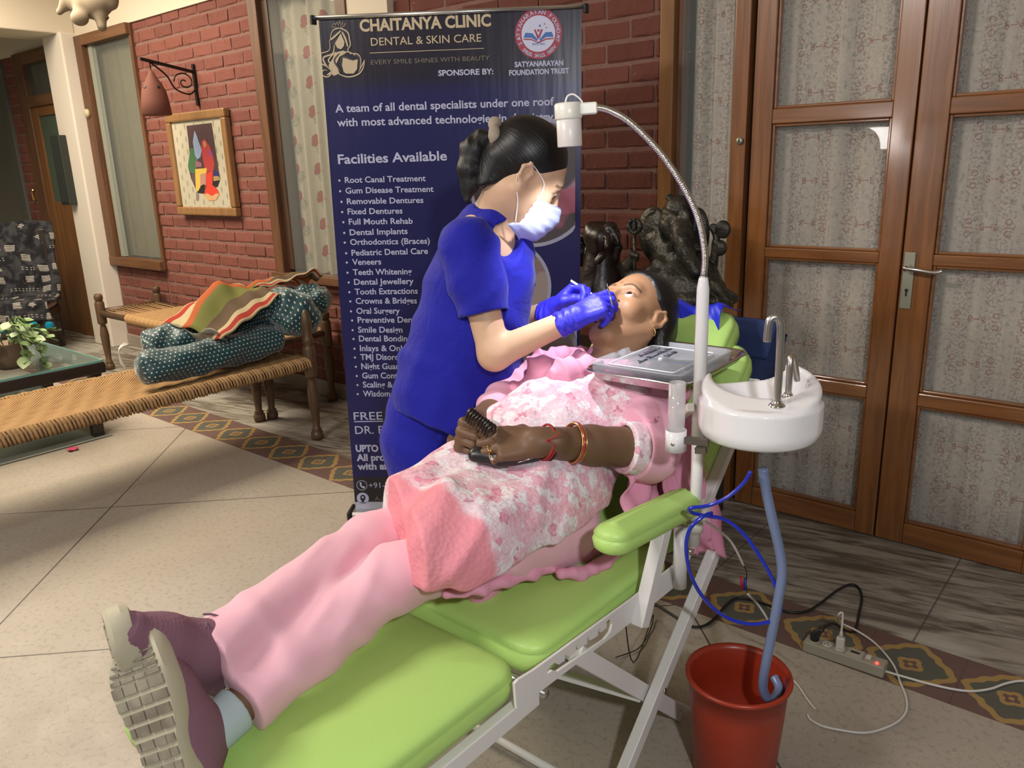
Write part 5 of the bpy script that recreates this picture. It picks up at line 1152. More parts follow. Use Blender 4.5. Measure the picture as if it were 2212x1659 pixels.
# pocket and seam on the top
# gloves
GLOVE = M('violet_blue_nitrile', (.030, .026, .62), .5); _ = GLOVE.coord(); GLOVE.bump(GLOVE.noise(45, 4), .0025, .7)
S = SDF(); _, tipsR = hand(S, wR, fR, nR, 1, cR_, tR, 1.0, tr=1.10); wd = nrm(wR-eR); S.cone(wR-wd*.055, wR, .033, .029, .012); S.plane(wR-wd*.045, -wd, .003); S.cone(wR-wd*.08, wR-wd*.035, .031, .028, .002, -1)
put(S, .0022, 'right_glove', GLOVE, den, None, lambda P: .0011*vnoise(P, 150, 51)+.0016*np.sin(((P-wR)@wd)*330+3*vnoise(P, 60, 2))*np.exp(-(((P-wR)@wd+.02)/.03)**2), .004)
S = SDF(); _, tipsL = hand(S, wL, fL, nL, -1, cL_, tL, .98, tr=1.10); wd2 = nrm(wL-eL); S.cone(wL-wd2*.055, wL, .033, .029, .012); S.plane(wL-wd2*.045, -wd2, .003); S.cone(wL-wd2*.08, wL-wd2*.035, .031, .028, .002, -1)
put(S, .0022, 'left_glove', GLOVE, den, None, lambda P: .0011*vnoise(P, 150, 52)+.0016*np.sin(((P-wL)@wd2)*330+3*vnoise(P, 60, 2))*np.exp(-(((P-wL)@wd2+.02)/.03)**2), .004)
# mask
MASK = M('pale_blue_mask', (.45, .50, .78), .7, spec=.2); _ = MASK.coord(); 
MF = DH; bm_ = B(); nu, nv = 26, 18
def maskp(u, v):
    # u -1..1 across, v 0 (top) .. 1 (bottom); pleated rectangle wrapped round nose, cheeks and chin
    a = u*1.22; w = .066*(1-.10*abs(v-.5)); top = .002-.020*abs(u)**1.3; z = top*(1-v)+(-.125+.018*abs(u))*v
    y = .012+.095*math.cos(a*.98)+.018*math.exp(-(u/.28)**2)*math.exp(-((v-.18)/.28)**2)+.016*math.sin(v*PI)*(1-abs(u)**2)+.0016*math.sin(v*34)
    if v > .75: y -= (v-.75)*.10
    return V(DH(math.sin(a)*w*1.14, y, z-.012))-DO
b = B(); b.grid(lambda s, t: maskp(s*2-1, t), nu, nv); mo = b.build('face_mask', MASK, den, True, solid=.0015)
mk('mask_edge', lambda b: b.tube([maskp(-1+2*i/24, 0) for i in range(25)], .0018, 6), M('mask_edge_blue', (.30, .38, .72), .6), den, True)
for a in (-1, 1):
    e1, e2 = V(DH(a*.074, .004, .022))-DO, V(DH(a*.070, -.012, -.036))-DO
    mk('ear_loop', lambda b: (b.tube(smooth_pts([maskp(a*.98, .06), V(DH(a*.070, .040, .006))-DO, e1, V(DH(a*.083, -.020, .026))-DO], 6), .0014, 6), b.tube(smooth_pts([maskp(a*.98, .85), V(DH(a*.076, .010, -.060))-DO, e2, V(DH(a*.080, -.028, -.012))-DO], 6), .0014, 6)), M('white_elastic', (.8, .78, .8), .7), den, True)
# ================================================================== ROLL-UP BANNER
BL0 = V(onz(756, 1140)); TLp = V(ond(0, 0, 1))
d_ = V(ray(670, 36)); t_ = math.hypot(BL0.x, BL0.y)/math.hypot(d_.x, d_.y); TL = V(ORG)+d_*t_
BE = V((-1.693+2.425, 2.394-1.847, 0)).normalized(); BN = BE.cross(V((0, 0, 1))); BN = BN if BN.dot(V((0, -1, 0))) > 0 else -BN
BZ = (TL-V((BL0.x, BL0.y, 0))).normalized(); BN = BE.cross(BZ); BN = -BN if BN.y > 0 else BN
def bp_(px, py): return onplane(px, py, BL0, BN)
ban = empty('rollup_banner', BL0, 'tall dark blue roll-up banner of a dental clinic behind the dentist', 'banner')
def bl(p): return V(p)-BL0
UVb = lambda p: ((p-BL0).dot(BE), (p-BL0).z)
wB = UVb(bp_(1240, 40))[0]; u_l = UVb(bp_(676, 60))[0]
def bpt(u, z, o=0.0): return BE*u+BZ*z+BN*o
def bquad(name, u0, z0, u1, z1, mat, o, curl=0.0):
    b = B(); b.grid(lambda a, c: bpt(u0+(u1-u0)*a, z0+(z1-z0)*c, o+.0018*math.sin(a*9+1)*math.sin(c*3+.5)), 24, 24); return b.build(name, mat, ban, True)
BMAT = M('banner_navy', (.0135, .0135, .072), .30, spec=.35); x, y, z = BMAT.coord(); zz = UVb(bp_(980, 175))[1]
BMAT.color(BMAT.mix(z.step(zz-.045, zz+.03), (.0135, .0135, .080), (.016, .013, .026))); BMAT.bump(BMAT.noise(7, 2, BMAT.combine(x*3.0, y*3.0, z*.25)), .004, .3)
SIL = M('brushed_aluminium', (.62, .62, .62), .3, 1.0)
z_t = UVb(bp_(680, 42))[1]; z_b = .085
bquad('banner_sheet', u_l-.004, z_b, wB, z_t, BMAT, 0)
mk('top_rail', lambda b: b.tube([bpt(u_l-.02, z_t+.004, .003), bpt(wB+.012, z_t+.004, .003)], .0075, 12), SIL, ban, True)
for u in (u_l-.022, wB+.014): mk('end_cap', lambda b: b.box(bpt(u, z_t-.002, .003), (.010, .022, .030)), BLACK, ban, bevel=.002)
mk('base_cassette', lambda b: b.box(bpt((u_l+wB)/2, .045, 0), (wB-u_l+.03, .085, .078), Matrix((BE, -BN, V((0, 0, 1)))).transposed(), .008), SIL, ban)
mk('base_end', lambda b: b.box(bpt(u_l-.022, .044, 0), (.014, .092, .086), Matrix((BE, -BN, V((0, 0, 1)))).transposed(), .004), BLACK, ban)
mk('pale_band', lambda b: b.add([bpt(u_l-.003, .083, .002), bpt(wB, .083, .002), bpt(wB, .115, .002), bpt(u_l-.003, .115, .002)], [[0, 1, 2, 3]]), M('silver_band', (.42, .42, .50), .4), ban)
mk('support_pole', lambda b: b.tube([bpt((u_l+wB)/2, .05, -.02), bpt((u_l+wB)/2, z_t, -.006)], .006, 8), SIL, ban, True)
T_WHITE = M('print_pale_blue', (.42, .43, .60), .5); T_GOLD = M('print_gold', (.50, .40, .25), .5); T_GREY = M('print_faded_gold', (.17, .14, .10), .5)
def txt(s, x0, y0, x1, y1, h, mat=T_WHITE, bold=.02, o=.0022, name='lettering'):
    a, c = bp_(x0, y0), bp_(x1, y1); X = (c-a); w = X.length; X.normalize(); Y = BN.cross(X); Y = Y if Y.z > 0 else -Y
    top = bp_(x0, y0-h); hh = (top-a).length
    t = text_mesh(name, s, mat, ban, bl(a)+BN*o, X, X.cross(Y).cross(X) if False else Y, width=w, bold=bold, ext=0, height=hh); return t
txt('CHAITANYA CLINIC', 778, 68, 1061, 56, 25, T_GOLD, .035); txt('DENTAL & SKIN CARE', 802, 99, 1040, 90, 17, T_GOLD, .004)
txt('EVERY SMILE SHINES WITH BEAUTY', 802, 140, 1058, 130, 10, T_GREY, .0); txt('SPONSORE BY:', 947, 164, 1066, 160, 12, T_WHITE, .03)
txt('SATYANARAYAN', 1112, 145, 1217, 141, 11, T_WHITE, .04); txt('FOUNDATION TRUST', 1100, 163, 1229, 158, 11, T_WHITE, .04)
txt('A team of all dental specialists under one roof', 725, 243, 1197, 227, 17, T_WHITE, .02); txt('with most advanced technologies in dentistry,', 729, 273, 1200, 260, 17, T_WHITE, .02)
txt('Facilities Available', 731, 354, 966, 346, 20, T_WHITE, .022)
for s, x0, y0, x1, y1 in [('Root Canal Treatment', 745.5, 395, 920, 391), ('Gum Disease Treatment', 747, 418, 937, 414), ('Removable Dentures', 750, 441, 915, 438), ('Fixed Dentures', 751.5, 463, 870, 461), ('Full Mouth Rehab', 754, 485, 892, 483), ('Dental Implants', 756, 508, 881, 505), ('Orthodontics (Braces)', 757, 529, 929, 526), ('Pediatric Dental Care', 760, 552, 925, 548), ('Veneers', 761.5, 572, 824, 571), ('Teeth Whitening', 763, 594, 890, 592), ('Dental Jewellery', 765.5, 615, 894, 613), ('Tooth Extractions', 767, 636, 903, 634), ('Crowns & Bridges', 769, 656, 901, 655), ('Oral Surgery', 770.5, 677.5, 864, 677), ('Preventive Dentistry', 773, 697, 932, 696), ('Smile Design', 774, 718, 870, 718), ('Dental Bonding', 776, 737, 889, 737), ('Inlays & Onlays', 778, 758, 893, 758), ('TMJ Disorders', 779, 777, 884, 777), ('Night Guards', 781, 797, 878, 797), ('Gum Contouring', 783, 817, 905, 817), ('Scaling &', 784.5, 836.5, 849, 836.5), ('Wisdom', 785, 856, 843, 856)]:
    txt(s, x0, y0, x1, y1, 12.5, T_WHITE, .018); c = bl(bp_(x0-12, y0-5)); r = .0042
    mk('bullet', lambda b: b.add([c+BN*.0022+BE*r*math.cos(k*PI/5)+BZ*r*math.sin(k*PI/5) for k in range(10)], [list(range(10))]), T_WHITE, ban)
def bpoly(name, pts, mat, o, parent=ban):
    b = B(); n = len(pts); P_ = [bl(bp_(*p))+BN*o for p in pts]; tris = tessellate_polygon([[V(((p).dot(BE), p.z, 0)) for p in P_]]); b.add(P_, [list(t) for t in tris]); return b.build(name, mat, parent)
def bdisc(name, cx, cy, r, mat, o, n=48, r2=None):
    b = B(); C_ = bl(bp_(cx, cy)); R_ = (bp_(cx+r, cy)-bp_(cx, cy)).length; q = 0 if r2 is None else R_*r2/r
    pts = [(R_*math.cos(2*PI*k/n), R_*math.sin(2*PI*k/n)) for k in range(n)]
    keep = lambda u: min(u, wB-C_.dot(BE)-.001)
    b.add([C_+BE*keep(a)+BZ*c+BN*o for a, c in pts]+([C_+BE*keep(a*q/R_)+BZ*(c*q/R_)+BN*o for a, c in pts] if r2 else [C_+BN*o]), [[k, (k+1) % n, n+(k+1) % n, n+k] for k in range(n)] if r2 else [[k, (k+1) % n, n] for k in range(n)]); return b.build(name, mat, ban)
PANEL = M('print_black_panel', (.012, .010, .016), .45)
bpoly('text_panel', [(753, 885), (1238, 876), (1240, 940), (757, 947)], PANEL, .0012); txt('FREE', 765, 907, 827, 906, 17, T_WHITE, .004); bpoly('underline', [(765, 909.5), (828, 908.5), (828, 910.5), (765, 911.5)], T_WHITE, .0022)
txt('DR. RI', 768, 937, 838, 936, 17, T_WHITE, .004); txt('UPTO 70', 769, 975, 842, 975, 14, T_WHITE, .045); txt('All prob', 771, 995, 843, 994, 14, T_WHITE, .04); txt('with aff', 773, 1014, 844, 1013, 14, T_WHITE, .04)
bpoly('contact_panel', [(765, 1030), (1240, 1024), (1240, 1093), (768, 1099)], PANEL, .0012); txt('+91-7', 797.5, 1054, 841, 1053, 12, T_WHITE, .0); txt('A-', 810, 1081, 825, 1081, 9, T_GREY, .0)
bdisc('phone_ring', 782, 1048, 11.5, T_WHITE, .0020, 32, 10.3); bpoly('phone_handset', [(777, 1042), (780, 1041), (782, 1045), (780.5, 1047), (784, 1050.5), (786, 1049), (789, 1052), (787, 1055), (783, 1054), (778, 1049)], T_WHITE, .0022)
bdisc('pin_disc', 784, 1076, 13, T_WHITE, .0020); bpoly('map_pin', [(784, 1086), (778.5, 1077), (778.5, 1072), (781, 1069), (784, 1068), (787, 1069), (789.5, 1072), (789.5, 1077)], PANEL, .0028); bdisc('pin_hole', 784, 1073.5, 2.4, T_WHITE, .0034, 12)
bpoly('title_rule', [(799, 114), (1046, 104), (1046, 105.3), (799, 115.5)], T_GOLD, .0022)
# foundation seal
T_RED = M('print_crimson', (.33, .035, .065), .5); T_PW = M('print_white', (.56, .57, .74), .5); T_BL = M('print_blue', (.05, .14, .42), .5)
bdisc('seal_ring', 1163, 73, 51, T_RED, .0020); bdisc('seal_centre', 1163, 73, 36.5, T_PW, .0026)
def arc_text(s, cx, cy, r, a0, a1, h, flip=False):
    C_ = bl(bp_(cx, cy)); k_ = (bp_(cx+10, cy)-bp_(cx, cy)).length/10; n = len(s)
    for i, ch in enumerate(s):
        if ch == ' ': continue
        a = math.radians(a0+(a1-a0)*i/(n-1)); rad = BE*math.cos(a)+BZ*math.sin(a); tan = -BE*math.sin(a)+BZ*math.cos(a)
        X, Y = (-tan, rad) if not flip else (tan, -rad)
        yield ch, C_+rad*(r*k_)-X*(.33*h*k_), X, Y, h*k_
lt = B()
for args in (('SATYANARAYAN FOUNDAT', 1163, 73, 39.5, 205, -18, 8, False), ('SMILES. SKILLS. GREEN', 1163, 73, 47.5, 225, 318, 7, True)):
    for ch, O, X, Y, h in arc_text(*args):
        t = text_mesh('seal_letter', ch, T_WHITE, ban, O+BN*.0026, X, Y, bold=.025, ext=0, height=h)
        lt.add([v.co.copy() for v in t.data.vertices], [list(p.vertices) for p in t.data.polygons]); bpy.data.objects.remove(t)
lt.build('seal_lettering', T_WHITE, ban)
for (x0, y0) in ((1121, 83), (1206, 81)): bdisc('seal_dot', x0, y0, 2.6, T_WHITE, .0026, 10)
bpoly('book_left', [(1162, 86), (1150, 72), (1135, 71), (1131, 82), (1148, 82), (1160, 89)], T_BL, .0030); bpoly('book_right', [(1165, 86), (1178, 70), (1192, 69), (1196, 80), (1180, 80), (1167, 89)], T_BL, .0030)
bpoly('book_edge', [(1131, 84), (1148, 84), (1162, 91), (1180, 83), (1196, 82), (1196, 84.5), (1180, 86), (1163, 94), (1148, 87), (1131, 86.5)], T_RED, .0030)
bpoly('book_figure', [(1157, 64), (1163, 78), (1168, 64), (1173, 63), (1165, 84), (1161, 84), (1153, 64)], T_RED, .0034); bdisc('book_head', 1163, 66, 2.6, T_RED, .0036, 12); bdisc('confetti', 1166, 56, 2.4, T_BL, .0034, 6); bdisc('confetti', 1176, 52, 1.6, T_RED, .0034, 6); bdisc('confetti', 1180, 60, 1.4, T_RED, .0034, 6)
txt('ESTD 2021', 1150, 98, 1177, 97, 4.5, T_BL, .02, .0030)
# woman-and-tooth emblem
ZM = lambda x, y: (560+x/5.53, y/5.53)
def stroke(name, pts, w, mat, o=.0026):
    P_ = smooth_pts([bl(bp_(*ZM(*p)))+BN*o for p in pts], 5); L_, R_ = [], []
    n = len(P_)
    for i, p in enumerate(P_):
        t = (P_[min(i+1, n-1)]-P_[max(i-1, 0)]).normalized(); s = BN.cross(t); ww = 1.9*w*(.25+.75*math.sin(PI*min(1, max(0, (i+.5)/n)))**.5)*.00012; L_.append(p+s*ww); R_.append(p-s*ww)
    b = B(); b.add(L_+R_, [[i, i+1, n+i+1, n+i] for i in range(n-1)]); return b.build(name, mat, ban)
bpoly('emblem_face', [ZM(*p) for p in ((905, 520), (975, 400), (1020, 500), (1015, 550), (980, 590), (935, 575))], T_GOLD, .0024)
bpoly('emblem_shoulder', [ZM(*p) for p in ((940, 620), (1010, 605), (1040, 635), (960, 680), (925, 760), (960, 880), (880, 890), (800, 900), (860, 850), (830, 780), (880, 700), (900, 640))], T_GOLD, .0022)
bpoly('emblem_tooth', [ZM(*p) for p in ((1000, 690), (1060, 700), (1130, 720), (1180, 710), (1170, 830), (1130, 880), (1040, 880), (1010, 860), (990, 780))], T_GOLD, .0024)
for pts, w in [(((850, 470), (880, 370), (970, 340), (1060, 390), (1080, 470), (1090, 540), (1060, 600), (1100, 650)), 9), (((840, 480), (840, 600), (720, 650), (720, 740), (800, 790), (860, 830), (850, 900), (800, 920), (755, 890), (770, 840), (815, 840)), 9),
               (((900, 540), (880, 640), (770, 690), (800, 780), (860, 840), (850, 900)), 12), (((975, 370), (900, 440), (850, 480)), 14), (((990, 380), (1030, 460), (1060, 560)), 14), (((920, 620), (830, 720), (900, 800), (930, 880), (880, 900)), 12),
               (((1100, 640), (1180, 650), (1215, 720), (1200, 830)), 9), (((950, 640), (1060, 620), (1150, 660)), 8), (((940, 880), (1060, 920), (1180, 890), (1240, 820), (1260, 720)), 10), (((1190, 860), (1230, 780), (1262, 715)), 8)]: stroke('emblem_line', pts, w, T_GOLD)
for pts in (((985, 800), (980, 710), (1010, 675), (1070, 700), (1130, 720)), ((1120, 670), (1190, 680), (1200, 760), (1190, 850)), ((960, 640), (900, 720), (940, 800), (980, 860))): stroke('emblem_dark_line', pts, 13, PANEL, .0030)
for i in range(5): stroke('emblem_crown', ((880+i*34, 310), (900+i*32, 255+abs(i-2)*12), (915+i*30, 310)), 7, T_GREY)
stroke('emblem_crown', ((870, 320), (950, 335), (1035, 310)), 8, T_GREY)
# round photo prints on the right of the banner
def photo(name, c1, c2, c3, s):
    m = M(name, c1, .45); x, y, z = m.coord(); n = m.noise(5+s, 1); c = m.mix(n.step(.42, .5), c1, c2); c = m.mix(m.noise(9, 1).step(.55, .62), c, c3); m.color(c); return m
RING = M('print_grey_ring', (.30, .30, .40), .5)
bdisc('photo_print', 1150, 395, 132, photo('print_photo_pink', (.36, .22, .26), (.05, .035, .04), (.32, .08, .13), 0), .0020); bdisc('photo_ring', 1150, 395, 138, RING, .0026, 64, 130)
bdisc('photo_print', 1085, 622, 100, photo('print_photo_brown', (.20, .135, .125), (.055, .04, .04), (.28, .22, .20), 2), .0018); bdisc('photo_ring', 1085, 622, 106, RING, .0024, 64, 99)
bdisc('photo_print', 1150, 765, 102, photo('print_photo_pale', (.30, .30, .38), (.10, .07, .07), (.22, .16, .16), 1), .0022); bdisc('photo_ring', 1150, 765, 110, RING, .0028, 64, 101)
# ================================================================== LEFT SIDE: rope beds, quilt, cushions, table, plant, chair
TURN = wood('turned_leg_wood', (.12, .065, .030), (.070, .038, .018), .5, coat=.1)
ROPE = M('jute_rope', (.42, .265, .125), .9, spec=.1); _ = ROPE.coord(); ROPE.color(ROPE.mix(ROPE.noise(30), (.46, .29, .14), (.34, .205, .095))); ROPE.bump(ROPE.noise(260, 2), .001)
def leg_prof(h): return [(.020, 0), (.030, .004), (.034, .018), (.034, .040), (.024, .046), (.030, .052), (.020, .062), (.022, .10), (.027, .16), (.030, .24), (.024, .31), (.018, .335), (.030, .345), (.032, .352), (.032, h*.5+.02+.13), (.034, .49), (.034, .50), (.030, .515), (.020, .545), (.028, .555), (.030, .575), (.026, h-.025), (.010, h-.004), (0, h)]
def leg_prof2(h):
    z = [(.020, 0), (.031, .004), (.034, .020), (.032, .042), (.022, .048), (.028, .056), (.019, .066), (.022, .12), (.028, .20), (.030, .27), (.022, .325), (.017, .345), (.031, .352), (.033, .362), (.033, .505), (.031, .512), (.022, .525), (.030, .535), (.030, .56), (.022, .575)]
    return z+[(.028, h-.10), (.030, h-.06), (.022, h-.025), (.009, h-.004), (0, h)]
def charpai(name, loc, W, L, H, label, gap):
    """rope bed along +x (length) from loc corner; local frame"""
    t = empty(name, loc, label, 'rope bed', 'woven rope beds')
    for (x, y) in ((0, 0), (L, 0), (0, W), (L, W)): mk('leg', lambda b: b.lathe(leg_prof2(H), (x, y, 0), 16), TURN, t, True)
    zr = .43
    for y in (0, W): mk('side_rail', lambda b: b.tube([(0, y, zr), (L, y, zr)], .023, 12), TURN, t, True)
    for x in (0, L): mk('end_rail', lambda b: b.tube([(x, 0, zr+.012), (x, W, zr+.012)], .021, 12), TURN, t, True)
    g = gap
    # woven sheet: slightly sagging, ribbed rope mat
    def mat_(u, v):
        x = g+u*(L-g-.03); y = .01+v*(W-.02); sag = -.030*math.sin(u*PI)*math.sin(v*PI); return V((x, y, zr+.020+sag))
    nu = int((L-g)/.011); b = B()
    def rope(p0, p1, seg=5, r=.0056, dz=0.0, ph=0):
        pts = []
        for k in range(seg+1):
            w = k/seg; p = V(p0).lerp(V(p1), w); uu = (p.x-g)/(L-g-.03); vv = p.y/W; p.z = zr+.020-.030*math.sin(max(0, min(1, uu))*PI)*math.sin(max(0, min(1, vv))*PI)+dz+.002*math.sin(k*2.1+ph); pts.append(p)
        b.tube(pts, r, 4, False)
    k = 0; x = -W+g
    sh = W*.9
    while x < L:
        # herringbone: two families of diagonals
        for (sgn, dz) in ((1, .004), (-1, -.003)):
            xa, ya, xb, yb_ = (x, .0, x+sh, W) if sgn > 0 else (x+sh, .0, x, W)
            # clip
            t0, t1 = 0.0, 1.0; dxx = xb-xa
            for lim, s_ in ((g, 1), (L-.02, -1)):
                ta = (lim-xa)/dxx
                if s_*dxx > 0: t0 = max(t0, ta)
                else: t1 = min(t1, ta)
            if t1-t0 > .05: rope((xa+dxx*t0, ya+(yb_-ya)*t0, 0), (xa+dxx*t1, ya+(yb_-ya)*t1, 0), 6, .0058, dz, k)
        x += .0145; k += 1
    b.build('woven_mat', ROPE, t, True); t.children[-1]['kind'] = 'stuff'
    # rope wrapped round the rails
    b = B(); x = g+.005; k = 0
    while x < L-.03:
        for y in (0, W):
            pts = [(x+.030*q/7.0*1.6, y+.030*math.cos(q/7*2*PI), zr+.030*math.sin(q/7*2*PI)) for q in range(8)]; b.tube(pts, .0075+.002*math.sin(k*1.7), 4, False)
        x += .0165; k += 1
    o = b.build('rope_wrapping', ROPE, t, True); tag(o, kind='stuff')
    if g > .1:
        for i in range(14):
            y = .03+(W-.06)*i/13; mk('tension_cord', lambda b: b.tube([(0.01, y, zr+.02), (g*.5, y+.006*math.sin(i*2), zr+.012), (g+.02, W*.5+(y-W*.5)*.92, zr+.012)], .0042, 5), ROPE, t, True)
        mk('gather_rope', lambda b: b.tube([(g, 0, zr+.018), (g+.01, W*.5, zr+.006), (g, W, zr+.018)], .010, 7), ROPE, t, True)
    return t
bedA = charpai('rope_bed', (-3.455, .42, 0), .55, 2.01, .715, 'long rope bed with a teal bolster on it, nearer of the two rope beds', 0.0)
bedA.rotation_euler = (0, 0, PI/2)
bedB = charpai('rope_bed', (-6.10, 2.52, 0), .44, 2.12, .56, 'rope bed against the brick wall, with open cords at its left end', .42)
bedB.location.y = 2.50
# teal dotted bolster and quilt
def teal():
    m = M('teal_dotted_satin', (.01, .07, .09), .42, spec=.4); x, y, z = m.coord('UV'); c = m.mix(m.noise(7, 2), (.006, .040, .050), (.010, .068, .082))
    fu = (x.fract()-.5); fv = ((y+(x.floor().mod(2.0))*.5).fract()-.5); d = hyp(fu, fv); c = m.mix(d.lt(.17), c, (.62, .64, .58)); m.color(c); m.b.inputs['Sheen Weight'].default_value = .4; return m
TEAL = teal()
def uvtube(name, pts, rad, mat, parent, n=36, per=.022, seg=48, wob=.006, seed=0, sq=.9, cap_=.09):
    P_ = smooth_pts(pts, max(2, seg//(len(pts)-1))); m = len(P_); vs = []; uv = []; t0 = (P_[1]-P_[0]).normalized(); nr_ = V((0, 0, 1)); s = 0
    for i in range(m):
        t = (P_[min(i+1, m-1)]-P_[max(i-1, 0)]).normalized(); nr_ = (nr_-t*nr_.dot(t)).normalized(); bn = t.cross(nr_); f = i/(m-1); e = min(1, f/cap_, (1-f)/cap_); rr = rad(f)*(.12+.88*math.sqrt(max(0, 1-(1-e)**2)))
        if i: s += (P_[i]-P_[i-1]).length
        for k in range(n+1):
            a = 2*PI*k/n; w = rr*(1+wob/rad(.5)*(math.sin(a*3+f*17+seed)+.6*math.sin(a*5-f*31))); vs.append(P_[i]+(nr_*math.cos(a)*sq+bn*math.sin(a))*w); uv.append((round(2*PI*rad(.5)/per)*k/n, s/per))
    c0, c1 = len(vs), len(vs)+1; vs += [P_[0]-t0*rad(0)*.05, P_[-1]+(P_[-1]-P_[-2]).normalized()*rad(1)*.05]; uv += [(0, 0), (0, 0)]
    fs = [[i*(n+1)+k, i*(n+1)+k+1, (i+1)*(n+1)+k+1, (i+1)*(n+1)+k] for i in range(m-1) for k in range(n)]+[[c0, k+1, k] for k in range(n)]+[[c1, (m-1)*(n+1)+k, (m-1)*(n+1)+k+1] for k in range(n)]
    o = meshobj(name, vs, fs, mat, parent, True); ul = o.data.uv_layers.new(name='UVMap')
    for li, l in enumerate(o.data.loops): ul.data[li].uv = uv[l.vertex_index]
    return o
zt = .46
A_ = lambda x, y, z: V((x, y, z))
bol = uvtube('bolster', [A_(-3.62, 1.60, zt+.085), A_(-3.60, 1.85, zt+.085), A_(-3.60, 2.10, zt+.09), A_(-3.61, 2.36, zt+.10)], lambda f: .088, TEAL, None)
tag(bol, 'long teal bolster with white dots lying along the near edge of the rope bed', 'bolster', 'teal dotted bedding')
q1 = uvtube('folded_quilt', [A_(-3.86, 2.20, zt+.14), A_(-3.76, 2.34, zt+.20), A_(-3.64, 2.43, zt+.24), A_(-3.56, 2.44, zt+.20), A_(-3.53, 2.42, zt+.11)], lambda f: .115+.03*f, TEAL, None, seed=3, wob=.012, cap_=.38)
tag(q1, 'bulky teal dotted quilt heaped at the post end of the rope bed', 'quilt', 'teal dotted bedding')
q2 = uvtube('teal_cushion', [A_(-3.97, 1.80, zt+.10), A_(-3.92, 1.92, zt+.12), A_(-3.84, 2.10, zt+.12)], lambda f: .10, TEAL, None, seed=6, wob=.010, cap_=.30)
tag(q2, 'teal dotted cushion under the striped throw, with white tie cords', 'cushion', 'teal dotted bedding')
q3 = uvtube('bed_roll', [A_(-3.90, 2.42, zt+.22), A_(-3.78, 2.62, zt+.24), A_(-3.62, 2.72, zt+.25)], lambda f: .095, TEAL, None, seed=9, wob=.012, cap_=.40)
tag(q3, 'teal dotted roll against the wall at the back of the heap', 'bolster', 'teal dotted bedding')
for i in range(5): mk('tie_cord', lambda b: b.tube(smooth_pts([A_(-3.98+.012*i, 1.72, zt+.15), A_(-3.96+.012*i, 1.68-.006*i, zt+.13), A_(-3.95+.014*i, 1.67, zt+.05-.004*i)], 5), .0028, 5), CABW, q2, True)
def stripes():
    m = M('striped_wool_throw', (.5, .4, .3), .95, spec=.1); x, y, z = m.coord('UV'); c = m.mix(x.lt(.10), (.47, .39, .235), (.52, .37, .20))
    for a, b_, col in ((.03, .16, (.34, .045, .035)), (.36, .50, (.42, .115, .045)), (.50, .68, (.17, .175, .055)), (.68, .84, (.13, .09, .06)), (.90, .97, (.34, .045, .035))):
        c = m.mix(x.gt(a)*x.lt(b_), c, col)
    m.color(c); m.bump(m.noise(90, 2, m.combine(x*3.0, y*.6, 0.0)), .002); return m
STR = stripes()
def throw(name, corners, peak, label, sag=.05, seed=0):
    b = B(); a, c, d, e = [V(p) for p in corners]; nu, nv = 34, 26
    def fn(u, v):
        p = a.lerp(c, u).lerp(e.lerp(d, u), v); h = peak*math.exp(-((u-.45)/.30)**2)*math.exp(-((v-.42)/.34)**2); p = p+V((0, 0, h+.010*math.sin(u*14+v*5+seed)+.006*math.sin(v*23+u*7)-.045*(v > .9)*(v-.9)*10)); return p
    b.grid(fn, nu, nv); o = b.build(name, STR, None, True, solid=.008); ul = o.data.uv_layers.new(name='UVMap'); 
    for l in o.data.loops: i, j = divmod(l.vertex_index, nv+1); ul.data[l.index].uv = (i/nu, j/nv)
    return tag(o, label, 'throw')
thr = throw('striped_throw', [(-3.98, 1.92, zt+.20), (-3.52, 1.98, zt+.16), (-3.56, 2.40, zt+.36), (-4.06, 2.42, zt+.36)], .13, 'striped wool throw in red, cream, orange and green on the teal cushions')
throw('striped_throw', [(-4.06, 2.38, zt+.30), (-3.86, 2.44, zt+.34), (-3.66, 2.72, zt+.42), (-3.92, 2.74, zt+.34)], .03, 'second striped throw end, cream and red, lying back against the brick wall', seed=2)
mk('lining', lambda b: b.grid(lambda u, v: V((-3.93+u*.38, 1.93+u*.05+v*.05, zt+.20-v*.06+.02*math.sin(u*9))), 20, 5), M('grey_lining', (.32, .30, .24), .9), thr, True, solid=.004)
# ---- glass-topped coffee table
tb_ = empty('coffee_table', (-4.99, 1.3, 0), 'low dark wooden coffee table with a glass top and glass lower shelf', 'table')
def tbp(nm, fn, mat, **kw): b = B(); fn(b); b.v = [v-tb_.location for v in b.v]; return b.build(nm, mat, tb_, **kw)
X0_, X1_, Y0_, Y1_ = -5.42, -4.57, .55, 1.85
for (lo, hi) in (((X0_, Y0_, .345), (X1_, Y0_+.05, .405)), ((X0_, Y1_-.05, .345), (X1_, Y1_, .405)), ((X0_, Y0_, .345), (X0_+.05, Y1_, .405)), ((X1_-.05, Y0_, .345), (X1_, Y1_, .405))): tbp('apron', lambda b: b.bb(lo, hi), W_DARK, bevel=.004)
for x in (X0_+.05, X1_-.05):
    for y in (Y0_+.05, Y1_-.05): tbp('leg', lambda b: b.bb((x-.03, y-.03, .14), (x+.03, y+.03, .36)), W_DARK, bevel=.004)
for (lo, hi) in (((X1_-.04, Y0_, .075), (X1_+.05, Y1_-.06, .145)), ((X0_-.05, Y0_, .075), (X0_+.04, Y1_-.06, .145)), ((X0_, Y1_-.13, .075), (X1_, Y1_-.07, .145)), ((X0_, Y0_, .075), (X1_, Y0_+.06, .145))): tbp('lower_rail', lambda b: b.bb(lo, hi), W_DARK, bevel=.004)
for x in (X0_, X1_+.01):
    for y in (Y0_+.05, Y1_-.11): tbp('foot', lambda b: b.bb((x-.025, y-.03, 0), (x+.025, y+.03, .08)), W_DARK, bevel=.004)
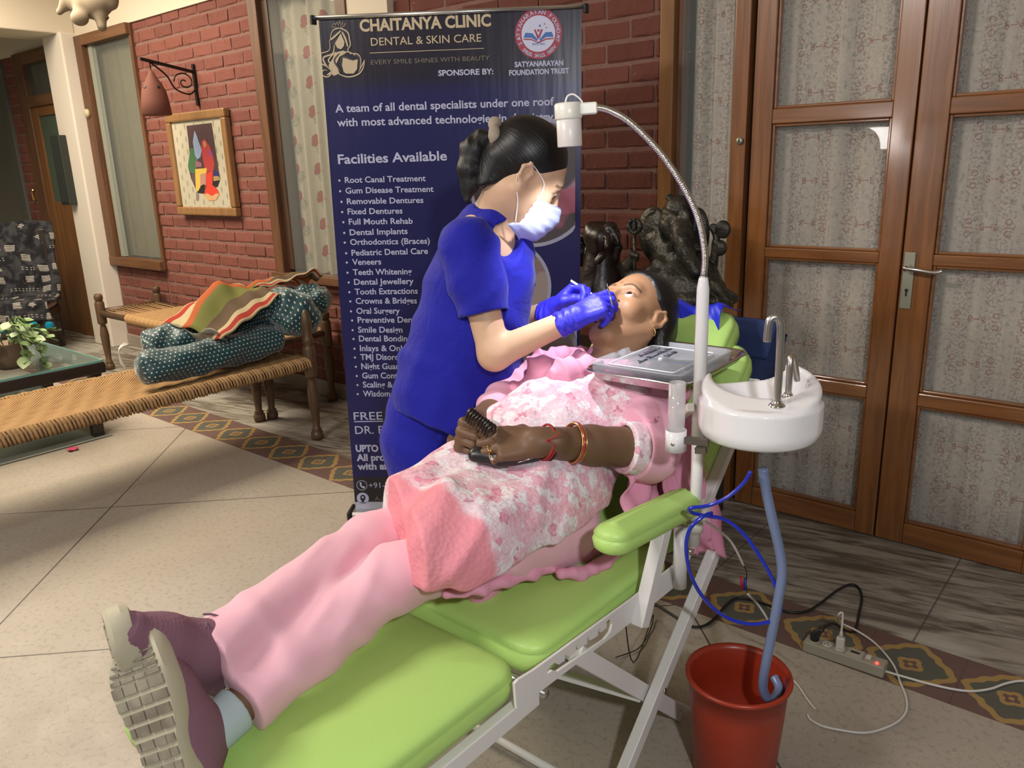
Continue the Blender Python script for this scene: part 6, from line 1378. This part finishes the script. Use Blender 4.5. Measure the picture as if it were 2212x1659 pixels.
TGL = glass_mat('table_glass', (.30, .40, .36), .42); GE = M('green_glass_edge', (.20, .42, .36), .15)
tbp('glass_top', lambda b: b.bb((X0_+.01, Y0_+.01, .408), (X1_-.01, Y1_-.01, .418)), TGL, bevel=.002); tbp('glass_edge', lambda b: b.bb((X1_-.011, Y0_+.01, .406), (X1_-.005, Y1_-.01, .419)), GE); tbp('glass_edge', lambda b: b.bb((X0_+.01, Y1_-.011, .406), (X1_-.01, Y1_-.005, .419)), GE)
tbp('lower_glass', lambda b: b.bb((X0_-.04, Y0_+.01, .148), (X1_+.04, Y1_-.08, .156)), TGL, bevel=.002)
# ---- plant on the table
LEAF = M('leaf_green', (.14, .23, .075), .45); _ = LEAF.coord(); LEAF.color(LEAF.mix(LEAF.rnd(), (.12, .22, .06), (.24, .33, .15)))
pt = empty('potted_plant', (-4.82, 1.46, .419), 'leafy money plant trailing from a clay pot on the glass table', 'plant')
mk('pot', lambda b: b.lathe([(.055, 0), (.085, .03), (.095, .09), (.080, .13), (.088, .14), (.078, .142), (.06, .12), (0, .12)], (0, 0, 0), 24), M('clay_pot', (.16, .10, .06), .7), pt, True)
def leafmesh():
    vs = []; pr = [(0, .002), (.18, .32), (.42, .44), (.65, .36), (.85, .18), (1, 0)]
    for t, w in pr: vs += [V((t, -w, .10*w)), V((t, 0, -.04*math.sin(t*PI))), V((t, w, .10*w))]
    me = bpy.data.meshes.new('leaf'); me.from_pydata([tuple(v*.062) for v in vs], [], [[i*3+k, (i+1)*3+k, (i+1)*3+k+1, i*3+k+1] for i in range(5) for k in (0, 1)]); me.materials.append(LEAF.m)
    me.polygons.foreach_set('use_smooth', [True]*10); return me
LM = leafmesh(); rp = random.Random(11)
for i in range(15):
    a = rp.uniform(-1.7, 2.2); L_ = rp.uniform(.12, .27); top = V((.03*math.cos(a), .03*math.sin(a), .13)); mid = V((L_*.55*math.cos(a), L_*.55*math.sin(a), .13+rp.uniform(.05, .16))); end = V((L_*math.cos(a), L_*math.sin(a), rp.uniform(-.0, .16)+.02))
    P_ = smooth_pts([top, mid, end], 5); mk('stem', lambda b: b.tube(P_, .0028, 5), M('stem_green', (.20, .28, .12), .5) if i == 0 else bpy.data.materials['stem_green'], pt, True)
    for j, p in enumerate(P_[2:]):
        if rp.random() < .25: continue
        o = bpy.data.objects.new('leaf', LM); link(o, pt); o.location = p; o.rotation_euler = (rp.uniform(-.5, .5), rp.uniform(-.1, .9), a+rp.uniform(-1.2, 1.2)); o.scale = [rp.uniform(.7, 1.25)]*3
# ---- armless chair under a dark block-printed throw with pompoms
def throwmat():
    m = M('black_block_print_throw', (.02, .02, .025), .85, spec=.2); x, y, z = m.coord(); c = m.mix(m.noise(13, 2).step(.4, .6), (.016, .016, .020), (.05, .05, .056))
    u = x*9.0+m.noise(4)*.8; v = z*11.0+y*5.0; cu, cv = (u.fract()-.5), (v.fract()-.5); h = ((u.floor()*12.9+v.floor()*78.2).sin()*437.5).fract()
    tri = (cv.abs()*1.0+cu.abs()*.9).lt(.26)*((cv*6.0).fract().gt(.45)); bars = (cu.abs().lt(.30)*cv.abs().lt(.30))*((cv*7.0).fract().gt(.5)); dots = hyp((u*4.0).fract()-.5, (cv*4.0).fract()-.5).lt(.27)*cv.abs().lt(.12)
    c = m.mix(h.lt(.24)*bars*.85, c, (.60, .56, .50)); c = m.mix(h.gt(.80)*tri*.8, c, (.60, .56, .50)); c = m.mix(h.gt(.42)*h.lt(.66)*dots*.85, c, (.55, .52, .47)); m.color(c); m.bump(m.noise(18, 4), .012, .7); return m
TM = throwmat(); ch = empty('armless_chair', (-7.30, 2.30, 0), 'dark wooden chair draped in a black block-printed throw with blue pompoms', 'chair', None, (0, 0, math.radians(55)))
for (x, y, h) in ((-.33, -.22, .40), (.26, -.22, .40), (-.33, .24, .40), (.26, .24, 1.0)): mk('leg', lambda b: b.bar((x, y, 0), (x, y, h), .045, .045), W_DARK, ch, bevel=.004)
mk('seat_frame', lambda b: b.bb((-.36, -.25, .30), (.29, .27, .36)), W_DARK, ch, bevel=.01); mk('cushion', lambda b: b.bb((-.35, -.24, .36), (.28, .26, .41)), M('pink_beige_seat', (.30, .20, .16), .8), ch, bevel=.02); mk('stretcher', lambda b: b.bar((-.33, -.22, .17), (.26, -.22, .17), .03, .03), W_DARK, ch, bevel=.003)
for _x in (.27, -.34): mk("back_post", lambda b: b.bar((_x, .29, .40), (_x, .38, 1.02), .05, .045), W_DARK, ch, bevel=.004)
def drape(u, v):
    x = -.34+u*.68; ln = v*1.16
    if ln < .60: y, z = .26-.06*ln/.6, 1.07-ln
    elif ln < 1.0: y, z = .20-(ln-.60)*1.10, .47-.02*math.sin((ln-.6)*8)
    else: y, z = -.245, .455-(ln-1.0)*.9
    w = .016*math.sin(u*15+v*6)+.012*math.sin(u*31+v*17); return V((x+.01*math.sin(v*20), y-.02+w, z+.008*math.sin(u*11)))
mk('throw', lambda b: b.grid(drape, 50, 60), TM, ch, True, solid=.02)
POM = M('turquoise_wool', (.008, .19, .30), .9, spec=.1)
for i, u in enumerate((.08, .30, .48, .66, .82, .97)):
    p = drape(u, 1.0); S = SDF(); S.ell(npv(p+V((0, -.02, -.035))), (.034, .034, .034), None, .01)
    v_, q_ = S.mesh(.005, lambda P: .005*vnoise(P, 200, i), amp=.006); fast_mesh('pompom', v_, q_, POM, ch)
# ---- framed picture and lantern
pc = empty('framed_picture', (-5.25, YW-.03, 1.47), 'gilt wooden framed painting of two colourful figures on the brick wall', 'picture')
FRW = wood('gilt_oak_frame', (.30, .16, .065), (.22, .115, .045), .4); hw_, hh_ = .385, .345; fw_ = .058
for a, c in (((-hw_, -hh_), (hw_, -hh_+fw_)), ((-hw_, hh_-fw_), (hw_, hh_)), ((-hw_, -hh_+fw_), (-hw_+fw_, hh_-fw_)), ((hw_-fw_, -hh_+fw_), (hw_, hh_-fw_))): mk('frame_side', lambda b: b.bb((a[0], -.025, a[1]), (c[0], .022, c[1])), FRW, pc, bevel=.010)
def paintbg(): m = M('block_print_ground', (.42, .38, .28), .6); x, y, z = m.coord(); fu = ((x/.062).fract()-.5); fv = (((z/.085)+(x/.062).floor().mod(2.0)*.5).fract()-.5); d = hyp(fu*1.9, fv*1.15); m.color(m.mix(d.lt(.28), (.45, .41, .31), (.27, .25, .19))); return m
mk('ground', lambda b: b.bb((-hw_+fw_, -.006, -hh_+fw_), (hw_-fw_, .0, hh_-fw_)), paintbg(), pc)
def pic(pts, col, o, nm='painted_shape'):
    P_ = []
    for x, y in pts: q = ony(340+x/4.609, 120+y/4.609, YW-.036); P_.append(V((q.x-pc.location.x, -.0065-o, q.z-pc.location.z)))
    tr = tessellate_polygon([[V((p.x, p.z, 0)) for p in P_]]); key = 'paint_%02d%02d%02d' % tuple(int(c*99) for c in col)
    mt = bpy.data.materials.get(key) or M(key, col, .5).m; meshobj(nm, P_, [list(t) for t in tr], mt, pc)
pic([(290, 700), (540, 670), (590, 1000), (620, 1200), (600, 1300), (520, 1380), (400, 1370), (340, 1230), (310, 1130), (330, 1050), (310, 850)], (.075, .04, .045), .0004)
pic([(330, 920), (390, 930), (400, 1080), (370, 1180), (320, 1160), (305, 1100)], (.06, .15, .07), .0008); pic([(340, 1180), (400, 1180), (400, 1300), (350, 1250)], (.11, .07, .08), .0008)
pic([(370, 745), (395, 800), (410, 850), (445, 940), (430, 1010), (400, 1035), (375, 990), (355, 860)], (.25, .32, .48), .0010); pic([(385, 1040), (440, 1070), (440, 1110), (380, 1110)], (.28, .12, .15), .0010)
pic([(440, 860), (470, 830), (520, 900), (550, 980), (570, 1080), (560, 1150), (480, 1160), (455, 1030), (440, 930)], (.40, .045, .045), .0010); pic([(455, 860), (478, 850), (490, 900), (470, 920)], (.42, .22, .12), .0014); pic([(500, 930), (540, 960), (545, 1010), (500, 990)], (.30, .05, .16), .0014)
pic([(378, 1130), (495, 1120), (490, 1170), (430, 1180), (430, 1310), (405, 1355), (385, 1340), (380, 1200)], (.62, .42, .08), .0014); pic([(430, 1180), (485, 1170), (485, 1290), (430, 1300)], (.42, .22, .18), .0012)
pic([(485, 1170), (555, 1150), (550, 1290), (600, 1330), (620, 1380), (590, 1430), (510, 1440), (465, 1390), (490, 1300)], (.60, .05, .03), .0016); pic([(465, 1385), (500, 1370), (545, 1400), (590, 1370), (622, 1380), (585, 1440), (510, 1445)], (.55, .33, .16), .0018)
pic([(430, 1300), (470, 1280), (465, 1370), (400, 1365)], (.02, .018, .016), .0012); pic([(550, 1240), (625, 1240), (600, 1310), (550, 1290)], (.02, .02, .016), .0012); pic([(560, 1200), (610, 1200), (625, 1240), (560, 1250)], (.36, .24, .10), .0014); pic([(565, 1140), (600, 1160), (610, 1195), (570, 1200)], (.02, .03, .20), .0014)
pic([(385, 1360), (412, 1365), (412, 1440), (400, 1450), (388, 1440)], (.22, .18, .18), .0010)
IRON = M('wrought_iron', (.018, .013, .011), .5, .6); TERR = M('terracotta', (.14, .045, .030), .8)
ln = empty('wall_lantern', (-5.23, YW-.01, 2.05), 'terracotta lantern hanging from a curled iron bracket above the picture', 'lantern')
mk('bracket_arm', lambda b: b.bar((0, 0, .01), (0, -.36, .07), .018, .018), IRON, ln); mk('wall_plate', lambda b: b.bb((-.012, -.012, -.20), (.012, 0, .06)), IRON, ln)
mk('scroll', lambda b: b.tube([(0, -.06-(.075-.0105*k*.32)*math.cos(k*.45)*1.0-.02, -.055+(.065-.0031*k)*math.sin(k*.45)) for k in range(20)], .0045, 6), IRON, ln, True); mk('curl', lambda b: b.tube(smooth_pts([(0, -.30, .055), (0, -.20, -.02), (0, -.15, -.10), (0, -.06, -.13), (0, -.01, -.10)], 5), .0055, 6), IRON, ln, True)
for dz in (0, .02): mk('chain_link', lambda b: b.tube([(0, -.30, .05), (0, -.30, -.02)], .004, 6), IRON, ln)
sh_ = mk('shade', lambda b: b.lathe([(.080, -.25), (.092, -.245), (.084, -.16), (.074, -.10), (.050, -.05), (.026, -.01), (.012, .02), (0, .03)], (0, -.30, -.02), 24), TERR, ln, True)
for k in range(12): mk('cut_hole', lambda b: b.lathe([(0, .004), (.010, .002), (.011, 0)], (.066*math.cos(k*.55), -.30+.066*math.sin(k*.55), -.10-.03*(k % 3)), 8, frame_to((math.cos(k*.55), math.sin(k*.55), .4), (0, 0, 1))), BLACK, sh_)
# ---- hanging figure under the ceiling
TP = V(ond(188, 12, 4.3)); CLAY = M('unglazed_clay_figure', (.22, .17, .11), .75); hf = empty('hanging_figure', TP, 'pale clay flying figure hanging from the ceiling at upper left', 'sculpture')
S = SDF(); d = lambda px, py, dd=0: npv(ond(px, py, 4.3+dd))
S.chain([d(150, -8), d(175, 5), d(205, 12), d(235, -2)], [.05, .055, .060, .05], .05); S.chain([d(165, -4), d(142, 10), d(128, 26)], [.035, .025, .017], .02); S.chain([d(172, 10, -.04), d(168, 38, -.05)], [.022, .030], .03)
S.chain([d(215, 15), d(217, 35), d(220, 58)], [.035, .030, .024], .02); S.chain([d(225, 0), d(241, 10)], [.03, .026], .015); S.ell(d(244, 8), (.022, .022, .022), None, .01); S.ell(d(173, 40, -.06), (.035, .04, .034), None, .03)
v_, q_ = S.mesh(.006, lambda P: .003*vnoise(P, 40, 2), amp=.005); fast_mesh('clay_body', v_-npv(TP), q_, CLAY, hf); mk('hanging_wire', lambda b: b.tube([V(d(195, 0))-TP, V(d(195, 0))-TP+V((0, 0, 3.02-V(d(195, 0)).z))], .003, 5), IRON, hf)
mk('dark_stick', lambda b: b.bar(V(d(215, 22))-TP, V(d(232, 40))-TP, .018, .018), M('dark_clay', (.10, .045, .03), .7), hf)
# ================================================================== STATUES BEHIND THE CHAIR
BRZ = M('aged_bronze', (.060, .052, .036), .42, .55); _ = BRZ.coord(); BRZ.color(BRZ.mix(BRZ.noise(14, 4).step(.35, .7), (.060, .053, .040), (.014, .017, .015))); BRZ.bump(BRZ.noise(60, 4)+BRZ.voro(80)*.6, .003, .8)
gY = 2.62; g_ = lambda px, py, dy=0: npv(ony(px, py, gY+dy)); gb = V((g_(1470, 600)[0], gY+.02, 0))
ga = empty('elephant_headed_statue', gb, 'large aged bronze statue of a seated elephant-headed deity by the wall', 'statue')
S = SDF(); Z = lambda x, y, dy=0: g_(1240+x/5.53, 380+y/5.53, dy)
S.ell(Z(1230, 590), (.085, .08, .085), None, .03); S.cone(Z(1240, 430), Z(1250, 390), .075, .062, .03); S.cone(Z(1190, 390), Z(1170, 300), .045, .018, .02); S.cone(Z(1160, 280), Z(1150, 225), .017, .007, .01); S.ell(Z(1150, 262), (.021, .021, .016), None, .006)
for (x, y) in ((1180, 530), (1310, 490)): S.ell(Z(x, y, -.07), (.028, .014, .034), None, .008)
S.cone(Z(1170, 640, -.07), Z(1380, 610, -.07), .010, .010, .008); 
S.ell(Z(960, 700, .02), (.085, .028, .13), np.array(Euler((0, math.radians(-8), 0)).to_matrix()), .02); S.ell(Z(1010, 860, .0), (.075, .024, .07), None, .03); S.ell(Z(1470, 700, .02), (.06, .028, .12), None, .02)
for i in range(13): t = i/12*2.2+1.75; S.ell(Z(975+150*math.cos(t), 690-270*math.sin(t), .01), (.013, .014, .013), None, .006)
S.chain([Z(1290, 640, -.07), Z(1300, 770, -.10), Z(1340, 900, -.12), Z(1390, 1040, -.14), Z(1450, 1150, -.14), Z(1510, 1210, -.12)], [.050, .042, .036, .032, .028, .022], .03)
S.chain([Z(1200, 740, -.05), Z(1170, 830, -.05)], [.022, .013], .02); S.cone(Z(1215, 850, -.09), Z(1300, 1010, -.13), .010, .004, .008)
S.cone(Z(1250, 1000, .03), Z(1280, 1350, .02), .12, .17, .06); S.ell(Z(1340, 1330, -.02), (.17, .13, .12), None, .05); S.ell(Z(1260, 1420, -.02), (.28, .16, .06), None, .06)
S.chain([Z(1130, 1010, -.02), Z(1030, 1080, -.06), Z(900, 1180, -.06), Z(760, 1230, -.05)], [.050, .042, .036, .034], .02); S.chain([Z(640, 1150, -.04), Z(650, 1060, -.06), Z(710, 980, -.08)], [.036, .030, .022], .02); S.chain([Z(760, 1230, -.05), Z(640, 1160, -.04)], [.034, .036], .02)
for i in range(4): S.chain([Z(690+i*22, 985+i*6, -.09), Z(682+i*24, 930+i*8, -.11), Z(700+i*22, 900+i*12, -.10)], [.009, .009, .007], .003)
S.chain([Z(1500, 1030, .0), Z(1620, 1180, -.03), Z(1720, 1330, -.06), Z(1830, 1480, -.08)], [.05, .040, .032, .024], .02); S.chain([Z(1640, 1330, -.05), Z(1720, 1370, -.06)], [.036, .034], .01)
for i in range(4): S.cone(Z(1830, 1470+i*14, -.09), Z(1890, 1500+i*20, -.10), .009, .007, .004)
S.chain([Z(1690, 820), Z(1700, 740), Z(1670, 660), Z(1640, 620)], [.016, .013, .012, .010], .01); S.ell(Z(1660, 615), (.018, .012, .018), None, .008); S.ell(Z(1780, 640), (.036, .02, .04), None, .01); S.chain([Z(1700, 800), Z(1680, 950), Z(1660, 1080)], [.020, .018, .022], .01); S.ell(Z(1750, 860), (.03, .02, .035), None, .01)
S.p = [((q[0], q[1], q[2], q[3]*.78, q[4]*.78, max(q[5]*.45, .003), q[6]) if q[0] == 'c' else (q[0], q[1], q[2]*.80, q[3], q[4], max(q[5]*.45, .003), q[6])) for q in S.p]
v_, q_ = S.mesh(.0038); fast_mesh('figure', v_-npv(gb), q_, BRZ, ga)
b = B(); tri0 = V(Z(720, 900, -.09)); tt = V(Z(722, 700, -.09)); b.tube([V(Z(724, 1250, -.09)), tt], .0065, 8)
for dx_ in (-62, 0, 66): b.tube(smooth_pts([V(Z(722, 690, -.09)), V(Z(722+dx_*.9, 640, -.09)), V(Z(722+dx_, 580, -.09)), V(Z(722+dx_*.45, 500+abs(dx_)*.3, -.09))], 5), [.008]*5+[.010]*5+[.008]*5+[.002], 8)
b.v = [v-gb for v in b.v]; b.build('trident', BRZ, ga, True)
mk('plinth', lambda b: (b.bb((-.13, -.20, 0), (.10, .22, .50), ), b.bb((-.15, -.23, .50), (.13, .25, .56))), M('dark_stone_plinth', (.035, .032, .028), .6), ga, bevel=.01)
DKW = M('black_polished_wood', (.016, .008, .006), .34); _ = DKW.coord(); DKW.bump(DKW.noise(26, 3), .004, .6)
S = SDF(); wb = V((g_(1285, 600)[0], gY-.02, 0)); Q = lambda x, y, dy=0: g_(1240+x/5.53, 380+y/5.53, -.04+dy)
S.ell(Q(330, 720), (.10, .09, .075), None, .02); S.ell(Q(350, 760, -.03), (.062, .06, .070), None, .02); S.cone(Q(110, 730), Q(80, 800), .022, .020, .02); S.cone(Q(90, 900), Q(60, 1000), .045, .04, .03); S.cone(Q(340, 900), Q(330, 1400), .085, .14, .05); S.chain([Q(480, 700), Q(530, 850), Q(500, 1000)], [.02, .018, .02], .02)
S.cone(Q(380, 730, -.08), Q(420, 735, -.08), .016, .014, .01); S.cone(Q(400, 780, -.09), Q(395, 840, -.10), .020, .016, .015); S.cone(Q(330, 960, -.09), Q(280, 1020, -.10), .022, .018, .02); S.ell(Q(200, 640, -.02), (.035, .04, .04), None, .02); S.ell(Q(440, 630, -.02), (.035, .04, .035), None, .02)
for i in range(9): t = i*.37-.2; S.chain([Q(330+170*math.cos(t), 740-130*math.sin(t), -.03), Q(330+200*math.cos(t), 800-60*math.sin(t), -.03)], [.016, .012], .008)
S.p = [((q[0], q[1], q[2], q[3]*.74, q[4]*.74, max(q[5]*.45, .003), q[6]) if q[0] == 'c' else (q[0], q[1], q[2]*.76, q[3], q[4], max(q[5]*.45, .003), q[6])) for q in S.p]
st = empty('carved_wooden_statue', wb, 'dark glossy carved wooden figure between the banner and the bronze statue', 'statue'); v_, q_ = S.mesh(.0050, lambda P: .003*vnoise(P, 60, 7), amp=.004); fast_mesh('figure', v_-npv(wb), q_, DKW, st)
mk('plinth', lambda b: b.bb((-.16, -.14, 0), (.16, .14, .70)), M('dark_wood_plinth', (.02, .012, .009), .5), st, bevel=.01)
# ================================================================== SMALL THINGS IN HANDS
probe = V(ond(1315, 655, 1.95)); PB = empty('dental_probe', probe, 'thin steel dental probe sticking up from the nearer blue glove', 'probe')
pr0, pr1 = V(ond(1311, 612, 1.93))-probe, V(ond(1318, 640, 1.94))-probe
mk('probe_tip', lambda b: b.tube([pr0, pr0*.5+pr1*.5, pr1], [.0010, .0018, .0018], 8), STEEL, PB, True); mk('handle', lambda b: b.tube([pr1, V(ond(1322, 660, 1.95))-probe], .0026, 8), STEEL2, PB, True)
mirror = V(ond(1250, 622, 2.10)); MR = empty('mouth_mirror', mirror, 'white-handled dental mirror held in the far glove', 'mirror')
mk('handle', lambda b: b.tube([V(ond(1233, 606, 2.09))-mirror, V(ond(1272, 631, 2.10))-mirror, V(ond(1300, 650, 2.08))-mirror], .0030, 8), M('white_handle', (.80, .80, .78), .3), MR, True); mk('mirror_head', lambda b: b.lathe([(0, -.001), (.008, -.001), (.008, .001), (0, .001)], V(ond(1318, 662, 2.06))-mirror, 14, frame_to(V((.3, -.6, .6)), V(RT))), STEEL, MR)
cc = V(ond(1040, 912, 1.70)); cl = empty('hair_claw', cc, 'black and tortoiseshell ribbed hair claw in the reclining woman\'s hands', 'hair claw'); CLAW = M('black_tortoiseshell', (.020, .014, .010), .2); CLB = M('amber_tooth', (.16, .09, .035), .25)
c0, c1 = V(ond(1016, 893, 1.72)), V(ond(1062, 928, 1.69)); cd_ = (c1-c0).normalized(); ups = V(UP)*.9-V(FW)*.4; ups = (ups-cd_*ups.dot(cd_)).normalized(); sde = cd_.cross(ups)
for i in range(9):
    p = c0.lerp(c1, i/8)-cc; w = .017+.003*math.sin(i); mk('rib', lambda b: b.tube(smooth_pts([p-sde*w*.6-ups*.015, p-sde*w*.5+ups*.004, p+ups*.012, p+sde*w*.6+ups*.002, p+sde*w*.6-ups*.018], 4), [.0030]*4+[.0036]*9+[.0030]*3+[.0018], 7), CLAW, cl, True)
for i in range(8): p = c0.lerp(c1, (i+.5)/8)-cc; mk('tooth', lambda b: b.tube([p+sde*.010-ups*.008, p+sde*.012-ups*.024], [.0012, .0008], 6), CLB, cl, True)
mk('spine', lambda b: b.tube([c0-cc+ups*.006, c1-cc+ups*.006], .005, 8), CLAW, cl, True)
pw = V(ond(1090, 988, 1.665)); PU = M('black_purse_leather', (.012, .010, .013), .35); pu_ = empty('purse', pw, 'flat black purse under the reclining woman\'s hands', 'purse')
S = SDF(); S.chain([npv(ond(1024, 985, 1.735)), npv(ond(1080, 992, 1.72)), npv(ond(1160, 985, 1.72))], [.013, .017, .012], .01); S.chain([npv(ond(1040, 972, 1.75)), npv(ond(1150, 975, 1.745))], [.015, .013], .03)
v_, q_ = S.mesh(.0028, lambda P: .0015*vnoise(P, 60, 5), amp=.003); fast_mesh('pouch', v_-npv(pw), q_, PU, pu_); mk('zip', lambda b: b.tube([V(ond(1118, 999, 1.706))-pw, V(ond(1162, 986, 1.708))-pw], .0018, 6), STEEL2, pu_, True)
mk('petal', lambda b: b.grid(lambda u, v: V((onz(158, 973).x+(u-.5)*.045, onz(158, 973).y+(v-.5)*.05, .004+.010*abs(math.sin(u*5+v*3)))), 8, 8), M('pink_petal', (.62, .06, .16), .6), None, True, solid=.001)
tag(bpy.data.objects['petal'], 'bright pink flower petal on the pale floor near the rope bed', 'petal')
